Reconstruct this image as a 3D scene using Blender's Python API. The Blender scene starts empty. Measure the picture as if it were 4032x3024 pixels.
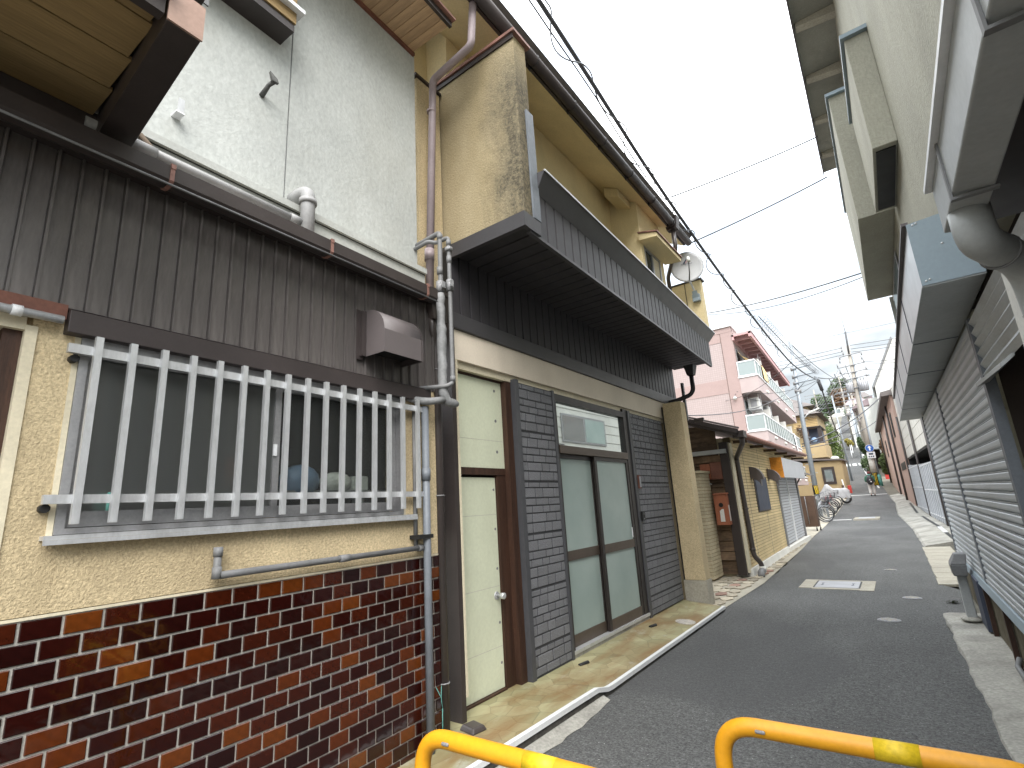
import bpy, bmesh, math, random
from mathutils import Vector, Matrix
random.seed(7)
scn = bpy.context.scene
C = scn.collection
R = math.radians

# ------------------------------------------------------------------ camera
cam_d = bpy.data.cameras.new('camera')
cam = bpy.data.objects.new('camera', cam_d)
C.objects.link(cam)
cam_d.sensor_width = 36.0
cam_d.lens = 17.857
cam_d.clip_start = 0.05
cam_d.clip_end = 3000
cx = Vector((0.8017, 0.5942, -0.0589)).normalized()
cz = Vector((0.5672, -0.7885, -0.2381)).normalized()
cy = cz.cross(cx).normalized()
cx = cy.cross(cz).normalized()
m = Matrix((cx, cy, cz)).transposed().to_4x4()
m.translation = (0, 0, 1.5)
cam.matrix_world = m
scn.camera = cam

# ------------------------------------------------------------------ sky + sun
w = bpy.data.worlds.new('World')
scn.world = w
w.use_nodes = True
nt = w.node_tree
nt.nodes.clear()
out = nt.nodes.new('ShaderNodeOutputWorld')
bg = nt.nodes.new('ShaderNodeBackground')
sky = nt.nodes.new('ShaderNodeTexSky')
sky.sky_type = 'NISHITA'
sky.sun_disc = False
SUN_EL, SUN_ROT = 48, 140
sky.sun_elevation = R(SUN_EL)
sky.sun_rotation = R(SUN_ROT)
sky.air_density = 1.2
sky.dust_density = 2.0
tc = nt.nodes.new('ShaderNodeTexCoord')
mp = nt.nodes.new('ShaderNodeMapping')
mp.inputs['Scale'].default_value = (1.0, 1.0, 3.2)
no = nt.nodes.new('ShaderNodeTexNoise')
no.inputs['Scale'].default_value = 2.6
no.inputs['Detail'].default_value = 7
no.inputs['Roughness'].default_value = 0.55
rp = nt.nodes.new('ShaderNodeValToRGB')
rp.color_ramp.elements[0].position = 0.34
rp.color_ramp.elements[0].color = (0.22, 0.22, 0.22, 1)
rp.color_ramp.elements[1].position = 0.56
rp.color_ramp.elements[1].color = (1, 1, 1, 1)
mx = nt.nodes.new('ShaderNodeMix')
mx.data_type = 'RGBA'
mx.inputs[7].default_value = (11.2, 11.5, 11.6, 1)     # pale cloud deck
nt.links.new(tc.outputs['Generated'], mp.inputs['Vector'])
nt.links.new(mp.outputs[0], no.inputs['Vector'])
nt.links.new(no.outputs['Fac'], rp.inputs['Fac'])
nt.links.new(rp.outputs['Color'], mx.inputs[0])
nt.links.new(sky.outputs[0], mx.inputs[6])
# overcast sky: darker and bluer towards the horizon all round, with cloud structure
sx = nt.nodes.new('ShaderNodeSeparateXYZ'); nt.links.new(tc.outputs['Generated'], sx.inputs[0])
lo = nt.nodes.new('ShaderNodeMapRange'); lo.inputs['From Min'].default_value = 0.62; lo.inputs['From Max'].default_value = 0.22; lo.interpolation_type = 'SMOOTHSTEP'
nt.links.new(sx.outputs[2], lo.inputs['Value'])
mp2 = nt.nodes.new('ShaderNodeMapping'); mp2.inputs['Scale'].default_value = (1, 1, 3.5); mp2.inputs['Location'].default_value = (3.1, 0.4, 0.7)
n2 = nt.nodes.new('ShaderNodeTexNoise'); n2.inputs['Scale'].default_value = 3.2; n2.inputs['Detail'].default_value = 6
nt.links.new(tc.outputs['Generated'], mp2.inputs['Vector']); nt.links.new(mp2.outputs[0], n2.inputs['Vector'])
r2 = nt.nodes.new('ShaderNodeValToRGB'); r2.color_ramp.elements[0].position = 0.36; r2.color_ramp.elements[0].color = (0.72, 0.72, 0.72, 1); r2.color_ramp.elements[1].position = 0.6
nt.links.new(n2.outputs['Fac'], r2.inputs['Fac'])
mu = nt.nodes.new('ShaderNodeMath'); mu.operation = 'MULTIPLY'; nt.links.new(r2.outputs['Color'], mu.inputs[0]); nt.links.new(lo.outputs[0], mu.inputs[1])
m3 = nt.nodes.new('ShaderNodeMix'); m3.data_type = 'RGBA'; m3.inputs[7].default_value = (1.5, 1.66, 1.78, 1)
nt.links.new(mu.outputs[0], m3.inputs[0]); nt.links.new(mx.outputs[2], m3.inputs[6]); nt.links.new(m3.outputs[2], bg.inputs['Color'])
bg.inputs['Strength'].default_value = 0.11
nt.links.new(bg.outputs[0], out.inputs['Surface'])

sl = bpy.data.lights.new('sun', 'SUN')
sl.energy = 1.1
sl.angle = R(45)
sl.color = (1.0, 0.97, 0.93)
so = bpy.data.objects.new('sun', sl)
C.objects.link(so)
az = R(SUN_ROT)
sd = Vector((math.sin(az) * math.cos(R(SUN_EL)), math.cos(az) * math.cos(R(SUN_EL)), math.sin(R(SUN_EL))))
so.rotation_euler = sd.to_track_quat('Z', 'Y').to_euler()
so.location = (0, 0, 30)

scn.view_settings.view_transform = 'Standard'
scn.view_settings.look = 'None'
scn.view_settings.exposure = 2.1
scn.view_settings.gamma = 1.0
scn.cycles.diffuse_bounces = 8
scn.cycles.max_bounces = 14
scn.view_settings.use_curve_mapping = False

# ------------------------------------------------------------------ materials
def newmat(name):
    m = bpy.data.materials.new(name)
    m.use_nodes = True
    n = m.node_tree
    n.nodes.clear()
    o = n.nodes.new('ShaderNodeOutputMaterial')
    b = n.nodes.new('ShaderNodeBsdfPrincipled')
    n.links.new(b.outputs[0], o.inputs['Surface'])
    return m, n, b

def N(n, t, **kw):
    x = n.nodes.new(t)
    for k, v in kw.items():
        if isinstance(v, (int, float, str, bool)) and hasattr(x, k):
            setattr(x, k, v)
        else:
            x.inputs[k].default_value = v
    return x

def mixc(n, fac, a, b, mode='MIX'):
    x = n.nodes.new('ShaderNodeMix')
    x.data_type = 'RGBA'
    x.blend_type = mode
    for i, v in ((0, fac), (6, a), (7, b)):
        if isinstance(v, (int, float)):
            x.inputs[i].default_value = v if i == 0 else (v, v, v, 1)
        elif isinstance(v, tuple):
            x.inputs[i].default_value = v + (1,) if len(v) == 3 else v
        else:
            n.links.new(v, x.inputs[i])
    return x.outputs[2]

def ramp(n, src, p0, p1, c0=(0, 0, 0), c1=(1, 1, 1)):
    x = n.nodes.new('ShaderNodeValToRGB')
    x.color_ramp.elements[0].position = p0
    x.color_ramp.elements[1].position = p1
    x.color_ramp.elements[0].color = c0 + (1,)
    x.color_ramp.elements[1].color = c1 + (1,)
    n.links.new(src, x.inputs['Fac'])
    return x.outputs['Color']

def noise(n, scale, detail=5, rough=0.55, stretch=(1, 1, 1), dist=0.0, off=(0, 0, 0)):
    t = n.nodes.new('ShaderNodeTexCoord')
    mpn = n.nodes.new('ShaderNodeMapping')
    mpn.inputs['Scale'].default_value = stretch
    mpn.inputs['Location'].default_value = off
    x = n.nodes.new('ShaderNodeTexNoise')
    x.inputs['Scale'].default_value = scale
    x.inputs['Detail'].default_value = detail
    x.inputs['Roughness'].default_value = rough
    x.inputs['Distortion'].default_value = dist
    n.links.new(t.outputs['Object'], mpn.inputs['Vector'])
    n.links.new(mpn.outputs[0], x.inputs['Vector'])
    return x.outputs['Fac']

def mat(name, col, rough=0.6, var=0.15, vs=2.5, grain=0.1, gs=120, bump=0.0, bs=None, bd=0.004,
        metal=0.0, spec=0.4, st=(1, 1, 1), rnd=0.0, dirt=0.0, dcol=(0.05, 0.045, 0.04), ds=1.3, dst=(1, 1, 0.35), coat=0.0):
    m, n, b = newmat(name)
    lo = tuple(c * (1 - var) for c in col)
    hi = tuple(min(1, c * (1 + var)) for c in col)
    c = ramp(n, noise(n, vs, 6, 0.6, st), 0.3, 0.7, lo, hi)
    g = noise(n, gs, 3, 0.6, st)
    if grain:
        c = mixc(n, 1.0, c, ramp(n, g, 0.25, 0.75, (1 - grain,) * 3, (1 + grain,) * 3), 'MULTIPLY')
    if dirt:
        c = mixc(n, mixc(n, 1.0, ramp(n, noise(n, ds, 8, 0.65, dst, 0.3), 0.48, 0.75), dirt, 'MULTIPLY'), c, dcol)
    if rnd:
        oi = n.nodes.new('ShaderNodeObjectInfo')
        c = mixc(n, 1.0, c, ramp(n, oi.outputs['Random'], 0, 1, (1 - rnd,) * 3, (1 + rnd,) * 3), 'MULTIPLY')
    n.links.new(c, b.inputs['Base Color'])
    rr = n.nodes.new('ShaderNodeMapRange')
    rr.inputs['To Min'].default_value = max(0, rough - 0.1)
    rr.inputs['To Max'].default_value = min(1, rough + 0.1)
    n.links.new(noise(n, vs * 3, 4), rr.inputs['Value'])
    n.links.new(rr.outputs[0], b.inputs['Roughness'])
    b.inputs['Metallic'].default_value = metal
    b.inputs['Specular IOR Level'].default_value = spec
    b.inputs['Coat Weight'].default_value = coat
    if bump:
        bp = n.nodes.new('ShaderNodeBump')
        bp.inputs['Strength'].default_value = bump
        bp.inputs['Distance'].default_value = bd
        n.links.new(noise(n, bs or gs, 4, 0.6), bp.inputs['Height'])
        n.links.new(bp.outputs[0], b.inputs['Normal'])
    return m

def glassmat(name, tint, rough, refl, trans=0.0):
    m, n, b = newmat(name)
    b.inputs['Base Color'].default_value = tint + (1,)
    b.inputs['Roughness'].default_value = rough
    b.inputs['Specular IOR Level'].default_value = refl
    b.inputs['Transmission Weight'].default_value = trans
    b.inputs['IOR'].default_value = 1.3
    return m

M = {}
def asphalt():
    m, n, b = newmat('asphalt')
    c = ramp(n, noise(n, 0.9, 8, 0.65, (1, 0.5, 1)), 0.32, 0.7, (0.078, 0.079, 0.078), (0.122, 0.123, 0.121))
    sp = noise(n, 62, 5, 0.8)
    c = mixc(n, 1.0, c, ramp(n, sp, 0.3, 0.72, (0.12,) * 3, (2.0,) * 3), 'MULTIPLY')
    g2 = noise(n, 24, 3, 0.6, off=(1, 4, 2))
    c = mixc(n, 1.0, c, ramp(n, g2, 0.3, 0.7, (0.72,) * 3, (1.28,) * 3), 'MULTIPLY')
    wh = noise(n, 60, 1, 0.5, off=(3, 5, 1))
    c = mixc(n, ramp(n, wh, 0.765, 0.775), c, (0.5, 0.5, 0.48))
    pt = noise(n, 0.35, 3, 0.5, (1.2, 0.5, 1), 0.6, (5, 2, 0))
    c = mixc(n, ramp(n, pt, 0.56, 0.6, (0, 0, 0), (0.5, 0.5, 0.5)), c, (0.072, 0.072, 0.074))
    n.links.new(c, b.inputs['Base Color'])
    b.inputs['Roughness'].default_value = 0.82
    b.inputs['Specular IOR Level'].default_value = 0.3
    bp = N(n, 'ShaderNodeBump', Strength=0.9, Distance=0.008)
    n.links.new(noise(n, 130, 3, 0.7), bp.inputs['Height'])
    n.links.new(bp.outputs[0], b.inputs['Normal'])
    return m
M['asphalt'] = asphalt()
M['concrete'] = mat('worn_concrete', (0.33, 0.32, 0.285), 0.85, 0.3, 1.6, 0.28, 45, 0.6, 70, dirt=0.75, dcol=(0.09, 0.085, 0.075), ds=1.8, dst=(1, 1, 1))
M['concrete_pale'] = mat('pale_concrete', (0.36, 0.335, 0.275), 0.85, 0.2, 1.4, 0.22, 50, 0.5, 70, dirt=0.5, dcol=(0.16, 0.15, 0.12), dst=(1, 1, 1))
M['earth'] = mat('earth', (0.16, 0.15, 0.12), 0.95, 0.3, 0.2, 0.2, 5)
M['cream_stone'] = mat('cream_stone', (0.36, 0.32, 0.25), 0.8, 0.2, 5, 0.2, 60, 0.4, rnd=0.3)
M['red_stone'] = mat('red_stone', (0.25, 0.155, 0.12), 0.8, 0.25, 5, 0.2, 60, 0.4, rnd=0.25)
def tiled():
    m, n, b = newmat('glazed_tile')
    oi = n.nodes.new('ShaderNodeObjectInfo')
    r = n.nodes.new('ShaderNodeValToRGB')
    r.color_ramp.interpolation = 'CONSTANT'
    es = r.color_ramp.elements
    cols = [(0.0, (0.018, 0.0028, 0.002)), (0.3, (0.031, 0.0055, 0.0024)), (0.5, (0.075, 0.0165, 0.0035)), (0.62, (0.013, 0.0026, 0.0022)), (0.76, (0.098, 0.025, 0.0045)), (0.87, (0.04, 0.0075, 0.0028))]
    es[0].position = cols[0][0]; es[0].color = cols[0][1] + (1,)
    es[1].position = cols[1][0]; es[1].color = cols[1][1] + (1,)
    for p, c in cols[2:]:
        e = es.new(p); e.color = c + (1,)
    n.links.new(oi.outputs['Random'], r.inputs['Fac'])
    c = mixc(n, 1.0, r.outputs['Color'], ramp(n, noise(n, 40, 4, 0.6), 0.3, 0.7, (0.8,) * 3, (1.2,) * 3), 'MULTIPLY')
    n.links.new(c, b.inputs['Base Color'])
    b.inputs['Roughness'].default_value = 0.09
    b.inputs['Specular IOR Level'].default_value = 0.5
    bp = N(n, 'ShaderNodeBump', Strength=0.12, Distance=0.01)
    n.links.new(noise(n, 16, 2, 0.5), bp.inputs['Height'])
    n.links.new(bp.outputs[0], b.inputs['Normal'])
    return m
M['tile'] = tiled()
M['dish_grey'] = mat('dish_grey', (0.40, 0.41, 0.42), 0.5, 0.05, 3, 0.04, 60)
M['dark_mortar'] = mat('dark_mortar', (0.20, 0.155, 0.085), 0.9, 0.15, 3, 0.1, 60)
M['cover_pale'] = mat('worn_cover', (0.40, 0.37, 0.33), 0.7, 0.3, 14, 0.25, 50, 0.4)
M['dark_riser'] = mat('dark_riser', (0.07, 0.066, 0.06), 0.95, 0.4, 12, 0.3, 60, 0.6)
M['pvc_lit'] = mat('lit_grey_pvc', (0.30, 0.30, 0.30), 0.5, 0.15, 6, 0.1, 60, dirt=0.4, dcol=(0.19, 0.18, 0.16), ds=4)  # lighter copy of the grey pvc, daylight on the vent pipes put into its colour
M['bracket_iron'] = mat('dark_rusty_iron', (0.09, 0.09, 0.085), 0.7, 0.3, 20, 0.2, 60)
M['faded_copper'] = mat('faded_copper', (0.33, 0.22, 0.175), 0.5, 0.15, 9, 0.1, 60, metal=0.1)
M['upstand'] = mat('painted_upstand', (0.40, 0.41, 0.385), 0.7, 0.15, 2, 0.1, 50, dirt=0.5, dcol=(0.2, 0.195, 0.17), ds=1.5, dst=(1, 1, 2))
M['siding_trim'] = mat('siding_trim', (0.06, 0.061, 0.067), 0.45, 0.1, 3, 0.06, 60)
M['grout'] = mat('grout', (0.42, 0.40, 0.36), 0.9, 0.15, 6, 0.2, 90, 0.4)
M['stucco'] = mat('beige_stucco', (0.56, 0.455, 0.285), 0.9, 0.12, 1.6, 0.3, 85, 0.9, 105, 0.008, dirt=0.5, dcol=(0.25, 0.19, 0.11), ds=1.5, spec=0.2)
M['cream_trim'] = mat('cream_trim', (0.60, 0.54, 0.40), 0.7, 0.12, 3, 0.1, 60)
M['alu'] = mat('aluminium', (0.60, 0.61, 0.62), 0.42, 0.1, 8, 0.1, 70, metal=0.55, st=(1, 1, 0.3), dirt=0.35, dcol=(0.2, 0.19, 0.17), ds=5)
M['alu_dark'] = mat('aluminium_sash', (0.33, 0.33, 0.335), 0.45, 0.12, 5, 0.1, 70, metal=0.5)
M['brown_metal'] = mat('brown_metal', (0.046, 0.037, 0.036), 0.5, 0.15, 4, 0.08, 90, metal=0.1, spec=0.4)
M['hood_metal'] = mat('hood_metal', (0.105, 0.09, 0.09), 0.5, 0.08, 4, 0.05, 90, spec=0.4)
M['dark_metal'] = mat('dark_metal', (0.02, 0.019, 0.021), 0.5, 0.15, 4, 0.1, 90, spec=0.4)
M['clad'] = mat('brown_cladding', (0.115, 0.103, 0.099), 0.36, 0.3, 5, 0.22, 60, 0.15, 60, st=(1, 1, 0.18), rnd=0.1, dirt=0.6, dcol=(0.04, 0.027, 0.02), ds=2.5, dst=(1, 1, 0.6), metal=0.2, spec=0.65)
M['upper_wall'] = mat('pale_plaster', (0.42, 0.435, 0.415), 0.85, 0.14, 1.5, 0.13, 45, 0.5, 40, 0.006, st=(1, 1, 0.6), dirt=0.4, dcol=(0.33, 0.32, 0.27), ds=1.0, dst=(1, 1, 0.5))
M['wood_soffit'] = mat('soffit_wood', (0.42, 0.285, 0.17), 0.7, 0.2, 3, 0.2, 40, 0.2, rnd=0.1, st=(0.25, 3, 1))
M['wood_soffit2'] = mat('soffit_wood_long', (0.25, 0.17, 0.075), 0.7, 0.2, 3, 0.2, 40, 0.2, rnd=0.1, st=(3, 0.25, 1))
M['wood_dark'] = mat('dark_wood', (0.042, 0.019, 0.011), 0.6, 0.4, 5, 0.35, 60, 0.3, st=(5, 5, 0.35))
M['wood_red'] = mat('red_wood', (0.15, 0.06, 0.04), 0.6, 0.25, 6, 0.2, 60, 0.2)
M['wood_old'] = mat('weathered_plank', (0.15, 0.10, 0.062), 0.85, 0.5, 4, 0.4, 45, 0.5, st=(0.5, 1, 5), rnd=0.35, dirt=0.8, dcol=(0.035, 0.028, 0.022), ds=3, dst=(1, 1, 1))
M['copper'] = mat('copper_brown', (0.24, 0.125, 0.10), 0.55, 0.3, 8, 0.2, 60, metal=0.2)
M['black'] = mat('black', (0.012, 0.012, 0.012), 0.6, 0.1, 4, 0.1)
M['pvc_grey'] = mat('grey_pvc', (0.17, 0.172, 0.175), 0.55, 0.18, 6, 0.12, 60, dirt=0.4, dcol=(0.15, 0.145, 0.13), ds=4, dst=(1, 1, 0.5))
M['pvc_bluegrey'] = mat('bluegrey_pvc', (0.15, 0.165, 0.185), 0.5, 0.15, 6, 0.1, 60)
M['pipe_lag'] = mat('pipe_wrap', (0.215, 0.218, 0.22), 0.6, 0.2, 12, 0.2, 40, 0.3)
M['purple_pvc'] = mat('mauve_brown_pvc', (0.30, 0.245, 0.255), 0.5, 0.12, 4, 0.08, 60)
M['dark_pvc'] = mat('dark_brown_pvc', (0.055, 0.045, 0.042), 0.4, 0.12, 4, 0.08, 60, spec=0.5)
M['blackbrown'] = mat('dark_brown_paint', (0.038, 0.03, 0.028), 0.45, 0.15, 4, 0.08, 60)
def finmat():
    m, n, b = newmat('stained_stucco')
    c = ramp(n, noise(n, 1.7, 7, 0.6, (1, 1, 0.5)), 0.3, 0.7, (0.29, 0.235, 0.135), (0.41, 0.345, 0.225))
    g = noise(n, 70, 4, 0.7)
    c = mixc(n, 1.0, c, ramp(n, g, 0.3, 0.7, (0.8,) * 3, (1.18,) * 3), 'MULTIPLY')
    t = n.nodes.new('ShaderNodeTexCoord')
    s = n.nodes.new('ShaderNodeSeparateXYZ')
    n.links.new(t.outputs['Object'], s.inputs[0])
    # mould streak: a soot-black patch of its own shape at the outer edge of the slab (root frame metres)
    mr = N(n, 'ShaderNodeMapRange'); mr.inputs['From Min'].default_value = 0.22; mr.inputs['From Max'].default_value = 0.72
    n.links.new(s.outputs[0], mr.inputs['Value'])
    edge = mixc(n, 0.5, mr.outputs[0], ramp(n, noise(n, 3.4, 10, 0.72, (1, 1, 0.5), 0.8), 0.25, 0.75))
    mz = N(n, 'ShaderNodeMapRange'); mz.inputs['From Min'].default_value = 5.5; mz.inputs['From Max'].default_value = 5.0
    n.links.new(s.outputs[2], mz.inputs['Value'])
    f = mixc(n, 1.0, ramp(n, edge, 0.40, 0.78), mz.outputs[0], 'MULTIPLY')
    f = mixc(n, 1.0, f, ramp(n, noise(n, 28, 6, 0.8), 0.3, 0.65, (0.3,) * 3, (1,) * 3), 'MULTIPLY')
    c = mixc(n, f, c, (0.04, 0.039, 0.034))
    n.links.new(c, b.inputs['Base Color'])
    b.inputs['Roughness'].default_value = 0.92
    b.inputs['Specular IOR Level'].default_value = 0.2
    bp = N(n, 'ShaderNodeBump', Strength=0.9, Distance=0.01)
    n.links.new(noise(n, 55, 4, 0.7), bp.inputs['Height'])
    n.links.new(bp.outputs[0], b.inputs['Normal'])
    return m
M['fin'] = finmat()
M['yellow_stucco'] = mat('yellow_stucco', (0.68, 0.575, 0.35), 0.9, 0.1, 1.4, 0.1, 70, 0.5, 60, 0.006, dirt=0.3, dcol=(0.28, 0.22, 0.11), spec=0.2)
M['black_clad'] = mat('charcoal_cladding', (0.044, 0.041, 0.045), 0.5, 0.15, 3, 0.12, 60, st=(1, 1, 0.2), rnd=0.1, spec=0.45, metal=0.1)
M['black_trim'] = mat('charcoal_trim', (0.05, 0.048, 0.052), 0.4, 0.1, 3, 0.06, 60, spec=0.5)
M['beige_band'] = mat('beige_fascia', (0.70, 0.62, 0.51), 0.8, 0.07, 1.2, 0.05, 60, dirt=0.25, dcol=(0.3, 0.25, 0.19), ds=1.2, dst=(1, 1, 0.25))
M['green_panel'] = mat('pale_green_board', (0.60, 0.63, 0.48), 0.6, 0.06, 1.5, 0.06, 40, dirt=0.25, dcol=(0.4, 0.41, 0.3), ds=3, spec=0.4)
M['brick'] = mat('charcoal_brick', (0.19, 0.193, 0.207), 0.6, 0.2, 14, 0.5, 32, 1.0, 32, 0.01, rnd=0.1)
M['brick_joint'] = mat('brick_joint', (0.055, 0.056, 0.06), 0.8, 0.1, 4, 0.1, 60)
M['bronze'] = mat('bronze_sash', (0.10, 0.077, 0.06), 0.42, 0.12, 5, 0.08, 80, metal=0.35, st=(1, 0.3, 1))
M['bronze_dark'] = mat('dark_bronze_sash', (0.028, 0.022, 0.02), 0.4, 0.1, 5, 0.06, 80, metal=0.2)
def frosted():
    m, n, b = newmat('frosted_pane')
    n.links.new(ramp(n, noise(n, 1.5, 3), 0.3, 0.7, (0.27, 0.345, 0.325), (0.36, 0.435, 0.405)), b.inputs['Base Color'])
    b.inputs['Roughness'].default_value = 0.38
    b.inputs['Specular IOR Level'].default_value = 0.6
    bp = N(n, 'ShaderNodeBump', Strength=0.25, Distance=0.003)
    n.links.new(noise(n, 160, 2), bp.inputs['Height'])
    n.links.new(bp.outputs[0], b.inputs['Normal'])
    return m
M['frost'] = frosted()
def mirrory(name, tint, mixf, rough=0.02):
    m = bpy.data.materials.new(name); m.use_nodes = True
    n = m.node_tree; n.nodes.clear()
    o = n.nodes.new('ShaderNodeOutputMaterial')
    g = n.nodes.new('ShaderNodeBsdfGlossy'); g.inputs['Color'].default_value = (0.86, 0.92, 0.9, 1); g.inputs['Roughness'].default_value = rough
    d = n.nodes.new('ShaderNodeBsdfDiffuse'); d.inputs['Color'].default_value = tint + (1,)
    x = n.nodes.new('ShaderNodeMixShader'); x.inputs[0].default_value = mixf
    n.links.new(d.outputs[0], x.inputs[1]); n.links.new(g.outputs[0], x.inputs[2]); n.links.new(x.outputs[0], o.inputs['Surface'])
    return m
M['mirror'] = mirrory('reflecting_pane', (0.1, 0.12, 0.115), 0.68)
M['pane'] = mirrory('window_pane', (0.12, 0.14, 0.145), 0.3, 0.06)
M['pane_dark'] = mirrory('dark_pane', (0.03, 0.035, 0.038), 0.2, 0.05)
M['balcony_glass'] = mirrory('obscured_glass', (0.22, 0.255, 0.25), 0.2, 0.25)
def roughglass(name, rough, wt):
    m = bpy.data.materials.new(name); m.use_nodes = True
    n = m.node_tree; n.nodes.clear()
    o = n.nodes.new('ShaderNodeOutputMaterial')
    g = n.nodes.new('ShaderNodeBsdfRefraction'); g.inputs['Color'].default_value = (0.8, 0.84, 0.82, 1); g.inputs['Roughness'].default_value = rough; g.inputs['IOR'].default_value = 1.15
    d = n.nodes.new('ShaderNodeBsdfGlossy'); d.inputs['Color'].default_value = (0.5, 0.52, 0.51, 1); d.inputs['Roughness'].default_value = 0.35
    f = n.nodes.new('ShaderNodeBsdfDiffuse'); f.inputs['Color'].default_value = (0.10, 0.104, 0.10, 1)
    x = n.nodes.new('ShaderNodeMixShader'); x.inputs[0].default_value = wt
    y = n.nodes.new('ShaderNodeMixShader'); y.inputs[0].default_value = 0.14
    n.links.new(g.outputs[0], x.inputs[1]); n.links.new(f.outputs[0], x.inputs[2])
    n.links.new(x.outputs[0], y.inputs[1]); n.links.new(d.outputs[0], y.inputs[2])
    n.links.new(y.outputs[0], o.inputs['Surface'])
    return m
M['figured_left'] = roughglass('figured_glass_hazy', 0.5, 0.55)
M['figured_right'] = roughglass('figured_glass_clear', 0.2, 0.16)
def deckmat():
    m, n, b = newmat('resin_coated_paving')
    t = n.nodes.new('ShaderNodeTexCoord')
    c = ramp(n, noise(n, 2.2, 6, 0.6), 0.3, 0.7, (0.265, 0.25, 0.135), (0.355, 0.325, 0.19))
    v = N(n, 'ShaderNodeTexVoronoi', feature='DISTANCE_TO_EDGE'); v.inputs['Scale'].default_value = 5.5
    n.links.new(t.outputs['Object'], v.inputs['Vector'])
    c = mixc(n, ramp(n, v.outputs['Distance'], 0.0, 0.03, (0.6,) * 3, (0,) * 3), c, (0.15, 0.135, 0.075))
    v2 = N(n, 'ShaderNodeTexVoronoi'); v2.inputs['Scale'].default_value = 5.5
    n.links.new(t.outputs['Object'], v2.inputs['Vector'])
    bw = n.nodes.new('ShaderNodeRGBToBW'); n.links.new(v2.outputs['Color'], bw.inputs[0])
    c = mixc(n, 0.35, c, bw.outputs[0], 'SOFT_LIGHT')
    rust = noise(n, 1.1, 7, 0.6, (2.4, 0.7, 1), 0.4, (2, 7, 0))
    c = mixc(n, ramp(n, rust, 0.43, 0.64, (0, 0, 0), (0.85,) * 3), c, (0.19, 0.098, 0.032))
    wh = noise(n, 3.0, 6, 0.7, (1.6, 0.8, 1), 0.2, (9, 3, 0))
    c = mixc(n, ramp(n, wh, 0.58, 0.7, (0, 0, 0), (0.6,) * 3), c, (0.42, 0.43, 0.37))
    n.links.new(c, b.inputs['Base Color'])
    b.inputs['Roughness'].default_value = 0.5
    bp = N(n, 'ShaderNodeBump', Strength=0.3, Distance=0.004)
    n.links.new(noise(n, 40, 4), bp.inputs['Height'])
    n.links.new(bp.outputs[0], b.inputs['Normal'])
    return m
M['deck'] = deckmat()
M['white_metal'] = mat('white_metal', (0.72, 0.73, 0.74), 0.45, 0.08, 6, 0.06, 60, dirt=0.2, dcol=(0.35, 0.33, 0.3), ds=6)
M['yellow_paint'] = mat('yellow_rail_paint', (0.66, 0.30, 0.010), 0.42, 0.08, 5, 0.08, 60, spec=0.45, dirt=0.3, dcol=(0.40, 0.155, 0.008), ds=5, dst=(1, 1, 1))
M['yellow_tape'] = mat('yellow_tape', (0.62, 0.43, 0.015), 0.5, 0.2, 30, 0.15, 90, 0.3, 60)
M['iron'] = mat('cast_iron', (0.24, 0.24, 0.245), 0.6, 0.3, 30, 0.4, 90, 0.5, 60, metal=0.3)
M['cover_grey'] = mat('painted_cover', (0.34, 0.345, 0.365), 0.55, 0.15, 3, 0.1, 90)
M['shutter'] = mat('shutter_steel', (0.50, 0.53, 0.555), 0.45, 0.12, 2.5, 0.1, 70, st=(1, 0.25, 3), metal=0.25, rnd=0.09, dirt=0.35, dcol=(0.2, 0.175, 0.14), ds=2)
M['bluegrey'] = mat('blue_grey_panel', (0.25, 0.31, 0.35), 0.5, 0.06, 2, 0.04, 60)
M['awning_alu'] = mat('pale_awning_metal', (0.46, 0.48, 0.49), 0.32, 0.15, 2.0, 0.05, 60, metal=0.5, st=(1, 0.5, 1))
M['grey_paint'] = mat('grey_eave_paint', (0.36, 0.375, 0.375), 0.5, 0.15, 2, 0.08, 60, dirt=0.3, dcol=(0.16, 0.155, 0.145), ds=2, dst=(1, 1, 1))
M['right_stucco'] = mat('grey_stucco', (0.335, 0.325, 0.265), 0.9, 0.14, 1.2, 0.14, 60, 0.8, 50, 0.008, st=(1, 1, 0.35), dirt=0.55, dcol=(0.27, 0.26, 0.215), ds=1.4, dst=(1, 1, 0.25))
M['eave_conc'] = mat('eave_plaster', (0.255, 0.25, 0.215), 0.9, 0.2, 1.2, 0.12, 60, 0.4, dirt=0.7, dcol=(0.15, 0.15, 0.13), ds=1.6, dst=(1, 1, 1))
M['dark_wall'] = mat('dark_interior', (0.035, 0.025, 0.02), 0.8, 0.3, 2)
M['corrug'] = mat('old_corrugated', (0.16, 0.14, 0.10), 0.7, 0.4, 4, 0.3, 40, st=(1, 1, 0.25), dirt=0.7, dcol=(0.02, 0.017, 0.014), ds=4)
M['yellow_tile'] = mat('yellow_facing_brick', (0.66, 0.53, 0.30), 0.75, 0.14, 1.2, 0.15, 30, 0.4, 45, rnd=0.09, dirt=0.3, dcol=(0.36, 0.25, 0.12), ds=1)
M['grey_tile'] = mat('weathered_facing_brick', (0.47, 0.41, 0.28), 0.8, 0.2, 2.5, 0.2, 30, 0.4, 45, rnd=0.12)
M['mail_red'] = mat('red_brown_box', (0.30, 0.105, 0.055), 0.65, 0.15, 5, 0.12, 60, 0.2)
M['white_plaster'] = mat('white_plaster', (0.66, 0.655, 0.62), 0.75, 0.1, 1.5, 0.08, 60, dirt=0.25, dcol=(0.4, 0.39, 0.35))
M['white_shutter'] = mat('white_shutter', (0.47, 0.49, 0.52), 0.45, 0.06, 2, 0.05, 60, rnd=0.05)
M['orange_film'] = mat('orange_rusty_panel', (0.66, 0.27, 0.035), 0.55, 0.3, 4, 0.15, 40, dirt=0.4, dcol=(0.25, 0.09, 0.03), ds=4)
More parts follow.
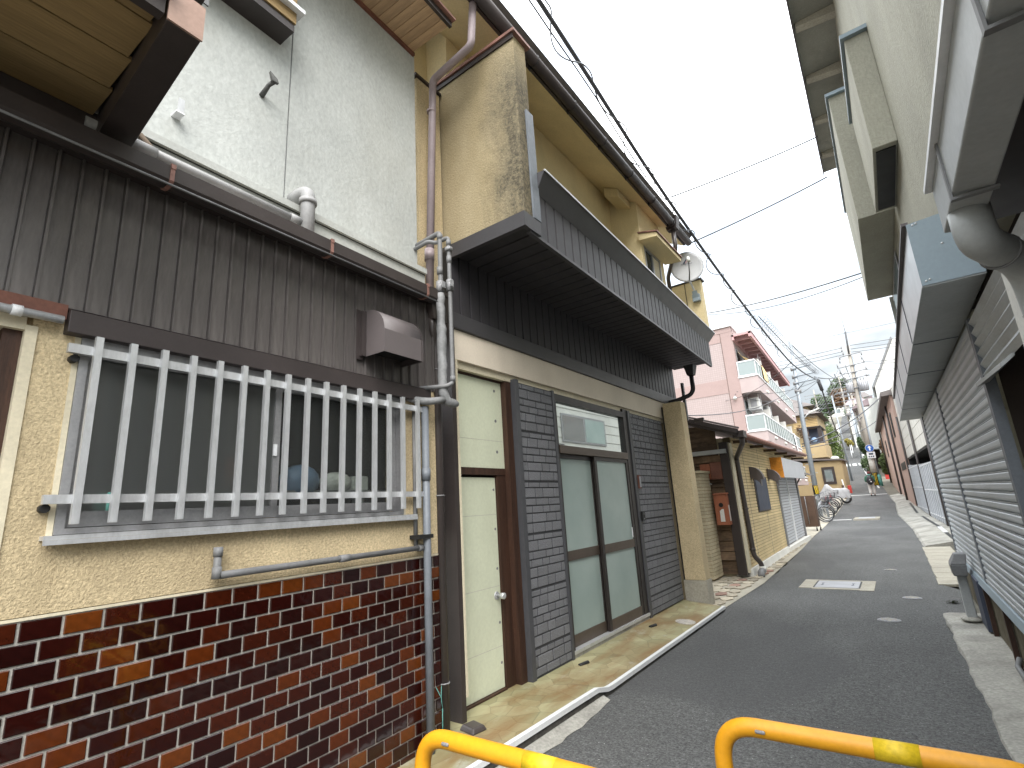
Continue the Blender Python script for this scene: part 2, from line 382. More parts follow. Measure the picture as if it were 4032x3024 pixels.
def pinkmat():
    m, n, b = newmat('pink_mosaic')
    t = n.nodes.new('ShaderNodeTexCoord')
    br = n.nodes.new('ShaderNodeTexBrick')
    br.offset = 0.0
    br.inputs['Scale'].default_value = 1.0
    br.inputs['Color1'].default_value = (0.36, 0.287, 0.275, 1)
    br.inputs['Color2'].default_value = (0.335, 0.267, 0.255, 1)
    br.inputs['Mortar'].default_value = (0.29, 0.235, 0.225, 1)
    br.inputs['Mortar Size'].default_value = 0.012
    br.inputs['Brick Width'].default_value = 0.11
    br.inputs['Row Height'].default_value = 0.11
    s = n.nodes.new('ShaderNodeSeparateXYZ'); n.links.new(t.outputs['Object'], s.inputs[0])
    k = n.nodes.new('ShaderNodeCombineXYZ')
    ad = N(n, 'ShaderNodeMath', operation='ADD'); n.links.new(s.outputs[0], ad.inputs[0]); n.links.new(s.outputs[1], ad.inputs[1])
    n.links.new(ad.outputs[0], k.inputs[0]); n.links.new(s.outputs[2], k.inputs[1])
    n.links.new(k.outputs[0], br.inputs['Vector'])
    n.links.new(br.outputs['Color'], b.inputs['Base Color'])
    b.inputs['Roughness'].default_value = 0.6
    return m
M['pink_tile'] = pinkmat()
M['pink_dark'] = mat('dusky_pink', (0.31, 0.225, 0.21), 0.65, 0.06, 1, 0.06, 20)
M['pink_soffit'] = mat('coral_paint', (0.46, 0.265, 0.265), 0.6, 0.08, 1)
M['pink_pale'] = mat('pale_pink_plaster', (0.385, 0.315, 0.305), 0.75, 0.08, 1)
M['tan'] = mat('tan_plaster', (0.34, 0.262, 0.145), 0.85, 0.1, 1, 0.08, 20)
M['brown_pink'] = mat('dusty_pink_plaster', (0.48, 0.335, 0.28), 0.85, 0.08, 0.6, 0.06, 20)
M['grey_house'] = mat('pale_grey_plaster', (0.58, 0.585, 0.56), 0.8, 0.08, 0.6, 0.05, 20)
M['panel_white'] = mat('off_white_panel', (0.58, 0.565, 0.52), 0.7, 0.1, 0.8, 0.06, 30, dirt=0.3, dcol=(0.36, 0.35, 0.3), rnd=0.04)
M['roof_dark'] = mat('roof_slate', (0.12, 0.105, 0.10), 0.7, 0.2, 2, 0.15, 20)
M['roof_mauve'] = mat('roof_mauve', (0.22, 0.17, 0.18), 0.7, 0.15, 2, 0.1, 20)
M['steel_pole'] = mat('galvanised_pole', (0.27, 0.30, 0.33), 0.5, 0.08, 2, 0.06, 30, metal=0.3)
M['conc_pole'] = mat('concrete_pole', (0.30, 0.275, 0.24), 0.85, 0.12, 1.5, 0.1, 20)
M['wire'] = mat('cable_grey', (0.07, 0.072, 0.078), 0.6, 0.1)
M['wire_pale'] = mat('wire_pale', (0.12, 0.125, 0.135), 0.6, 0.1)
M['sign_blue'] = mat('sign_blue', (0.02, 0.11, 0.42), 0.45, 0.05)
M['sign_white'] = mat('sign_white', (0.74, 0.75, 0.76), 0.5, 0.04)
M['ink'] = mat('sign_ink', (0.05, 0.06, 0.09), 0.6, 0.05)
M['teal'] = mat('teal_sleeve', (0.10, 0.29, 0.25), 0.6, 0.1)
M['red'] = mat('red_paint', (0.45, 0.05, 0.04), 0.5, 0.1)
M['rubber'] = mat('rubber', (0.02, 0.02, 0.021), 0.7, 0.1)
M['chrome'] = mat('bright_steel', (0.36, 0.365, 0.375), 0.3, 0.05, metal=0.8)
M['bike_black'] = mat('bike_black', (0.025, 0.025, 0.03), 0.35, 0.1, spec=0.5)
M['bike_silver'] = mat('bike_silver', (0.30, 0.31, 0.325), 0.35, 0.05, metal=0.5)
M['bike_red'] = mat('bike_red', (0.42, 0.04, 0.06), 0.35, 0.08, spec=0.5)
M['cover_cloth'] = mat('silver_cover', (0.36, 0.365, 0.375), 0.6, 0.14, 3, 0.08, 30, 0.4, 8, 0.03)
M['rust'] = mat('rusty_brown_steel', (0.085, 0.05, 0.034), 0.7, 0.25, 3, 0.2, 40)
M['skin'] = mat('skin', (0.5, 0.32, 0.24), 0.6, 0.05)
M['green_coat'] = mat('green_jacket', (0.055, 0.16, 0.105), 0.8, 0.15, 6)
M['trouser'] = mat('white_trousers', (0.62, 0.60, 0.57), 0.85, 0.08, 6)
M['hat'] = mat('maroon_hat', (0.15, 0.04, 0.04), 0.85, 0.1, 6)
M['leaf'] = mat('leaf_green', (0.085, 0.125, 0.028), 0.7, 0.45, 1.6, 0.3, 9)
M['leaf_dark'] = mat('leaf_dark', (0.045, 0.075, 0.025), 0.7, 0.4, 1.6, 0.3, 9)
M['leaf_yellow'] = mat('leaf_yellow', (0.19, 0.16, 0.03), 0.7, 0.4, 1.6, 0.3, 9)
M['leaf_red'] = mat('leaf_red', (0.115, 0.062, 0.03), 0.7, 0.4, 1.6, 0.3, 9)
M['bark'] = mat('bark', (0.12, 0.09, 0.065), 0.9, 0.3, 6)
M['paint_line'] = mat('road_paint', (0.62, 0.62, 0.6), 0.7, 0.15, 3, 0.25, 40)
M['bluecloth'] = mat('blue_plastic', (0.16, 0.24, 0.36), 0.5, 0.1)
M['white_stuff'] = mat('white_ware', (0.62, 0.63, 0.58), 0.5, 0.05)
M['laundry'] = mat('laundry', (0.72, 0.72, 0.72), 0.8, 0.05)
M['ochre'] = mat('ochre_mat', (0.62, 0.45, 0.22), 0.8, 0.1)
M['stone_wall'] = mat('retaining_wall', (0.46, 0.44, 0.40), 0.9, 0.15, 0.5, 0.1, 3)

# ------------------------------------------------------------------ helpers
ORG = {}
def V(*a):
    return Vector(a)
def tag(o, label=None, cat=None, group=None, kind=None):
    if label: o['label'] = label
    if cat: o['category'] = cat
    if group: o['group'] = group
    if kind: o['kind'] = kind
    return o
def thing(name, label, cat, loc, group=None):
    o = bpy.data.objects.new(name, None)
    C.objects.link(o)
    o.location = loc
    o.empty_display_size = 0.1
    tag(o, label, cat, group)
    ORG[o.name] = Vector(loc)
    return o
class MB:
    def __init__(s, fr=None):
        s.v = []; s.f = []; s.sm = []; s.fr = fr
    def face(s, pts, sm=False):
        i = len(s.v)
        for p in pts:
            p = Vector(p)
            s.v.append(s.fr(p) if s.fr else p)
        s.f.append(tuple(range(i, i + len(pts)))); s.sm.append(sm)
        return s
    def grid(s, rows, sm=False):
        i = len(s.v); k = len(rows[0])
        for r in rows:
            for p in r:
                p = Vector(p)
                s.v.append(s.fr(p) if s.fr else p)
        for a in range(len(rows) - 1):
            for b in range(k - 1):
                s.f.append((i + a * k + b, i + a * k + b + 1, i + (a + 1) * k + b + 1, i + (a + 1) * k + b)); s.sm.append(sm)
        return s
    def hexa(s, b, t):
        i = len(s.v)
        for p in list(b) + list(t):
            p = Vector(p)
            s.v.append(s.fr(p) if s.fr else p)
        for q in ((3, 2, 1, 0), (4, 5, 6, 7), (0, 1, 5, 4), (1, 2, 6, 5), (2, 3, 7, 6), (3, 0, 4, 7)):
            s.f.append(tuple(i + j for j in q)); s.sm.append(False)
        return s
    def box(s, x0, y0, z0, x1, y1, z1):
        x0, x1 = min(x0, x1), max(x0, x1); y0, y1 = min(y0, y1), max(y0, y1); z0, z1 = min(z0, z1), max(z0, z1)
        return s.hexa([(x0, y0, z0), (x1, y0, z0), (x1, y1, z0), (x0, y1, z0)], [(x0, y0, z1), (x1, y0, z1), (x1, y1, z1), (x0, y1, z1)])
    def prism(s, poly, vec, sm=False):
        vec = Vector(vec); k = len(poly)
        a = [Vector(p) for p in poly]; b = [p + vec for p in a]
        i = len(s.v)
        for p in a + b: s.v.append(s.fr(p) if s.fr else p)
        s.f.append(tuple(i + j for j in range(k))[::-1]); s.sm.append(False)
        s.f.append(tuple(i + k + j for j in range(k))); s.sm.append(False)
        for j in range(k):
            s.f.append((i + j, i + (j + 1) % k, i + k + (j + 1) % k, i + k + j)); s.sm.append(sm)
        return s
    def tube(s, pts, r, n=10, cap=True, flat=False):
        P = [Vector(p) for p in pts]
        if s.fr: P = [s.fr(p) for p in P]
        i0 = len(s.v); K = len(P)
        up = None
        for j in range(K):
            t = (P[min(j + 1, K - 1)] - P[max(j - 1, 0)])
            t = t.normalized() if t.length > 1e-9 else Vector((0, 0, 1))
            if up is None:
                up = Vector((0, 0, 1)) if abs(t.z) < 0.9 else Vector((1, 0, 0))
            a = t.cross(up)
            if a.length < 1e-6: a = t.orthogonal()
            a.normalize(); b = a.cross(t).normalized(); up = b
            rr = r[j] if isinstance(r, (list, tuple)) else r
            for q in range(n):
                an = 2 * math.pi * (q + 0.5) / n
                s.v.append(P[j] + a * (rr * math.cos(an)) + b * (rr * math.sin(an)))
        for j in range(K - 1):
            for q in range(n):
                s.f.append((i0 + j * n + q, i0 + j * n + (q + 1) % n, i0 + (j + 1) * n + (q + 1) % n, i0 + (j + 1) * n + q)); s.sm.append(not flat)
        if cap:
            s.f.append(tuple(i0 + q for q in range(n))[::-1]); s.sm.append(False)
            s.f.append(tuple(i0 + (K - 1) * n + q for q in range(n))); s.sm.append(False)
        return s
    def ball(s, c, r, sc=(1, 1, 1), nu=12, nv=8):
        c = Vector(c); rows = []
        for a in range(nv + 1):
            th = math.pi * a / nv
            rows.append([c + Vector((r * sc[0] * math.sin(th) * math.cos(2 * math.pi * b / nu), r * sc[1] * math.sin(th) * math.sin(2 * math.pi * b / nu), r * sc[2] * math.cos(th))) for b in range(nu + 1)])
        return s.grid(rows, True)
    def ring(s, c, ax, Rr, r, n=24, k=6):
        ax = Vector(ax).normalized(); u = ax.orthogonal().normalized(); v = ax.cross(u); c = Vector(c)
        rows = []
        for a in range(n + 1):
            d = u * math.cos(2 * math.pi * a / n) + v * math.sin(2 * math.pi * a / n)
            rows.append([c + d * (Rr + r * math.cos(2 * math.pi * b / k)) + ax * (r * math.sin(2 * math.pi * b / k)) for b in range(k + 1)])
        return s.grid(rows, True)
    def disc(s, c, ax, r0, r1, h, n=24):
        ax = Vector(ax).normalized(); u = ax.orthogonal().normalized(); v = ax.cross(u); c = Vector(c)
        return s.tube([c, c + ax * h], [r0, r1], n)
    def build(s, name, ma, parent=None, bev=0.0, root=None, weld=False, **kw):
        rt = parent
        while rt is not None and rt.parent is not None: rt = rt.parent
        if rt is not None:
            org = ORG[rt.name]
        else:
            xs = [p.x for p in s.v]; ys = [p.y for p in s.v]; zs = [p.z for p in s.v]
            org = Vector(((min(xs) + max(xs)) / 2, (min(ys) + max(ys)) / 2, min(zs)))
        me = bpy.data.meshes.new(name)
        me.from_pydata([p - org for p in s.v], [], s.f)
        me.polygons.foreach_set('use_smooth', s.sm)
        if len(s.f) < 6000:
            b = bmesh.new(); b.from_mesh(me)
            bmesh.ops.remove_doubles(b, verts=b.verts, dist=1e-5)
            bmesh.ops.recalc_face_normals(b, faces=b.faces)
            b.to_mesh(me); b.free()
        me.materials.append(M[ma] if isinstance(ma, str) else ma)
        o = bpy.data.objects.new(name, me)
        C.objects.link(o)
        if parent is not None: o.parent = parent
        else:
            o.location = org
            ORG[o.name] = org
        if bev:
            md = o.modifiers.new('bevel', 'BEVEL'); md.width = bev; md.segments = 2; md.limit_method = 'ANGLE'
        tag(o, **kw)
        return o
def inst(name, me, loc, parent, rotz=0.0, scale=(1, 1, 1), rot=None):
    rt = parent
    while rt.parent is not None: rt = rt.parent
    o = bpy.data.objects.new(name, me)
    C.objects.link(o)
    o.parent = parent
    o.location = Vector(loc) - ORG[rt.name]
    o.rotation_euler = rot if rot else (0, 0, rotz)
    o.scale = scale
    return o
def pmesh(name, mb, ma):
    me = bpy.data.meshes.new(name)
    me.from_pydata(mb.v, [], mb.f)
    me.polygons.foreach_set('use_smooth', mb.sm)
    b = bmesh.new(); b.from_mesh(me)
    bmesh.ops.remove_doubles(b, verts=b.verts, dist=1e-6)
    bmesh.ops.recalc_face_normals(b, faces=b.faces)
    b.to_mesh(me); b.free()
    me.materials.append(M[ma])
    return me
def bevbox(w, d, h, e):          # unit piece centred in x,z ; front face at +x, thickness d, bevelled front edge
    mb = MB()
    b = [(0, -w / 2, -h / 2), (0, w / 2, -h / 2), (0, w / 2, h / 2), (0, -w / 2, h / 2)]
    f0 = [(d - e, p[1], p[2]) for p in b]
    f1 = [(d, p[1] - math.copysign(e, p[1]), p[2] - math.copysign(e, p[2])) for p in b]
    for i in range(4):
        j = (i + 1) % 4
        mb.face([b[i], b[j], f0[j], f0[i]]); mb.face([f0[i], f0[j], f1[j], f1[i]])
    mb.face(f1)
    return mb
def parts(name, ma, par, boxes, fr=None, bev=0.0):
    for q in boxes:
        MB(fr).box(*q).build(name, ma, par, bev=bev)
def arc(c, a0, a1, r, u, v, n=6):
    c = Vector(c); u = Vector(u); v = Vector(v)
    return [c + u * (r * math.cos(a0 + (a1 - a0) * i / n)) + v * (r * math.sin(a0 + (a1 - a0) * i / n)) for i in range(n + 1)]
def bend(pts, r=0.06, n=5):      # round the corners of a polyline
    P = [Vector(p) for p in pts]; o = [P[0]]
    for i in range(1, len(P) - 1):
        a = (P[i - 1] - P[i]); b = (P[i + 1] - P[i])
        q = min(r, a.length * 0.45, b.length * 0.45)
        a = P[i] + a.normalized() * q; b = P[i] + b.normalized() * q
        for k in range(n + 1):
            t = k / n
            o.append(a * (1 - t) ** 2 + P[i] * (2 * t * (1 - t)) + b * t * t)
    return o + [P[-1]]

PROF = [(-60, 0), (20, 0), (25, 0.06), (30, 0.17), (35, 0.36), (40, 0.60), (45, 0.87), (50, 1.20), (55, 1.6), (62, 2.2), (70, 3.0), (77, 3.8), (85, 4.6), (92, 5.5), (100, 6.7), (115, 9.8), (130, 13.0), (150, 17.5), (175, 22.0), (220, 26), (900, 40)]
def zr(y):
    for (a, za), (b, zb) in zip(PROF, PROF[1:]):
        if y <= b:
            return za + (zb - za) * (y - a) / (b - a)
    return PROF[-1][1]
def lin(t, y):
    for (a, xa), (b, xb) in zip(t, t[1:]):
        if y <= b: return xa + (xb - xa) * (y - a) / (b - a)
    return t[-1][1]
XL = [(-60, -2.3), (4, -2.3), (10, -2.12), (16, -2.3), (20, -2.5), (31, -2.72), (45, -2.95), (60, -3.7), (85, -5.2), (100, -5.9), (130, -7.2), (170, -8.4), (900, -20)]
XR = [(-60, 0.25), (4, 0.245), (6, 0.21), (8.15, 0.18), (8.3, 0.5), (10.3, 0.5), (10.45, 0.25), (11.7, 0.27), (16, 0.28), (22, 0.22), (30, -0.15), (38, -0.2), (47, -0.55), (55, -0.95), (60, -1.4), (85, -3.0), (100, -3.6), (130, -4.9), (170, -6.2), (900, -16)]
YS = [-60, -30, -12] + list(range(-6, 62, 2)) + list(range(62, 180, 4)) + [200, 260, 400, 900]

# ------------------------------------------------------------------ ground, road, pavements
mb = MB()
rows = []
for y in YS:
    zb = zr(y)
    a, b = lin(XL, y), lin(XR, y)
    rows.append([(x, y, zb - 0.06 + (0.0 if abs(x) < 20 else 0)) for x in (-600, -150, -40, a - 6, a - 0.1, (a + b) / 2, b + 0.1, b + 6, 40, 150, 600)])
mb.grid(rows).build('ground', 'earth', kind='structure')
mb = MB()
rows = []
ys2 = sorted(set(YS + [0.5 * k for k in range(-4, 60)]))
for y in ys2:
    a, b = lin(XL, y), lin(XR, y)
    a += 0.025 * math.sin(y * 5.1) * (1 if y > 8 else 0) + 0.02 * math.sin(y * 11.7)
    b += 0.02 * math.sin(y * 7.3 + 1) + 0.018 * math.sin(y * 13.1)
    rows.append([(a + (b - a) * t / 4, y, zr(y)) for t in range(5)])
mb.grid(rows).build('road', 'asphalt', kind='structure')

# right-hand concrete strip (ground of the shutter building), pale apron, ramp slab, drain
mb = MB()
rows = []
for k in range(0, 42):
    y = 1.2 + k * 0.1695
    b = lin(XR, min(y, 8.1)) + 0.010 * math.sin(y * 5.3) + 0.006 * math.sin(y * 17)
    zt = 0.022 + (0.006 * math.sin(y * 3.1))
    rows.append([(b - 0.02, y, -0.02), (b, y, zt * 0.55), (b + 0.06, y, zt), (0.6, y, zt + 0.015), (1.4, y, zt + 0.015)])
mb.grid(rows).build('concrete_strip', 'concrete', kind='structure')
mb = MB()
for k in range(9):
    y0 = 10.4 + k * 0.66
    mb.hexa([(0.24 + 0.015 * (k % 3), y0, -0.02), (0.78, y0, -0.02), (0.78, y0 + 0.64, -0.02), (0.24, y0 + 0.64, -0.02)], [(0.25 + 0.015 * (k % 2), y0, 0.012), (0.78, y0, 0.02), (0.78, y0 + 0.64, 0.02), (0.25, y0 + 0.64, 0.012)])
mb.build('concrete_apron', 'concrete_pale', kind='structure')
mb = MB().grid([[(0.78, y, -0.08), (0.98, y, -0.08)] for y in (10.4, 16.3)])
mb.grid([[(0.98, y, 0.05), (1.6, y, 0.06)] for y in (10.4, 16.3)])
mb.build('drain_channel', 'black', kind='structure')
mb = MB()
rows = []
for k in range(0, 29):
    y = 16.4 + k * 1.0
    b = lin(XR, y)
    rows.append([(b - 0.01, y, zr(y) - 0.03), (b + 0.05, y, zr(y) + 0.03), (b + 0.5, y, zr(y) + 0.11), (b + 0.55, y, zr(y) + 0.12), (b + 1.25, y, zr(y) + 0.1), (b + 2.2, y, zr(y) + 0.1)])
mb.grid(rows)
b = lin(XR, 16.4)
mb.face([(b - 0.01, 16.4, -0.05), (b + 0.05, 16.4, 0.03), (b + 0.5, 16.4, 0.11), (b + 1.25, 16.4, 0.1), (b + 1.25, 16.4, -0.05)])
mb.build('pavement', 'concrete', kind='structure')
mb = MB()
for y0, y1 in ((16.6, 19.4), (21.6, 27), (29, 36)):
    x0, x1 = lin(XR, y0) + 0.62, lin(XR, y1) + 0.62
    mb.face([(x0, y0, zr(y0) + 0.124), (x0 + 0.09, y0, zr(y0) + 0.124), (x1 + 0.09, y1, zr(y1) + 0.124), (x1, y1, zr(y1) + 0.124)])
mb.build('drain_slot', 'black', kind='structure')
x0 = lin(XR, 19.4) + 0.62; x1 = lin(XR, 21.6) + 0.62
gt = MB()
for k in range(12):
    y = 19.45 + k * 0.18
    gt.box(lin(XR, y) + 0.61, y, zr(y) + 0.12, lin(XR, y) + 0.72, y + 0.12, zr(y) + 0.135)
tag(gt.build('drain_grate', 'white_metal'), 'pale metal grate set in the drain slot on the right pavement', 'drain grate')
# left: forecourt of crazy paving, bicycle strip
mb = MB().grid([[(-5.5, y, 0.018), (lin(XL, y) - 0.0, y, 0.008)] for y in (7.55, 8.4, 10, 12, 14, 16, 18, 20.2)])
fore = mb.build('forecourt', 'concrete_pale', kind='structure')
ORG[fore.name] = fore.location.copy()
def stone(cx_, cy_, w_, h_, z, ma, par):
    k = random.randint(5, 6); pts = []
    for i in range(k):
        an = 2 * math.pi * (i + random.uniform(-0.25, 0.25)) / k
        pts.append((cx_ + w_ * math.cos(an) * random.uniform(0.85, 1.1), cy_ + h_ * math.sin(an) * random.uniform(0.85, 1.1), z))
    o = MB().prism(pts, (0, 0, 0.010 + random.uniform(0, 0.004))).build('paving_stone', ma, par)
    return o
yy = 7.75
while yy < 19.5:
    xx = -2.16 if yy < 12 else -2.28
    lim = -2.75 if yy > 10.4 else -3.1
    while xx > lim:
        if xx < lin(XL, yy) - 0.06:
            stone(xx + random.uniform(-0.02, 0.02), yy + random.uniform(-0.05, 0.05), 0.094, 0.165, 0.012, 'red_stone' if random.random() < 0.12 else 'cream_stone', fore)
        xx -= 0.175
    yy += 0.31 if yy < 12 else 0.42
mb = MB().grid([[(-5.6, y, zr(y) + 0.05), (lin(XL, y) - 0.25, y, zr(y) + 0.05), (lin(XL, y) + 0.01, y, zr(y) + 0.012)] for y in list(range(20, 47, 1))])
mb.build('bicycle_strip', 'concrete_pale', kind='structure')

# resin-coated step in front of the charcoal house
mb = MB()
xs = [(1.9, -2.212, 0.1), (3.62, -2.158, 0.1), (3.90, -2.150, 0.098), (4.05, -2.147, 0.062), (4.14, -2.147, 0.056), (7.57, -2.137, 0.055), (7.62, -2.62, 0.09)]
mb.grid([[(-2.9, y, 0.1), (min(-2.62, x - 0.03), y, 0.1), (x - 0.02, y, z)] for y, x, z in xs])
deck = mb.build('front_step', 'deck', kind='structure')
MB().grid([[(x - 0.019, y, z - 0.001), (x - 0.012 + 0.006 * math.sin(y * 37), y, -0.01)] for y, x, z in xs]).build('step_riser', 'dark_riser', deck)
tr = MB()
NOSE = xs[:-1]
for (ya, xa, za), (yb, xb, zb) in zip(NOSE, NOSE[1:]):
    rise = 0.007
    tr.hexa([(xa - 0.04, ya, za - 0.008), (xa, ya, za - 0.026), (xb, yb, zb - 0.026), (xb - 0.04, yb, zb - 0.008)], [(xa - 0.04, ya, za + 0.004), (xa, ya, za + rise), (xb, yb, zb + rise), (xb - 0.04, yb, zb + 0.004)])
tr.build('step_nosing', 'white_metal', deck)
MB().disc((-2.31, 6.45, 0.066), (0.075, 0, 1), 0.115, 0.115, 0.010, 28).build('access_cover', 'cover_pale', deck)
vd = MB()
for (yv, xv) in ((4.36, -2.58), (5.95, -2.55)):
    vd.disc((xv, yv, 0.095), (0.2, 0.9, 0.02), 0.018, 0.018, 0.12, 8)
vd.build('drain_hole', 'black', deck)
mb = MB()
rows = []
for k in range(24):
    y = 1.9 + k * 0.0905
    rows.append([(lin([(1.9, -2.215), (4, -2.16)], y), y, 0.03), (lin([(1.9, -2.10), (2.6, -2.075), (3.5, -2.06), (4, -2.10)], y) + 0.008 * math.sin(k * 1.9) + 0.006 * math.sin(k * 4.1), y, 0.005)])
mb.grid(rows).build('gutter_mortar', 'concrete', kind='structure')

# things set into the road
def lid_round(x, y, r, lab):
    t = thing('manhole_cover', lab, 'manhole cover', (x, y, zr(y)), 'round covers set in the road')
    MB().disc((x, y, 0.0), (0, 0, 1), r, r, 0.006, 28).build('frame_ring', 'iron', t)
    l = MB().disc((x, y, 0.005), (0, 0, 1), r * 0.88, r * 0.86, 0.006, 28)
    l.build('lid', 'iron', t)
    st = MB()
    for a in range(6):
        for q in (0.3, 0.62):
            an = a * math.pi / 3 + q
            st.box(x + r * q * math.cos(an) - 0.012, y + r * q * math.sin(an) - 0.012, 0.011, x + r * q * math.cos(an) + 0.012, y + r * q * math.sin(an) + 0.012, 0.0145)
    st.build('stud_pattern', 'concrete_pale', t)
lid_round(-0.345, 7.61, 0.115, 'round cast cover with studs, nearest of the round lids in the asphalt')
lid_round(-0.10, 9.14, 0.11, 'round cast cover in the asphalt beside the grey hooded post')
lid_round(-0.36, 12.0, 0.10, 'farthest small round lid in the asphalt, beyond the rectangular cover')
t = thing('access_chamber', 'large rectangular grey chamber cover in a concrete surround in the middle of the road', 'chamber cover', (-1.05, 10.05, 0))
sr = MB()
for q in ((-1.55, 9.68, -1.36, 10.56), (-0.72, 9.58, -0.54, 10.54), (-1.36, 9.62, -0.72, 9.74), (-1.36, 10.46, -0.72, 10.55)):
    sr.box(q[0], q[1], -0.02, q[2], q[3], 0.008)
sr.build('concrete_surround', 'concrete_pale', t)
MB().box(-1.36, 9.74, -0.02, -0.72, 10.46, 0.003).build('gap', 'black', t)
MB().box(-1.335, 9.765, 0, -0.745, 10.435, 0.010).build('lid', 'cover_grey', t)
hk = MB()
for x in (-1.25, -0.83):
    hk.box(x - 0.006, 10.0, 0.0105, x + 0.006, 10.2, 0.012); hk.box(x - 0.02, 10.0, 0.0105, x + 0.02, 10.03, 0.012); hk.box(x - 0.02, 10.17, 0.0105, x + 0.02, 10.2, 0.012)
hk.build('lifting_slot', 'ink', t)
t = thing('access_chamber', 'pale rectangular chamber cover far along the road near the bicycles', 'chamber cover', (-1.3, 28.3, zr(28.3)))
z = zr(28.3)
MB().box(-1.75, 27.4, z - 0.1, -0.8, 29.0, z + 0.045).build('concrete_surround', 'concrete_pale', t)
MB().box(-1.58, 27.7, z, -0.97, 28.7, z + 0.055).build('lid', 'cover_grey', t)

# ------------------------------------------------------------------ left house (frame: o = outward from its wall, s = along street)
KL = -0.0421
def LF(p):
    return Vector((-2.5 + KL * p.y + p.x, p.y - KL * p.x, p.z))
LROT = math.atan(0.0421)
def lf(o, s, z):
    return LF(Vector((o, s, z)))
lh = thing('house', 'near house on the left with pale plaster upper wall, brown cladding and glazed tile foot', 'house', lf(0, 0, 0))
L = lambda: MB(LF)
wl = L()
wl.box(-0.15, -1.6, 0, -0.012, 2.66, 1.235)
wl.box(-0.15, 0.405, 1.235, 0, 2.66, 1.5)
wl.box(-0.15, 0.405, 1.5, 0, 0.535, 2.4)
wl.box(-0.15, 2.335, 1.5, 0, 2.66, 2.4)
wl.box(-0.15, -1.6, 2.27, -0.02, 2.66, 3.2)
wl.box(-0.15, -1.6, 1.235, 0, -0.6, 2.4)
wl.build('wall', 'stucco', lh)
bk = L(); bk.box(-0.011, -1.2, 0.0, -0.003, 2.645, 1.224); bk.build('mortar_bed', 'grout', lh)
L().box(-0.012, -1.2, 1.222, 0.004, 2.645, 1.232).build('tile_capping', 'cream_trim', lh)
tme = pmesh('tile', bevbox(0.1125, 0.009, 0.0635, 0.0025), 'tile')
tl = []
PX, PZ = 0.1225, 0.0728
for r in range(17):
    for c in range(-9, 24):
        s0 = 0.562 + c * PX + (PX / 2 if r % 2 else 0)
        z0 = 1.2215 - 0.0364 - r * PZ
        if s0 - 0.056 > 2.63 or s0 < -0.4: continue
        d = (s0 * s0 + 6.2 + (z0 - 1.5) ** 2)
        vis = 1 if (s0 > 0.18 + 0.5 * max(0, 1.2 - z0) and z0 > 0.6 - 0.55 * max(0, s0 - 0.7)) else 0
        tl.append((-vis, d, s0, z0))
tl.sort()
rest = L()
for i, (vv, d, s0, z0) in enumerate(tl):
    p = (-0.003, s0, z0)
    if i < 300 and s0 < 2.585:
        inst('tile', tme, lf(*p), lh, LROT)
    else:
        rest.box(-0.003, s0 - 0.056, z0 - 0.0315, 0.006, min(2.642, s0 + 0.056), z0 + 0.0315)
rest.build('tile_remainder', 'tile', lh, kind='stuff')
# doorway at the frame edge
dr = L(); dr.box(-0.16, -0.6, 0, -0.1, 0.40, 2.27); dr.build('door', 'wood_dark', lh)
dt = L(); dt.box(-0.12, 0.385, 1.0, 0.008, 0.42, 2.28); dt.box(-0.12, -0.6, 2.26, 0.006, 0.385, 2.31); dt.build('door_trim', 'cream_trim', lh)
dj = L(); dj.box(-0.11, 0.33, 0.5, -0.02, 0.384, 2.26); dj.build('door_jamb', 'wood_dark', lh)
# cladding above
bme = MB()
bme.prism([(0, -0.0395, 0), (0.006, -0.0395, 0), (0.006, 0.0235, 0), (0.001, 0.0245, 0), (0.001, 0.0265, 0), (0.021, 0.028, 0), (0.021, 0.037, 0), (0.001, 0.0385, 0), (0.001, 0.0395, 0), (0, 0.0395, 0)], (0, 0, 0.68))
bme = pmesh('cladding_board', bme, 'clad')
s0 = 0.558 - 0.0385 - 20 * 0.0795
for k in range(47):
    s = s0 + k * 0.0795
    if s > 2.62: break
    inst('cladding_board', bme, lf(0.0, s, 2.372), lh, LROT)
lt = L(); lt.box(0.0, 0.495, 2.27, 0.055, 2.545, 2.362)
lt.prism([(0.0, 0.495, 2.3625), (0.058, 0.495, 2.3625), (0.0, 0.495, 2.385)], (0, 2.05, 0))
lt.build('lintel', 'brown_metal', lh, bev=0.003)
L().box(0.0, -1.2, 2.325, 0.03, 0.492, 2.385).build('timber_rail', 'wood_red', lh)
# soffit over the cladding, roof edge, gutter
L().box(-0.05, -1.6, 3.045, 0.10, 2.6, 3.09).build('roof_edge', 'blackbrown', lh)
g = L()
prof = [(0.112, 3.03), (0.125, 2.995), (0.15, 2.985), (0.195, 2.985), (0.208, 3.005), (0.208, 3.075), (0.202, 3.075), (0.2, 3.01), (0.19, 2.993), (0.15, 2.993), (0.13, 3.0), (0.118, 3.03)]
g.prism([(a, -1.6, b) for a, b in prof], (0, 4.07, 0))
g.build('gutter', 'blackbrown', lh)
L().tube([(0.202, -1.6, 2.984), (0.202, 2.47, 2.984)], 0.006, 6).build('gutter_bead', 'pvc_grey', lh)
for s in (0.72, 1.56, 2.36):
    g = L(); g.prism([(a + (0.004 if a > 0.15 else -0.002), s, b - 0.004) for a, b in prof], (0, 0.018, 0)); g.box(0.09, s, 3.06, 0.215, s + 0.02, 3.083)
    g.build('gutter_clip', 'copper', lh)
L().box(0.09, -1.6, 3.09, 0.128, 2.5, 3.102).build('roof_drip_edge', 'copper', lh)
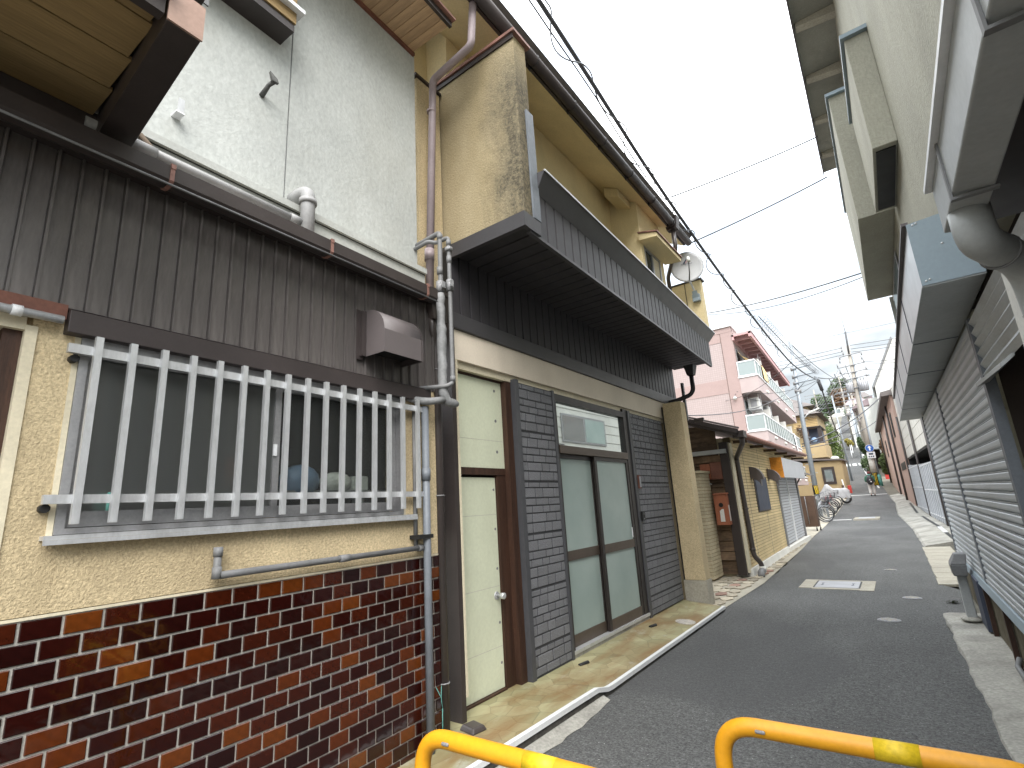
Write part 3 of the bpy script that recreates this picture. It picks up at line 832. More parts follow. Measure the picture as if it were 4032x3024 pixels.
bb = L(); bb.hexa([(-0.09, -1.6, 3.09), (0.09, -1.6, 3.095), (0.09, 2.6, 3.095), (-0.09, 2.6, 3.09)], [(-0.09, -1.6, 3.22), (-0.04, -1.6, 3.20), (-0.04, 2.6, 3.20), (-0.09, 2.6, 3.22)])
bb.box(-0.12, -1.6, 3.19, -0.055, 2.62, 3.325)
bb.build('roof_upstand', 'upstand', lh)
L().box(-0.13, -1.6, 3.33, -0.03, 2.62, 3.372).build('upstand_capping', 'upstand', lh)
L().box(-0.13, -1.6, 3.3255, -0.05, 2.62, 3.3295).build('upstand_painted_shadow', 'black', lh)  # black strip drawn in as the shadow line under the capping
uw = L(); uw.box(-0.3, -1.6, 3.2, -0.1, 1.437, 6.2); uw.box(-0.3, 1.447, 3.2, -0.1, 2.585, 6.2); uw.build('upper_wall', 'upper_wall', lh)
L().box(-0.3, 1.42, 3.2, -0.108, 1.46, 6.2).build('wall_joint', 'pvc_grey', lh)
# main eaves with boarded soffit
eme = pmesh('soffit_board', MB().hexa([(0, -0.0385, 0), (0.42, -0.0385, 0.0), (0.42, 0.0385, 0.0), (0, 0.0385, 0)], [(0, -0.0385, 0.02), (0.42, -0.0385, 0.02), (0.42, 0.0385, 0.02), (0, 0.0385, 0.02)]), 'wood_soffit')
for k in range(18):
    inst('soffit_board', eme, lf(-0.1, 2.555 - 0.0385 - k * 0.081, 5.455), lh, LROT)
L().box(-0.2, 1.0, 5.482, 0.31, 2.56, 5.6).build('roof', 'roof_dark', lh)
L().box(0.322, 1.0, 5.45, 0.35, 2.575, 5.50).build('fascia', 'blackbrown', lh)
L().box(0.33, 1.0, 5.502, 0.385, 2.585, 5.522).build('fascia_capping', 'copper', lh)
L().box(-0.1, 1.0, 5.425, -0.075, 2.57, 5.455).build('soffit_batten', 'wood_red', lh)
# bay window whose lower corner enters the frame
bw = L(); bw.box(-0.1, 0.3, 4.56, 0.06, 1.365, 4.64); bw.box(0.02, 1.3, 4.64, 0.06, 1.365, 5.4); 
w1 = bw.build('bay_window', 'wood_soffit2', lh, label='timber bay window with white sill board high on the plaster wall')
L().box(-0.1, 0.3, 4.642, 0.10, 1.40, 4.67).build('sill_board', 'white_metal', w1)
L().box(-0.09, 0.3, 4.672, 0.03, 1.298, 5.4).build('sash', 'white_plaster', w1)
L().box(-0.1, 0.25, 4.50, 0.05, 1.36, 4.555).build('bracket_board', 'blackbrown', w1)
# canopy over the doorway
cp = L(); cp.hexa([(0.02, 0.49, 3.15), (0.86, 0.425, 3.15), (0.86, 0.53, 3.15), (0.02, 0.61, 3.15)], [(0.02, 0.49, 3.30), (0.86, 0.425, 3.29), (0.86, 0.53, 3.29), (0.02, 0.61, 3.30)])
cpo = cp.build('canopy', 'blackbrown', lh, bev=0.003)
L().hexa([(0.861, 0.423, 3.152), (0.869, 0.423, 3.152), (0.869, 0.533, 3.152), (0.861, 0.533, 3.152)], [(0.861, 0.423, 3.295), (0.869, 0.423, 3.295), (0.869, 0.533, 3.295), (0.861, 0.533, 3.295)]).build('end_cap', 'faded_copper', cpo)
cme = pmesh('canopy_board', MB().box(0, -1.6, 0, 0.214, 0.0, 0.018), 'wood_soffit2')
for k in range(4):
    inst('canopy_board', cme, lf(0.03 + k * 0.222, 0.47 - 0.014 * k, 3.262), cpo, LROT)
L().hexa([(0.0, -1.6, 3.30), (0.865, -1.6, 3.30), (0.865, 0.42, 3.30), (0.0, 0.50, 3.302)], [(0.0, -1.6, 3.34), (0.865, -1.6, 3.34), (0.865, 0.53, 3.34), (0.0, 0.6, 3.34)]).build('canopy_roof', 'blackbrown', cpo)
L().box(0.0, -1.6, 3.19, 0.022, 0.5, 3.285).build('wall_plate', 'brown_metal', cpo)
L().box(0.84, 0.36, 3.341, 0.846, 0.55, 3.50).build('flashing_flap', 'pvc_grey', cpo)
L().box(0.82, -1.6, 3.17, 0.86, 0.415, 3.26).build('front_beam', 'blackbrown', cpo)
# window
wf = L()
wf.box(-0.07, 0.555, 1.505, 0.012, 0.585, 2.27); wf.box(-0.07, 2.29, 1.505, 0.012, 2.31, 2.27); wf.box(-0.07, 0.585, 2.235, 0.012, 2.29, 2.27); wf.box(-0.07, 0.585, 1.505, 0.012, 2.29, 1.527)
win = wf.build('window', 'alu_dark', lh)
parts('window_trim', 'cream_trim', win, [(-0.05, 0.535, 1.5, 0.004, 0.554, 2.27), (-0.05, 2.311, 1.5, 0.003, 2.334, 2.27)], LF)
sl_ = L(); sl_.box(-0.02, 0.52, 1.487, 0.045, 2.40, 1.503); sl_.box(0.043, 0.52, 1.470, 0.05, 2.40, 1.4865); sl_.build('window_sill', 'alu', win)
for (a, b, dd, gm, nm) in ((0.588, 1.44, -0.02, 'figured_left', 'sash'), (1.405, 2.288, -0.05, 'figured_right', 'sash')):
    q = L(); q.box(dd - 0.012, a, 1.53, dd + 0.012, a + 0.035, 2.232); q.box(dd - 0.012, b - 0.035, 1.53, dd + 0.012, b, 2.232); q.box(dd - 0.012, a + 0.035, 1.53, dd + 0.012, b - 0.035, 1.588); q.box(dd - 0.012, a + 0.035, 2.2, dd + 0.012, b - 0.035, 2.232)
    sa = q.build(nm, 'alu_dark', win)
    L().face([(dd, a + 0.035, 1.588), (dd, b - 0.035, 1.588), (dd, b - 0.035, 2.2), (dd, a + 0.035, 2.2)]).build('pane', gm, sa)
L().box(-0.006, 1.40, 1.84, 0.004, 1.418, 1.90).build('sash_label', 'white_metal', win)
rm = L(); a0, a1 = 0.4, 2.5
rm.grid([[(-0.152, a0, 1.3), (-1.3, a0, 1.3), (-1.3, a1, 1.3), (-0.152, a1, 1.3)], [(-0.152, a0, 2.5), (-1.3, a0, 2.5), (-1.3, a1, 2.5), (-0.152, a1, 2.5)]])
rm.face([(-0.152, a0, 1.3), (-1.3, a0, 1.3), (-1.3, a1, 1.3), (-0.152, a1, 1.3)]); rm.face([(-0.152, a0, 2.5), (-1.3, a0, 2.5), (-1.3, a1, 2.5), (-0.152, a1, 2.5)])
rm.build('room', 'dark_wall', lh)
L().box(-0.45, 0.6, 1.66, -0.16, 2.4, 1.675).build('kitchen_shelf', 'alu_dark', lh)
tag(L().ball((-0.21, 1.72, 1.73), 0.10, (0.9, 1.2, 1)).build('bowl', 'bluecloth'), 'blurred blue bowl upside down behind the barred window', 'bowl')
tag(L().ball((-0.21, 1.98, 1.725), 0.075, (0.8, 1.5, 0.9)).build('bowl', 'white_stuff'), 'wide white bowl beside the blue one behind the barred window', 'bowl')
tag(L().box(-0.28, 2.12, 1.676, -0.20, 2.24, 1.77).build('container', 'white_stuff', bev=0.01), 'white box at the right end of the shelf behind the barred window', 'container')
tag(L().tube([(-0.17, 2.12, 1.53), (-0.17, 2.12, 1.63)], 0.035, 12).build('cup', 'chrome'), 'bright crumpled foil cup low behind the right window bars', 'cup')
tag(L().tube([(-0.17, 1.50, 1.53), (-0.17, 1.50, 1.62)], 0.03, 12).build('bottle', 'ochre'), 'pale yellow bottle low behind the middle window bars', 'bottle')
tag(L().tube([(-0.10, 1.25, 1.68), (-0.10, 1.25, 1.83)], 0.03, 10).build('bottle', 'wood_red'), 'blurred red bottle behind the hazy left pane of the barred window', 'bottle')
tag(L().tube([(-0.06, 0.73, 1.53), (-0.06, 0.73, 1.66)], 0.045, 10).build('bottle', 'teal'), 'blurred green bottle low in the left corner of the barred window', 'bottle')
# grille
gr = thing('window_grille', 'aluminium bar grille in front of the kitchen window of the tiled house', 'window grille', lf(0.05, 1.45, 1.54))
ra = L(); ra.box(0.035, 0.505, 2.19, 0.058, 2.45, 2.226); ra.build('rail', 'alu', gr)
ra = L(); ra.box(0.035, 0.50, 1.615, 0.058, 2.45, 1.648); ra.build('rail', 'alu', gr)
gme = pmesh('bar', MB().box(0, -0.0125, 0, 0.022, 0.0125, 0.725), 'alu')
for k in range(16):
    s = 0.594 + k * 0.1183 if k < 15 else 2.388
    inst('bar', gme, lf(0.0585, s, 1.54), gr, LROT)
for (s, z) in ((0.515, 1.6), (0.535, 2.175), (2.44, 1.62), (2.44, 2.2)):
    L().tube([(0.0, s, z), (0.036, s, z)], 0.016, 8).build('bracket', 'black', gr)
# exhaust hood
hd = thing('exhaust_hood', 'brown metal exhaust hood with rounded top on the dark cladding', 'exhaust hood', lf(0.02, 2.13, 2.49))
po = [(0.02, 1.96, 2.49), (0.215, 1.96, 2.49), (0.215, 1.96, 2.63)] + [tuple(p) for p in arc((0.055, 1.96, 2.64), 0, math.pi / 2, 0.16, (1, 0, 0), (0, 0, 1), 8)] + [(0.02, 1.96, 2.80)]
h = L(); 
for i in range(1, len(po) - 1):
    a, b = po[i], po[i + 1]
    h.face([a, (a[0], 2.30, a[2]), (b[0], 2.30, b[2]), b], 2 < i < len(po) - 2)
h.face(po); h.face([(p[0], 2.30, p[2]) for p in po])
h.build('casing', 'hood_metal', hd)
L().box(0.021, 1.965, 2.53, 0.2, 2.295, 2.535).build('throat', 'black', hd)
fl = L(); fl.box(0.019, 1.90, 2.47, 0.024, 1.957, 2.80); fl.box(0.024, 1.925, 2.49, 0.05, 1.957, 2.79); fl.build('flange', 'brown_metal', hd)
rl = L(); rl.prism([(p[0] + 0.003 * (p[0] > 0.1), 2.285, p[2] + 0.003 * (p[2] > 2.7)) for p in po], (0, 0.004, 0)); rl.build('rim', 'brown_metal', hd)
# pipes and fittings on this house
def pipe(name, label, cat, pts, r, ma, fr=None, n=12, rr=0.05, group=None, rings=(), clips=()):
    t = thing(name, label, cat, (fr(Vector(pts[0])) if fr else Vector(pts[0])), group)
    MB(fr).tube(bend(pts, rr), r, n).build('pipe', ma, t)
    for (p, q) in rings:
        MB(fr).tube([p, q], r * 1.22, n).build('socket', ma, t)
    for (p, q, cm) in clips:
        MB(fr).tube([p, q], r * 1.3, n).build('clip', cm, t)
    return t
pipe('conduit', 'slim grey conduit under the timber rail left of the barred window', 'conduit', [(0.045, -1.2, 2.315), (0.045, 0.48, 2.315)], 0.016, 'alu', LF, clips=[((0.045, 0.33, 2.315), (0.045, 0.36, 2.315), 'white_metal')])
pipe('drain_pipe', 'L-shaped grey pipe with capped riser along the stucco above the tiles', 'pipe', [(0.045, 1.135, 1.405), (0.045, 1.135, 1.288), (0.045, 2.45, 1.288)], 0.0165, 'pvc_grey', LF, rr=0.02,
     rings=[((0.045, 1.135, 1.37), (0.045, 1.135, 1.41)), ((0.045, 1.135, 1.275), (0.045, 1.135, 1.325)), ((0.045, 1.79, 1.288), (0.045, 1.86, 1.288)), ((0.045, 2.40, 1.288), (0.045, 2.44, 1.288))])
t = pipe('drain_pipe', 'blue grey vertical pipe at the right end of the glazed tiles', 'pipe', [(0.06, 2.47, 2.23), (0.06, 2.47, 0.0)], 0.0255, 'pvc_bluegrey', LF, rings=[((0.06, 2.47, 1.80), (0.06, 2.47, 1.72))])
L().box(0.0, 2.37, 1.345, 0.09, 2.50, 1.37).build('strap', 'black', t)
pipe('drain_pipe', 'thin dark pipe just behind the blue grey vertical pipe', 'pipe', [(0.02, 2.405, 2.2), (0.02, 2.405, 1.3)], 0.014, 'pvc_grey', LF)
pipe('vent_pipe', 'grey horizontal pipe running over the low roof edge to the bent vent', 'pipe', [(0.02, 0.45, 3.225), (0.02, 1.49, 3.225)], 0.024, 'pvc_lit', LF, rings=[((0.02, 0.6, 3.225), (0.02, 0.72, 3.225)), ((0.02, 1.41, 3.225), (0.02, 1.47, 3.225))])
pipe('vent_pipe', 'thick grey bent vent pipe rising from the roof edge into the plaster wall', 'pipe', [(0.03, 1.52, 3.09), (0.03, 1.52, 3.46), (-0.12, 1.50, 3.43)], 0.042, 'pvc_lit', LF, rr=0.07, n=16, rings=[((0.03, 1.52, 3.13), (0.03, 1.52, 3.16)), ((0.03, 1.52, 3.39), (0.03, 1.52, 3.36))])
t = thing('wall_bracket', 'rusty cast bracket stub on the pale plaster wall left of the seam', 'bracket', lf(-0.1, 1.26, 4.0))
L().tube([(-0.1, 1.262, 4.03), (-0.04, 1.27, 4.08), (0.0, 1.285, 4.1)], [0.016, 0.012, 0.015], 8).build('stub', 'bracket_iron', t)
L().hexa([(-0.01, 1.265, 4.085), (0.01, 1.265, 4.085), (0.01, 1.305, 4.09), (-0.01, 1.305, 4.09)], [(-0.01, 1.25, 4.14), (0.005, 1.25, 4.145), (0.01, 1.295, 4.115), (-0.01, 1.295, 4.115)]).build('flap', 'bracket_iron', t)
t = thing('wall_bracket', 'small bright metal bracket low on the pale plaster wall', 'bracket', lf(-0.1, 0.82, 3.57))
L().box(-0.1, 0.805, 3.565, -0.04, 0.845, 3.572).build('shelf', 'white_metal', t)
L().box(-0.045, 0.81, 3.572, -0.04, 0.84, 3.65).build('plate', 'alu', t)
tag(L().tube([(-0.09, 0.60, 3.37), (-0.04, 0.67, 3.33), (0.0, 0.73, 3.24), (0.03, 0.75, 3.11)], 0.014, 8).build('dead_vine', 'bark'), 'dry brown vine stem hanging beside the canopy on the plaster wall', 'vine')

# ------------------------------------------------------------------ charcoal-clad house in the middle
mh = thing('house', 'two-storey house with charcoal clad balcony, mottled fin wall and charcoal brick ground floor', 'house', (-2.75, 3.0, 0.0))
# structural walls
wl = MB()
wl.box(-6.0, 2.95, 0, -2.88, 8.5, 3.66)
wl.build('ground_floor_wall', 'dark_wall', mh)
up = MB()
up.box(-6.5, 2.66, 3.4, -3.02, 3.05, 6.4); up.box(-6.5, 3.05, 3.4, -2.75, 6.7, 6.4)
up.box(-6.5, 6.7, 3.9, -2.33, 6.80, 6.25); up.box(-6.5, 6.80, 3.9, -2.33, 7.62, 4.66); up.box(-6.5, 6.80, 5.18, -2.33, 7.62, 6.15); up.box(-6.5, 7.46, 4.66, -2.33, 7.62, 5.18)
up.build('upper_wall', 'yellow_stucco', mh)
so_ = MB(); so_.hexa([(-2.76, 2.4, 6.095), (-2.17, 2.4, 5.77), (-2.17, 8.38, 5.77), (-2.76, 8.38, 6.095)], [(-2.76, 2.4, 6.16), (-2.12, 2.4, 5.83), (-2.12, 8.38, 5.83), (-2.76, 8.38, 6.16)])
so_.build('eaves_soffit', 'yellow_stucco', mh)
rf = MB(); rf.hexa([(-6.5, 2.35, 8.2), (-2.10, 2.35, 5.845), (-2.10, 8.42, 5.845), (-6.5, 8.42, 8.2)], [(-6.5, 2.35, 8.32), (-2.02, 2.35, 5.92), (-2.02, 8.42, 5.92), (-6.5, 8.42, 8.32)])
rf.build('roof', 'roof_dark', mh)
MB().box(-2.168, 2.4, 5.765, -2.14, 8.38, 5.84).build('eaves_fascia', 'blackbrown', mh)
MB().tube([(-2.085, 2.2, 5.80), (-2.085, 8.40, 5.80)], 0.058, 12).build('roof_gutter', 'brown_metal', mh)
gk = MB()
for y in (3.6, 4.35, 5.1, 5.9, 6.7, 7.5):
    gk.ring((-2.085, y, 5.80), (0, 1, 0), 0.059, 0.006, 16, 5); gk.box(-2.15, y - 0.008, 5.72, -2.13, y + 0.008, 5.79)
gk.build('gutter_bracket', 'dark_metal', mh)
MB().hexa([(-2.62, 6.25, 5.86), (-2.42, 6.25, 5.78), (-2.42, 6.75, 5.78), (-2.62, 6.75, 5.86)], [(-2.62, 6.25, 6.0), (-2.42, 6.25, 5.9), (-2.42, 6.75, 5.9), (-2.62, 6.75, 6.0)]).build('eaves_block', 'yellow_stucco', mh)
# side fin with stain, pillar behind it
fn = MB(); fn.box(-2.91, 3.0, 3.72, -1.93, 3.19, 5.5)
fin = fn.build('fin_wall', 'fin', mh, bev=0.008, label='mottled stucco fin wall with a black mould streak')
MB().box(-2.94, 2.97, 5.501, -1.895, 3.225, 5.53).build('fin_coping', 'copper', fin)
MB().box(-2.90, 2.985, 5.45, -1.92, 2.998, 5.499).build('fin_drip', 'blackbrown', fin)
pp = MB(); pp.box(-3.0, 2.69, 2.9, -2.795, 2.98, 5.36)
pl = pp.build('corner_pillar', 'stucco', mh, bev=0.005)
MB().box(-3.03, 2.66, 5.361, -2.775, 2.99, 5.385).build('pillar_coping', 'blackbrown', pl)
hk = MB(); hk.tube(bend([(-2.75, 5.05, 5.10), (-2.70, 5.08, 5.06), (-2.69, 5.16, 5.10), (-2.71, 5.14, 5.22), (-2.74, 5.1, 5.14)], 0.03), 0.006, 6)
hk.build('cut_wire', 'black', mh)
# balcony
def bx(y, near=-1.93, far=-2.08):     # outer face of the balcony, it tapers along the street
    return near + (far - near) * (y - 3.05) / 5.6
bf = MB()
bf.hexa([(-2.74, 3.0, 3.70), (bx(3.0) - 0.02, 3.0, 3.70), (bx(8.62) - 0.02, 8.62, 3.70), (-2.74, 8.62, 3.70)], [(-2.74, 3.0, 3.78), (bx(3.0) - 0.02, 3.0, 3.78), (bx(8.62) - 0.02, 8.62, 3.78), (-2.74, 8.62, 3.78)])
bf.hexa([(bx(3.2) - 0.1, 3.2, 3.78), (bx(3.2) - 0.012, 3.2, 3.78), (bx(8.62) - 0.012, 8.62, 3.78), (bx(8.62) - 0.1, 8.62, 3.78)], [(bx(3.2) - 0.1, 3.2, 4.15), (bx(3.2) - 0.012, 3.2, 4.15), (bx(8.62) - 0.012, 8.62, 4.15), (bx(8.62) - 0.1, 8.62, 4.15)])
bal = bf.build('balcony', 'black', mh)
rotb = math.atan2(0.15, 5.6)
fb = MB(); fb.prism([(0, -0.045, 0), (0.014, -0.043, 0), (0.014, 0.043, 0), (0, 0.045, 0)], (0, 0, 0.42))
fb = pmesh('front_board', fb, 'black_clad')
n = 37
for k in range(n):
    y = 3.26 + k * (8.60 - 3.26) / (n - 1)
    inst('front_board', fb, (bx(y) - 0.012, y, 3.615), bal, rotb, (1, (8.60 - 3.26) / (n - 1) / 0.1045, 1))
sb = pmesh('soffit_board', MB().prism([(0, -0.044, 0), (0, -0.042, -0.012), (0, 0.042, -0.012), (0, 0.044, 0)], (1, 0, 0)), 'black_clad')
for k in range(n):
    y = 3.12 + k * (8.57 - 3.12) / (n - 1)
    inst('soffit_board', sb, (-2.715, y, 3.69), bal, 0, (bx(y) - 0.03 + 2.715, (8.57 - 3.12) / (n - 1) / 0.098, 1))
ed = MB()
ed.hexa([(bx(3.05) - 0.03, 3.05, 3.60), (bx(3.05) + 0.006, 3.05, 3.60), (bx(8.63) + 0.006, 8.63, 3.60), (bx(8.63) - 0.03, 8.63, 3.60)], [(bx(3.05) - 0.03, 3.05, 3.625), (bx(3.05) + 0.006, 3.05, 3.625), (bx(8.63) + 0.006, 8.63, 3.625), (bx(8.63) - 0.03, 8.63, 3.625)])
ed.box(-2.90, 2.955, 3.62, bx(3.0) + 0.02, 2.998, 3.745)
ed.box(bx(3.1) - 0.02, 2.999, 3.62, bx(3.1) + 0.02, 3.19, 3.745)
ed.build('edge_trim', 'black_trim', bal)
MB().box(-1.925, 3.10, 3.75, -1.908, 3.20, 4.78).build('corner_flashing', 'pvc_bluegrey', bal)
cpn = MB()
ya, yb = 3.19, 8.78
a0, a1 = bx(ya), bx(yb)
cpn.hexa([(a0 - 0.1, ya, 4.04), (a0 + 0.004, ya, 4.025), (a1 + 0.004, yb - 0.12, 4.025), (a1 - 0.1, yb - 0.12, 4.04)], [(a0 - 0.1, ya, 4.22), (a0 + 0.10, ya, 4.20), (a1 + 0.10, yb, 4.20), (a1 - 0.1, yb, 4.22)])
cpn.build('coping', 'black_trim', bal)
wh = MB(); wh.hexa([(a0 + 0.101, ya, 4.192), (a0 + 0.108, ya, 4.192), (a1 + 0.108, yb, 4.192), (a1 + 0.101, yb, 4.192)], [(a0 + 0.09, ya, 4.208), (a0 + 0.108, ya, 4.208), (a1 + 0.108, yb, 4.208), (a1 + 0.09, yb, 4.208)])
wh.build('coping_painted_highlight', 'alu', bal)  # bright strip drawn in as the highlight on the lit top edge
# far end wall of the balcony
fw = MB(); fw.box(-2.58, 8.62, 4.22, -2.05, 8.76, 5.17)
fw.build('end_wall', 'yellow_stucco', mh)
MB().box(-2.60, 8.60, 5.171, -2.02, 8.79, 5.20).build('end_wall_coping', 'blackbrown', mh)
MB().box(-2.325, 8.612, 4.25, -2.315, 8.62, 5.16).build('end_wall_joint', 'blackbrown', mh)
# balcony window and hood
wn = MB(); wn.box(-2.36, 6.802, 4.66, -2.325, 6.84, 5.18); wn.box(-2.36, 7.42, 4.66, -2.325, 7.46, 5.18); wn.box(-2.36, 6.84, 5.145, -2.325, 7.42, 5.18); wn.box(-2.36, 7.1, 4.66, -2.325, 7.14, 5.145)
wnd = wn.build('balcony_window', 'alu_dark', mh)
MB().face([(-2.345, 6.84, 4.6), (-2.345, 7.1, 4.6), (-2.345, 7.1, 5.145), (-2.345, 6.84, 5.145)]).build('pane', 'pane_dark', wnd)
MB().box(-2.35, 7.14, 4.6, -2.34, 7.42, 5.145).build('sliding_panel', 'cream_trim', wnd)
hw = MB(); hw.hexa([(-2.328, 6.62, 5.19), (-2.06, 6.62, 5.16), (-2.06, 7.68, 5.16), (-2.328, 7.68, 5.19)], [(-2.328, 6.62, 5.30), (-2.06, 6.62, 5.225), (-2.06, 7.68, 5.225), (-2.328, 7.68, 5.30)])
ho = hw.build('window_hood', 'yellow_stucco', mh, bev=0.004)
MB().hexa([(-2.33, 6.60, 5.302), (-2.04, 6.60, 5.226), (-2.04, 7.70, 5.226), (-2.33, 7.70, 5.302)], [(-2.33, 6.60, 5.32), (-2.04, 6.60, 5.244), (-2.04, 7.70, 5.244), (-2.33, 7.70, 5.32)]).build('hood_capping', 'copper', ho)
# lower cladding and fascia band
lb = MB(); lb.prism([(0, -0.058, 0), (0.014, -0.056, 0), (0.014, 0.056, 0), (0, 0.058, 0)], (0, 0, 0.56))
lb = pmesh('cladding_board', lb, 'black_clad')
k = 0
y = 3.02
while y < 8.5:
    inst('cladding_board', lb, (-2.732, y, 3.128), mh, 0)
    y += 0.1335
MB().box(-2.88, 2.95, 3.0, -2.733, 8.53, 3.70).build('cladding_backing', 'black', mh)
MB().box(-2.735, 2.95, 2.99, -2.69, 8.54, 3.13).build('base_flashing', 'black_trim', mh, bev=0.006)
bd = MB(); bd.box(-2.85, 2.93, 2.728, -2.715, 8.05, 2.988)
bd.build('fascia_band', 'beige_band', mh)
MB().box(-2.86, 2.93, 2.665, -2.745, 8.05, 2.727).build('band_soffit', 'cream_trim', mh)
MB().box(-2.85, 2.93, 2.645, -2.79, 3.78, 2.664).build('top_rail_strip', 'wood_dark', mh)  # thin dark wood strip between top panel and band soffit
# trims at the left edge
MB().box(-2.83, 2.885, 0.0, -2.66, 2.93, 3.0).build('door_side_post', 'blackbrown', mh)
MB().box(-2.83, 2.932, 0.25, -2.652, 2.948, 2.7).build('beige_edge_trim', 'cream_trim', mh)
# pale boards: fixed top panel and door
MB().box(-2.86, 2.95, 1.855, -2.80, 3.755, 2.644).build('top_panel', 'green_panel', mh)
q = MB(); q.box(-2.85, 2.95, 1.795, -2.795, 3.78, 1.853); q.box(-2.795, 3.762, 1.854, -2.79, 3.792, 2.664); q.box(-2.84, 3.58, 0.1, -2.80, 3.70, 1.793); q.box(-2.83, 3.70, 0.1, -2.745, 3.785, 2.66)
q.build('door_frame', 'wood_dark', mh)
sj = MB(); sj.box(-2.8005, 2.95, 2.095, -2.799, 3.755, 2.098); sj.build('panel_joint', 'grout', mh)
dp = MB(); dp.box(-2.86, 2.95, 0.115, -2.82, 3.575, 1.775)
pd = dp.build('panel_door', 'green_panel', mh, bev=0.003)
dj = MB()
for z in (1.46, 0.88, 0.42): dj.box(-2.8205, 2.95, z, -2.8192, 3.575, z + 0.003)
dj.build('board_joint', 'grout', pd)
sc = MB()
for z in (2.56, 2.28, 2.0): sc.disc((-2.8005, 3.60, z), (1, 0, 0), 0.014, 0.014, 0.003, 10)
sc.build('screw_cap', 'pvc_grey', mh)
sc = MB()
for z in (1.67, 1.34, 1.02, 0.6, 0.3): sc.disc((-2.8205, 3.545, z), (1, 0, 0), 0.011, 0.011, 0.003, 10)
sc.build('screw_cap', 'pvc_grey', pd)
kn = MB(); kn.disc((-2.82, 3.52, 0.81), (1, 0, 0), 0.034, 0.03, 0.008, 16); kn.tube([(-2.812, 3.52, 0.81), (-2.78, 3.52, 0.81), (-2.775, 3.52, 0.81), (-2.74, 3.52, 0.81), (-2.735, 3.52, 0.81)], [0.012, 0.012, 0.022, 0.026, 0.018], 14)
kn.build('knob', 'alu', pd)
MB().box(-2.84, 2.95, 0.1, -2.79, 3.57, 0.113).build('threshold', 'wood_dark', mh)
# charcoal brick siding
def rough_brick(seed):
    rnd = random.Random(seed); mb = MB()
    g = [[(0.0062 + (rnd.uniform(-0.0012, 0.0012)), -0.5 + 0.02 + 0.96 * i / 3, -0.5 + 0.04 + 0.92 * j / 2) for i in range(4)] for j in range(3)]
    mb.grid(g)
    e = [(-0.5, -0.5), (0.5, -0.5), (0.5, 0.5), (-0.5, 0.5)]
    ring = [g[0][0], g[0][3], g[2][3], g[2][0]]
    for i in range(4):
        j = (i + 1) % 4
        mb.face([(0, e[i][0], e[i][1]), (0, e[j][0], e[j][1]), ring[j], ring[i]])
    return pmesh('brick', mb, 'brick')
rb = [rough_brick(i) for i in range(5)]
def siding(y0, y1, z0, z1, big):
    nonl = 0
    top = z1
    while top > z0 + 0.02:
        bot = max(z0, top - 0.468)
        p = MB().box(-2.73, y0, bot, -2.712, y1, top - 0.003).build('siding_panel', 'brick_joint', mh)
        z = top - 0.007
        for hgt in (0.052, 0.094, 0.068, 0.068, 0.086, 0.09):
            if z - hgt < bot: hgt = z - bot - 0.004
            if hgt < 0.02: break
            y = y0
            first = random.uniform(0.05, 0.2)
            while y < y1 - 0.03:
                wdt = first if y == y0 else random.choice((0.13, 0.17, 0.2, 0.24)) * (1.0 if hgt > 0.08 else 0.9)
                wdt = min(wdt, y1 - y)
                if y1 - y - wdt < 0.05: wdt = y1 - y
                inst('brick', random.choice(rb), (-2.7125, y + wdt / 2, z - hgt / 2 + 0.001), p, 0, (1.0, wdt - 0.014, hgt - 0.0115))
                y += wdt
            z -= hgt
            if z < bot + 0.01: break
        top = bot
siding(3.85, 4.46, 0.10, 2.672, 0)
siding(6.44, 7.63, 0.11, 2.672, 0)
parts('corner_trim', 'siding_trim', mh, [(-2.75, 3.79, 0.08, -2.695, 3.85, 2.69), (-2.75, 4.46, 0.1, -2.70, 4.50, 2.68), (-2.75, 6.36, 0.1, -2.70, 6.44, 2.69)])
q = MB(); q.box(-2.85, 7.63, 0.1, -2.74, 7.70, 2.72); q.build('side_strip', 'cream_trim', mh)
# sliding doors
fr = MB(); fr.box(-2.83, 4.50, 0.1, -2.715, 4.545, 2.66); fr.box(-2.83, 6.24, 0.1, -2.715, 6.36, 2.70); fr.box(-2.83, 4.545, 2.585, -2.715, 6.24, 2.66)
ent = fr.build('entrance', 'bronze_dark', mh)
MB().box(-2.82, 4.545, 2.03, -2.705, 6.24, 2.115).build('transom_bar', 'bronze', ent, bev=0.004)
MB().face([(-2.755, 4.545, 2.11), (-2.755, 6.24, 2.11), (-2.755, 6.24, 2.59), (-2.755, 4.545, 2.59)]).build('transom_pane', 'mirror', ent)
th = MB(); th.box(-2.83, 4.50, 0.135, -2.70, 6.36, 0.165); th.build('sill_rail', 'alu', ent)
MB().box(-2.83, 4.5, 0.10, -2.71, 6.36, 0.134).build('sill_base', 'concrete', ent)
for (a, b, d) in ((4.55, 5.36, -2.775), (5.31, 6.235, -2.735)):
    q = MB()
    q.box(d - 0.015, a, 0.166, d + 0.015, a + 0.055, 2.028); q.box(d - 0.015, b - 0.055, 0.166, d + 0.015, b, 2.028)
    ml, mr = a + 0.055, b - 0.055
    q.box(d - 0.015, ml, 1.985, d + 0.015, mr, 2.028)
    le = q.build('sliding_door', 'bronze_dark', ent)
    parts('door_rail', 'bronze', le, [(d - 0.014, ml, 0.166, d + 0.013, mr, 0.272), (d - 0.014, ml, 0.955, d + 0.013, mr, 1.05)])
    q = MB(); q.face([(d, ml, 0.272), (d, mr, 0.272), (d, mr, 0.955), (d, ml, 0.955)]); q.build('pane', 'frost', le)
    q = MB(); q.face([(d, ml, 1.05), (d, mr, 1.05), (d, mr, 1.985), (d, ml, 1.985)]); q.build('pane', 'frost', le)
MB().box(-2.72, 6.13, 1.07, -2.714, 6.15, 1.19).build('door_pull', 'white_metal', ent)
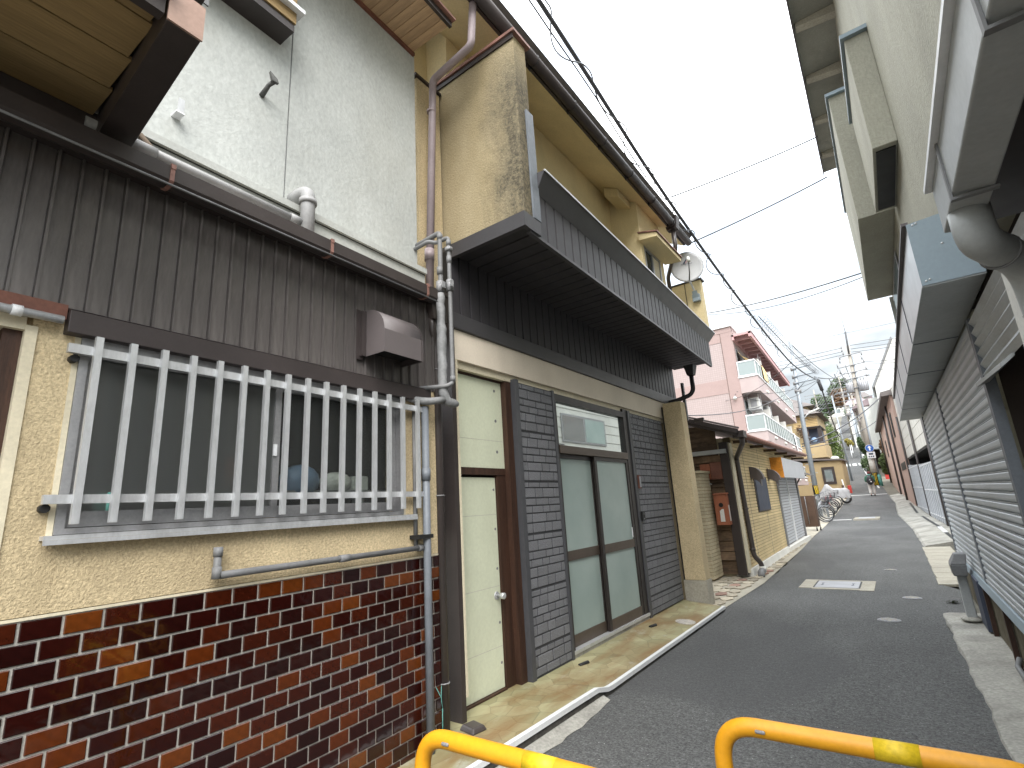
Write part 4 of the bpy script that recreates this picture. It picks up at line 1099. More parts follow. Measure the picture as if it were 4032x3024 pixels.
# end post
ps = MB(); ps.hexa([(-2.68, 7.70, 0.36), (-2.385, 7.70, 0.36), (-2.385, 7.93, 0.36), (-2.68, 7.93, 0.36)], [(-2.68, 7.70, 2.95), (-2.40, 7.70, 2.95), (-2.40, 7.93, 2.95), (-2.68, 7.93, 2.95)])
po = ps.build('end_post', 'stucco', mh, bev=0.006)
MB().box(-2.70, 7.69, 0.0, -2.375, 7.94, 0.358).build('post_base', 'concrete_pale', po)
MB().box(-2.85, 7.94, 0.0, -2.63, 8.5, 2.72).build('return_wall', 'stucco', mh)
MB().box(-2.705, 7.72, 0.1, -2.682, 7.9, 2.9).build('post_joint', 'black', mh)
MB().box(-2.45, 8.45, 2.70, -2.30, 8.52, 2.76).build('wall_bracket_block', 'blackbrown', mh)
MB().box(-2.60, 8.50, 2.76, -2.56, 8.56, 3.4).build('corner_flashing', 'black_trim', mh)

# down pipes, twin grey pipes
t = pipe('down_pipe', 'mauve brown downpipe that kinks over the fin wall and drops beside it', 'downpipe', [(-2.10, 2.75, 6.3), (-2.20, 2.76, 5.36), (-2.68, 2.78, 5.32), (-2.70, 2.70, 3.2)], 0.033, 'purple_pvc', rr=0.05, n=14,
         rings=[((-2.69, 2.76, 4.98), (-2.69, 2.759, 4.96)), ((-2.70, 2.71, 3.6), (-2.70, 2.708, 3.5))])
t = thing('down_pipe', 'dark brown downpipe with box hopper between the tiled wall and the pale green door', 'downpipe', (-2.62, 2.67, 0))
MB().hexa([(-2.70, 2.59, 2.93), (-2.55, 2.59, 2.93), (-2.55, 2.73, 2.93), (-2.70, 2.73, 2.93)], [(-2.74, 2.54, 3.12), (-2.52, 2.54, 3.12), (-2.52, 2.74, 3.12), (-2.74, 2.74, 3.12)]).build('hopper', 'dark_pvc', t)
MB().box(-2.75, 2.53, 3.122, -2.51, 2.75, 3.155).build('hopper_rim', 'dark_pvc', t)
MB().tube(bend([(-2.60, 2.62, 2.95), (-2.60, 2.62, 2.85), (-2.615, 2.67, 2.76), (-2.615, 2.67, 0.0)], 0.05), 0.034, 14).build('pipe', 'dark_pvc', t)
q = MB()
for z in (2.55, 1.62, 0.42): q.ring((-2.615, 2.67, z), (0, 0, 1), 0.036, 0.005, 16, 5); q.box(-2.66, 2.665, z - 0.004, -2.615, 2.69, z + 0.004)
q.build('clip', 'iron', t)
q = MB(); q.tube([(-2.59, 2.62, 0.42), (-2.575, 2.6, 0.36), (-2.565, 2.6, 0.3), (-2.575, 2.6, 0.36), (-2.6, 2.58, 0.42)], 0.003, 5); q.tube([(-2.565, 2.6, 0.3), (-2.56, 2.59, 0.1)], 0.003, 5)
tag(q.build('cord', 'teal'), 'thin pale green cord tied round the dark downpipe near the ground', 'cord')
t = thing('shoe_box', 'dark plastic drain box on the step at the foot of the pale green door', 'drain box', (-2.5, 2.75, 0.1))
MB().hexa([(-2.62, 2.80, 0.1), (-2.47, 2.77, 0.1), (-2.45, 2.9, 0.1), (-2.6, 2.93, 0.1)], [(-2.60, 2.815, 0.135), (-2.485, 2.79, 0.135), (-2.465, 2.88, 0.135), (-2.58, 2.91, 0.135)]).build('lid', 'dark_pvc', t, bev=0.01)
t = pipe('water_pipe', 'left grey pipe of the twin pipes, lagged with grey tape at the house corner', 'pipe', [(-2.85, 2.56, 3.56), (-2.475, 2.60, 3.62), (-2.475, 2.585, 2.28), (-2.47, 2.66, 2.255)], 0.019, 'pvc_grey', rr=0.03,
         rings=[((-2.475, 2.6, 3.60), (-2.475, 2.599, 3.56)), ((-2.475, 2.59, 3.32), (-2.475, 2.59, 3.26))])
lg = MB()
zz = 3.10; pts = []; rs = []
while zz > 2.30:
    pts.append((-2.475 + random.uniform(-0.004, 0.004), 2.588, zz)); rs.append(0.036 + random.uniform(-0.0035, 0.0035) - (0.006 if zz > 2.85 else 0)); zz -= 0.04
pts += [(-2.468, 2.62, 2.275), (-2.455, 2.68, 2.265), (-2.45, 2.71, 2.262)]; rs += [0.036, 0.032, 0.02]
lg.tube(pts, rs, 12).build('pipe_lagging', 'pipe_lag', t)
vv = MB(); vv.tube([(-2.475, 2.59, 3.20), (-2.475, 2.589, 3.11)], 0.031, 10); vv.tube([(-2.475, 2.59, 3.155), (-2.42, 2.575, 3.155)], 0.013, 8); vv.box(-2.43, 2.56, 3.13, -2.42, 2.59, 3.18)
vv.build('valve', 'iron', t)
MB().tube(bend([(-2.47, 2.60, 2.285), (-2.50, 2.47, 2.26), (-2.56, 2.40, 2.27), (-2.60, 2.34, 2.30)], 0.04), 0.026, 10).build('lagged_branch', 'pipe_lag', t)
t = pipe('water_pipe', 'right grey pipe of the twin pipes, slim and bare at the house corner', 'pipe', [(-2.83, 2.55, 3.53), (-2.56, 2.56, 3.56), (-2.52, 2.6, 3.545), (-2.405, 2.62, 3.56), (-2.405, 2.62, 2.40), (-2.43, 2.58, 2.375), (-2.62, 2.45, 2.37)], 0.016, 'pvc_grey', rr=0.03,
         rings=[((-2.405, 2.62, 3.53), (-2.405, 2.62, 3.49)), ((-2.405, 2.62, 3.40), (-2.405, 2.62, 3.34)), ((-2.405, 2.62, 2.45), (-2.405, 2.62, 2.41))])
vv = MB(); vv.tube([(-2.405, 2.62, 3.47), (-2.405, 2.62, 3.44)], 0.03, 10); vv.tube([(-2.405, 2.62, 3.20), (-2.405, 2.62, 3.11)], 0.027, 10); vv.tube([(-2.405, 2.62, 3.155), (-2.36, 2.60, 3.155)], 0.012, 8); vv.box(-2.37, 2.585, 3.13, -2.36, 2.615, 3.18)
vv.build('valve', 'iron', t)
# balcony rain outlet and far downpipe
t = thing('down_pipe', 'black rain outlet and bent pipe under the far end of the charcoal balcony', 'downpipe', (-2.3, 8.2, 3.0))
MB().hexa([(-2.36, 8.12, 3.42), (-2.26, 8.12, 3.42), (-2.26, 8.24, 3.42), (-2.36, 8.24, 3.42)], [(-2.39, 8.08, 3.58), (-2.23, 8.08, 3.58), (-2.23, 8.28, 3.58), (-2.39, 8.28, 3.58)]).build('outlet_box', 'dark_metal', t)
MB().tube(bend([(-2.31, 8.18, 3.43), (-2.31, 8.18, 3.18), (-2.36, 8.15, 3.10), (-2.56, 8.10, 3.04), (-2.7, 8.08, 3.02)], 0.06), 0.035, 12).build('pipe', 'dark_metal', t)
t = thing('down_pipe', 'mauve downpipe with hopper at the far end of the roof gutter', 'downpipe', (-2.2, 8.05, 5.9))
MB().hexa([(-2.19, 7.58, 5.72), (-2.03, 7.58, 5.72), (-2.03, 7.70, 5.72), (-2.19, 7.70, 5.72)], [(-2.21, 7.55, 5.92), (-2.0, 7.55, 5.92), (-2.0, 7.73, 5.92), (-2.21, 7.73, 5.92)]).build('hopper', 'brown_metal', t)
MB().tube(bend([(-2.11, 7.64, 5.74), (-2.11, 7.66, 5.40), (-2.20, 7.74, 5.30), (-2.46, 8.2, 5.20), (-2.50, 8.34, 5.05), (-2.50, 8.36, 4.3)], 0.06), 0.035, 12).build('pipe', 'dark_pvc', t)
# satellite dish
def dish():
    c = Vector((-2.175, 8.40, 5.36)); t = thing('satellite_dish', 'white satellite dish on an arm at the far end of the charcoal balcony', 'satellite dish', (-2.2, 8.65, 4.95))
    ax = Vector((0.35, -0.93, 0.12)).normalized(); u = Vector((0, 0, 1)).cross(ax).normalized(); v = ax.cross(u)
    ra, rb_ = 0.272, 0.295
    rows = []
    for i in range(7):
        f = i / 6
        rows.append([c + ax * (0.055 * f * f - 0.02) + u * (ra * f * math.cos(2 * math.pi * k / 32)) + v * (rb_ * f * math.sin(2 * math.pi * k / 32)) for k in range(33)])
    mb = MB().grid(rows, True)
    back = []
    for i in range(7):
        f = i / 6
        back.append([c + ax * (0.055 * f * f - 0.035) + u * (ra * f * math.cos(2 * math.pi * k / 32)) + v * (rb_ * f * math.sin(2 * math.pi * k / 32)) for k in range(33)])
    mb.grid(back, True); mb.grid([rows[-1], back[-1]])
    mb.build('reflector', 'dish_grey', t)
    p = lambda a, b, d=0.0: c + u * a + v * b + ax * d
    MB().tube([p(0, -0.27, 0.03), p(0.01, -0.18, 0.16), p(0.015, -0.02, 0.24)], 0.012, 8).build('feed_arm', 'pvc_grey', t)
    MB().tube([p(0.015, -0.04, 0.25), p(0.015, 0.0, 0.25), p(0.015, 0.06, 0.24)], [0.026, 0.03, 0.02], 10).build('receiver', 'white_stuff', t)
    lg_ = MB(); lg_.face([p(-0.06, 0.09, 0.0), p(-0.028, 0.085, 0.0), p(0.03, 0.185, 0.016), p(0.022, 0.19, 0.016)]); lg_.build('emblem_slash', 'ink', t)
    lg_ = MB(); lg_.face([p(-0.02, 0.085, 0.002), p(-0.006, 0.085, 0.002), p(0.036, 0.16, 0.014), p(0.03, 0.18, 0.016)]); lg_.build('emblem_swoosh', 'pink_soffit', t)  # pinkish swoosh printed beside the dark slash
    cu = bpy.data.curves.new('lettering', 'FONT'); cu.body = 'SUPER BIRD'; cu.size = 0.036; cu.align_x = 'CENTER'; cu.extrude = 0.0005
    o = bpy.data.objects.new('lettering', cu); C.objects.link(o)
    dg = bpy.context.evaluated_depsgraph_get(); me = bpy.data.meshes.new_from_object(o.evaluated_get(dg)); bpy.data.objects.remove(o)
    me.materials.clear(); me.materials.append(M['ink'])
    mt = Matrix((u, v, ax)).transposed().to_4x4(); mt.translation = p(0.0, 0.062, 0.004) - ORG[t.name]
    me.transform(mt); o = bpy.data.objects.new('lettering', me); C.objects.link(o); o.parent = t
    MB().tube(bend([p(0, -0.02, -0.04), p(0, -0.12, -0.1), (-2.14, 8.52, 4.95), (-2.14, 8.60, 4.88)], 0.05), 0.016, 8).build('mast', 'alu', t)
    b = MB(); b.box(-2.20, 8.54, 4.78, -2.08, 8.612, 4.9); b.face([(-2.2, 8.56, 4.78), (-2.08, 8.56, 4.78), (-2.1, 8.5, 4.95), (-2.18, 8.5, 4.95)])
    b.build('bracket', 'bluegrey', t)
dish()
# bell panel and intercom on the right brick panel
t = thing('nameplate', 'small red brown nameplate on the charcoal bricks right of the sliding doors', 'nameplate', (-2.70, 6.48, 1.66))
MB().box(-2.702, 6.445, 1.66, -2.682, 6.515, 1.83).build('board', 'wood_red', t, bev=0.003)
MB().box(-2.6815, 6.462, 1.675, -2.679, 6.505, 1.815).build('name_strip', 'cover_grey', t)
t = thing('intercom', 'black door intercom below the nameplate', 'intercom', (-2.70, 6.46, 1.25))
MB().box(-2.702, 6.42, 1.25, -2.675, 6.505, 1.37).build('case', 'black', t, bev=0.005)
MB().disc((-2.675, 6.462, 1.335), (1, 0, 0), 0.014, 0.012, 0.003, 14).build('lens', 'pane_dark', t)
MB().box(-2.675, 6.445, 1.265, -2.672, 6.48, 1.285).build('call_button', 'pvc_grey', t)
# yellow pipe barriers across the lane
def barrier(lab, xl, xr, y0, slope, zt):
    t = thing('barrier', lab, 'barrier', (xl, y0, 0), 'yellow pipe barriers')
    yq = lambda x: y0 + slope * (x - xl)
    pts = [(xl, yq(xl), 0.0), (xl, yq(xl), zt), (xr, yq(xr), zt), (xr, yq(xr), 0.0)]
    MB().tube(bend(pts, 0.115, 12), 0.0265, 20).build('rail', 'yellow_paint', t)
    a = xl + (0.40 if zt else 0); 
    a = xl + 0.42
    MB().tube([(a, yq(a), zt), (a + 0.052, yq(a + 0.052), zt), (a + 0.104, yq(a + 0.104), zt)], 0.0272, 20).build('reflective_tape', 'yellow_tape', t)
    b = xl + 0.115
    MB().box(b, yq(b) - 0.032, zt - 0.005, b + 0.03, yq(b) - 0.022, zt + 0.005).build('reflector', 'iron', t, bev=0.004)
    MB().disc((xl, yq(xl), 0), (0, 0, 1), 0.05, 0.045, 0.02, 16).build('foot_flange', 'iron', t)
    MB().disc((xr, yq(xr), 0), (0, 0, 1), 0.05, 0.045, 0.02, 16).build('foot_flange', 'iron', t)
    return t
barrier('nearer yellow pipe barrier rising at the tiled wall corner', -1.425, -0.62, 1.345, 0.02, 0.79)
barrier('yellow pipe barrier set farther out in the lane on the right', -0.605, 0.20, 1.875, 0.02, 0.79)

# ------------------------------------------------------------------ right side: shutter building
def RF(p):      # p.x = distance out from the wall line towards the lane
    return Vector((0.545 - 0.006 * (p.y - 5.0) - p.x, p.y, p.z))
rbld = thing('shop_building', 'grey stucco shop building on the right with two steel roller shutters', 'building', (0.6, 6.6, 0))
Q = lambda: MB(RF)
q = Q(); q.box(-4, 3.98, 2.4, -0.02, 9.55, 2.6); q.box(-5, 1.2, 2.62, 0, 9.55, 8.0); q.box(-4, 9.38, 0, -0.05, 9.55, 2.4)
q.build('wall', 'right_stucco', rbld)
q = Q(); q.grid([[(-0.05, 1.2, 0), (-1.5, 1.2, 0), (-1.5, 3.98, 0), (-0.05, 3.98, 0)], [(-0.05, 1.2, 2.6), (-1.5, 1.2, 2.6), (-1.5, 3.98, 2.6), (-0.05, 3.98, 2.6)]]); q.face([(-0.02, 1.2, 2.5), (-1.5, 1.2, 2.5), (-1.5, 3.98, 2.5), (-0.02, 3.98, 2.5)]); q.face([(-0.02, 1.2, 0.06), (-1.5, 1.2, 0.06), (-1.5, 3.98, 0.06), (-0.02, 3.98, 0.06)])
q.build('dark_entry', 'dark_wall', rbld)
tag(MB().ball((0.82, 5.2, 1.79), 0.07, (0.25, 1, 0.65)).build('wall_lantern', 'mail_red'), 'faint reddish oval object inside the dark entry at the right edge', 'lantern') if False else None
# shutters
def slat():
    mb = MB()
    pr = [(0, 0), (0.006, 0.002), (0.013, 0.010), (0.015, 0.020), (0.014, 0.044), (0.009, 0.0495), (0.001, 0.0505), (0.001, 0.0545), (0.008, 0.0555), (0.008, 0.0605), (0.0, 0.062)]
    mb.grid([[(-a, 0, z), (-a, 1, z)] for a, z in pr])
    return pmesh('slat', mb, 'shutter')
sme = slat()
srot = math.atan(0.006)
for (y0, y1, lab) in ((4.02, 6.68, 'nearer roller shutter bay'), (6.78, 9.40, 'farther roller shutter bay')):
    q = Q(); q.box(-0.03, y0, 0.56, -0.012, y1, 2.42)
    sh = q.build('roller_shutter', 'black', rbld, label=lab)
    z = 0.60
    while z < 2.40:
        b = RF(Vector((0, y0, z)))
        o = inst('slat', sme, b, sh, srot, (1, y1 - y0, 1))
        z += 0.0635
    q = Q(); q.box(-0.01, y0, 0.575, 0.02, y1, 0.60); q.build('bottom_rail', 'alu', sh)
parts('shutter_guide', 'pvc_bluegrey', rbld, [(-0.03, y, 0.56, 0.022, y + (0.10 if 5 < y < 8 else 0.07), 2.44) for y in (3.95, 6.68, 9.40)], RF)
q = Q(); q.hexa([(-0.02, 3.95, 0.50), (0.05, 3.95, 0.50), (0.05, 9.5, 0.50), (-0.02, 9.5, 0.50)], [(-0.02, 3.95, 0.565), (0.03, 3.95, 0.555), (0.03, 9.5, 0.555), (-0.02, 9.5, 0.565)])
q.build('shutter_sill', 'bluegrey', rbld)
pr = []
k = 0
while k * 0.035 < 6.5:
    pr.append((-0.02 + (0.014 if k % 2 else 0), 3.0 + k * 0.035)); k += 1
q = Q(); q.grid([[(a, y, 0.03) for a, y in pr], [(a, y, 0.5) for a, y in pr]]); q.build('corrugated_base', 'corrug', rbld)
parts('base_batten', 'wood_dark', rbld, [(0.0, y, 0.03, 0.035, y + 0.05, 0.5) for y in (4.55, 5.88, 7.0)], RF)
q = Q(); q.tube(bend([(0.02, 5.75, 0.15), (0.05, 5.7, 0.1), (0.05, 5.0, 0.09), (0.04, 3.0, 0.09)], 0.05), 0.018, 10); q.build('base_pipe', 'pvc_grey', rbld)
# lifted panel over the entry
q = Q(); q.hexa([(0.0, 3.2, 2.05), (0.06, 3.2, 2.0), (0.06, 3.97, 2.03), (0.0, 3.97, 2.05)], [(0.0, 3.2, 2.07), (0.06, 3.2, 2.02), (0.06, 3.97, 2.05), (0.0, 3.97, 2.07)])
q.build('entry_header_tray', 'grey_paint', rbld)
q = Q(); q.grid([[(0.0 + (0.02 if (k % 2) else 0), 2.0, 2.06 + 0.032 * k), (0.0 + (0.02 if (k % 2) else 0), 3.97, 2.06 + 0.032 * k)] for k in range(12)]); q.build('entry_header', 'shutter', rbld)
# awning housing
q = MB()
A = lambda y, d0, d1: (0.31 - 0.008 * (y - 3.28) if d0 else 0.545 - 0.006 * (y - 5))
yN, yF = 3.28, 9.85
fN, fF = 0.309, 0.250
bN, bF = 0.56, 0.53
q.hexa([(fN, yN, 2.50), (bN, yN, 2.50), (bF, yF, 2.47), (fF, yF, 2.47)], [(fN, yN, 2.85), (bN, yN, 2.87), (bF, yF, 2.83), (fF, yF, 2.81)])
aw = q.build('awning_housing', 'awning_alu', rbld, bev=0.004)
MB().hexa([(fN - 0.001, yN - 0.006, 2.498), (bN, yN - 0.006, 2.498), (bN, yN - 0.001, 2.498), (fN - 0.001, yN - 0.001, 2.498)], [(fN - 0.001, yN - 0.006, 2.852), (bN, yN - 0.006, 2.872), (bN, yN - 0.001, 2.872), (fN - 0.001, yN - 0.001, 2.852)]).build('end_plate', 'bluegrey', aw)
MB().hexa([(fN - 0.002, yN, 2.49), (bN, yN, 2.49), (bF, yF, 2.46), (fF - 0.002, yF, 2.46)], [(fN - 0.002, yN, 2.498), (bN, yN, 2.498), (bF, yF, 2.468), (fF - 0.002, yF, 2.468)]).build('underside_plate', 'grey_paint', aw)
MB().hexa([(fN - 0.02, yN, 2.852), (fN + 0.01, yN, 2.852), (fF + 0.01, yF, 2.812), (fF - 0.02, yF, 2.812)], [(fN - 0.02, yN, 2.868), (fN + 0.01, yN, 2.868), (fF + 0.01, yF, 2.83), (fF - 0.02, yF, 2.83)]).build('top_edge', 'hood_metal', aw)
q = MB()
for f in (0.2, 0.39, 0.58, 0.78):
    y = yN + f * (yF - yN); x = fN + f * (fF - fN); z = 2.5 - 0.03 * f
    q = MB(); q.box(x - 0.004, y, z + 0.0, x - 0.0005, y + 0.012, z + 0.35 - 0.01 * f); q.box(x, y, z - 0.013, 0.55, y + 0.012, z - 0.0105); q.build('panel_joint', 'ink', aw)
q = MB()
for (a, z) in ((0.33, 2.52), (0.345, 2.525), (0.43, 2.70), (0.335, 2.84), (0.35, 2.845)): q.ball((a, yN - 0.007, z), 0.006, (1, 0.6, 1), 8, 5)
q.build('screw', 'alu', aw)
# upper storeys
q = Q()
q.box(0.0, 4.8, 4.22, 0.172, 6.05, 5.33)
o1 = q.build('oriel', 'right_stucco', rbld, bev=0.006)
q = Q(); q.box(-0.01, 4.76, 5.332, 0.20, 6.09, 5.37); q.build('oriel_capping', 'bluegrey', o1)
q = Q(); q.box(0.015, 4.86, 4.205, 0.15, 5.98, 4.218); q.build('oriel_underside', 'black', o1)
q = Q(); q.box(0.0, 6.25, 4.30, 0.32, 9.3, 5.86)
o2 = q.build('oriel', 'right_stucco', rbld, bev=0.006)
q = Q(); q.box(-0.01, 6.21, 5.862, 0.345, 9.34, 5.90); q.build('oriel_capping', 'bluegrey', o2)
q = Q(); q.box(0.01, 7.2, 3.05, 0.02, 9.2, 4.2); wn = q.build('window', 'alu_dark', rbld)
q = Q(); q.box(0.021, 7.26, 3.1, 0.024, 8.2, 4.15); q.build('pane', 'pane', wn)
q = Q(); q.box(0.021, 8.26, 3.1, 0.024, 9.14, 4.15); q.build('pane', 'pane', wn)
q = Q(); q.box(0.0, 9.36, 2.9, 0.05, 9.42, 4.3); q.build('corner_pipe', 'grey_paint', rbld)
q = Q(); q.box(0.0, 1.1, 7.62, 0.47, 11.0, 7.70)
ev = q.build('eaves_slab', 'eave_conc', rbld)
q = Q()
y = 1.3
while y < 10.9:
    Q().hexa([(0.0, y, 7.50), (0.45, y, 7.56), (0.45, y + 0.12, 7.56), (0.0, y + 0.12, 7.50)], [(0.0, y, 7.619), (0.45, y, 7.619), (0.45, y + 0.12, 7.619), (0.0, y + 0.12, 7.619)]).build('eaves_rib', 'concrete_pale', ev); y += 1.12
q = Q(); q.box(0.471, 1.1, 7.58, 0.49, 11.03, 7.74); q.build('eaves_edge', 'hood_metal', ev)
q = Q(); q.box(0.002, 3.2, 4.75, 0.02, 3.28, 6.6); q.build('wall_slot', 'purple_pvc', rbld)
# neighbour's eaves gutter close at the right edge
nb = thing('shop_building', 'near building at the right edge showing only its grey eaves gutter and dark soffit', 'building', (0.7, 0.5, 0))
MB().box(0.62, 0.0, 0, 3.0, 2.25, 2.36).build('wall', 'dark_wall', nb)
MB().box(0.335, -0.2, 2.28, 0.62, 2.05, 2.36).build('soffit', 'blackbrown', nb)
MB().hexa([(0.335, -0.2, 2.36), (3.0, -0.2, 2.36), (3.0, 2.1, 2.36), (0.335, 2.1, 2.36)], [(0.335, -0.2, 2.42), (3.0, -0.2, 3.4), (3.0, 2.1, 3.4), (0.335, 2.1, 2.42)]).build('roof', 'roof_dark', nb)
g = MB(); g.prism([(0.252, -0.2, 2.345), (0.252, -0.2, 2.20), (0.332, -0.2, 2.19), (0.334, -0.2, 2.345)], (0, 2.04, 0))
gt = g.build('box_gutter', 'grey_paint', nb, bev=0.004)
MB().box(0.236, -0.2, 2.346, 0.262, 1.86, 2.36).build('gutter_lip', 'white_metal', gt)
MB().box(0.27, -0.2, 2.36, 0.30, 1.92, 2.47).build('verge_strip', 'purple_pvc', gt)
for y in (0.98, 1.58):
    q = MB(); q.box(0.2465, y, 2.182, 0.2515, y + 0.016, 2.36); q.box(0.2515, y, 2.182, 0.338, y + 0.016, 2.1885)
    q.build('gutter_strap', 'pvc_grey', gt)
t = thing('down_pipe', 'fat grey downspout bending from the eaves gutter at the right edge', 'downspout', (0.4, 1.95, 0))
MB().tube(bend([(0.295, 1.72, 2.20), (0.295, 1.72, 2.11), (0.415, 1.93, 2.08), (0.425, 1.95, 1.9), (0.43, 1.95, 0.0)], 0.075, 8), 0.045, 18).build('pipe', 'grey_paint', t)
q = MB(); q.ring((0.345, 1.808, 2.095), (0.12, 0.21, -0.03), 0.0455, 0.004, 20, 5); q.ring((0.427, 1.95, 2.0), (0, 0, 1), 0.046, 0.005, 20, 5); q.ring((0.427, 1.95, 1.94), (0, 0, 1), 0.046, 0.004, 20, 5)
q.build('joint', 'pvc_grey', t)
tag(MB().box(0.40, 2.06, 1.76, 0.46, 2.16, 2.18).build('backing_board', 'white_plaster'), 'pale flat board standing behind the fat grey downspout', 'board')
# grey hooded post on the concrete strip
t = thing('vent_post', 'grey concrete post with faceted hood beside the shutters', 'post', (0.40, 7.75, 0.05))
MB().hexa([(0.36, 7.66, 0.05), (0.45, 7.66, 0.05), (0.45, 7.80, 0.05), (0.36, 7.80, 0.05)], [(0.36, 7.68, 0.58), (0.44, 7.68, 0.58), (0.44, 7.8, 0.58), (0.36, 7.8, 0.58)]).build('shaft', 'grey_paint', t, bev=0.012)
q = MB(); q.hexa([(0.33, 7.58, 0.50), (0.45, 7.58, 0.50), (0.45, 7.84, 0.50), (0.33, 7.84, 0.50)], [(0.32, 7.57, 0.62), (0.46, 7.57, 0.62), (0.46, 7.85, 0.62), (0.32, 7.85, 0.62)])
q.hexa([(0.32, 7.57, 0.621), (0.46, 7.57, 0.621), (0.46, 7.85, 0.621), (0.32, 7.85, 0.621)], [(0.38, 7.62, 0.73), (0.48, 7.62, 0.73), (0.48, 7.80, 0.73), (0.38, 7.80, 0.73)])
q.build('hood', 'pvc_grey', t, bev=0.01)
MB().ball((0.40, 7.72, 0.05), 0.1, (1, 1.3, 0.3)).build('mortar_foot', 'concrete', t)
tag(MB().box(0.47, 7.1, 0.05, 0.53, 7.55, 0.52).build('panel', 'ink'), 'dark panel leaning between the hooded post and the corrugated base', 'panel')
wd = MB()
for k in range(40):
    a = random.uniform(0, 6.28); r = random.uniform(0, 0.07); x, y = 0.3 + r * math.cos(a), 8.9 + 1.4 * r * math.sin(a)
    wd.face([(x, y, 0.0), (x + 0.02, y + 0.01, 0.02), (x + 0.03, y - 0.01, 0.035), (x + 0.012, y - 0.015, 0.02)])
tag(wd.build('weed', 'leaf'), 'small weed tuft at the edge of the asphalt near the grey hooded post', 'weed')

# ------------------------------------------------------------------ right side beyond: white panelled building, pink rendered building
def WF(p):
    return Vector((1.2 - 0.036 * (p.y - 22.0) - p.x, p.y, p.z))
wb = thing('building', 'off-white panelled building with white folding gates beyond the shutters', 'building', WF(Vector((0, 22, 0))))
q = MB(WF); q.box(-6, 9.6, 0.0, -0.02, 21.9, 6.5); q.box(-6, 21.9, 2.75, -0.02, 33.6, 6.5); q.box(-6, 33.2, 0, -0.02, 33.6, 2.75); q.box(-6, 21.9, 0, -3, 33.2, 2.75)
q.build('wall', 'black', wb)
q = MB(WF); q.box(-3, 21.9, 0, -2.9, 33.2, 2.75); q.build('garage_back', 'dark_wall', wb)
pme = pmesh('wall_panel', bevbox(0.98, 0.02, 0.44, 0.006), 'panel_white')
wrot = math.atan(0.036)
for iy in range(24):
    for iz in range(14):
        y = 10.1 + iy * 1.0; z = 0.1 + 0.225 + iz * 0.455
        if y > 21.8 and z < 2.7: continue
        if y < 17.5 and z > 2.7: continue
        p = WF(Vector((-0.02, y, z)))
        o = inst('wall_panel', pme, p, wb, math.pi + wrot)
z = 2.76
while z < 6.4:
    MB(WF).hexa([(-0.02, 10.05, z), (0.012, 10.05, z), (0.012, 17.4, z), (-0.02, 17.4, z)], [(-0.02, 10.05, z + 0.27), (0.0, 10.05, z + 0.27), (0.0, 17.4, z + 0.27), (-0.02, 17.4, z + 0.27)]).build('siding_board', 'panel_white', wb)
    z += 0.28
q = MB(WF); q.box(-0.03, 12.0, 3.2, 0.03, 14.5, 4.0); wn = q.build('window', 'alu_dark', wb)
q = MB(WF); q.box(0.031, 12.08, 3.26, 0.034, 13.2, 3.94); q.build('pane', 'pane', wn)
q = MB(WF); q.box(0.031, 13.28, 3.26, 0.034, 14.42, 3.94); q.build('pane', 'frost', wn)
def gate(lab, y0, y1, h):
    t = thing('folding_gate', lab, 'gate', WF(Vector((0.05, y0, zr(y0) + 0.1))), 'white gates on the right')
    n = int((y1 - y0) / 0.3)
    pm = pmesh('gate_slat', MB().box(-0.02, 0.02, 0, 0.02, 0.26, h), 'white_shutter')
    for k in range(n):
        y = y0 + k * (y1 - y0) / n
        inst('gate_slat', pm, WF(Vector((0.05 + 0.025 * (k % 2), y, zr(y) + 0.14))), t, wrot)
    q = MB(WF)
    for zz in (0.22, h * 0.55, h):
        q.box(0.072, y0, zr(y0) + 0.14 + zz - 0.04, 0.09, y1, zr(y0) + 0.14 + zz)
    q.build('gate_rail', 'white_metal', t)
gate('nearer white folding gate with cross rails on the right of the lane', 22.0, 27.0, 2.05)
gate('farther white folding gate before the dusty pink building', 27.6, 33.0, 2.05)
for (y, lab, zt) in ((21.9, 'dark downpipe between the panelled wall and the first white gate', 3.9), (27.3, 'dark downpipe between the two white gates', 4.2), (33.4, 'dark downpipe at the far end of the white gates', 5.0)):
    pipe('down_pipe', lab, 'downpipe', [tuple(WF(Vector((0.06, y, zt)))), tuple(WF(Vector((0.06, y, zr(y) + 0.1))))], 0.05, 'dark_pvc', n=8, group='dark downpipes on the right')
pk = thing('building', 'dusty pink rendered building with narrow windows past the white gates', 'building', WF(Vector((0, 44, zr(44)))))
q = MB(WF); q.box(-6, 33.7, 0, 0.12, 56, 6.35); q.build('wall', 'brown_pink', pk)
q = MB(WF); q.hexa([(-6, 33.5, 6.36), (0.5, 33.5, 6.2), (0.5, 56.3, 6.2), (-6, 56.3, 6.36)], [(-6, 33.5, 7.6), (0.5, 33.5, 6.42), (0.5, 56.3, 6.42), (-6, 56.3, 7.6)]); q.build('roof', 'roof_dark', pk)
for (y0, z0, z1) in ((36.2, 4.2, 5.6), (39.5, 4.0, 5.5), (45.5, 3.9, 5.3), (50.0, 3.7, 5.0)):
    q = MB(WF); q.box(0.12, y0, z0, 0.16, y0 + 0.9, z1); wn = q.build('window', 'blackbrown', pk)
    q = MB(WF); q.box(0.161, y0 + 0.1, z0 + 0.1, 0.165, y0 + 0.8, z1 - 0.1); q.build('pane', 'pane_dark', wn)
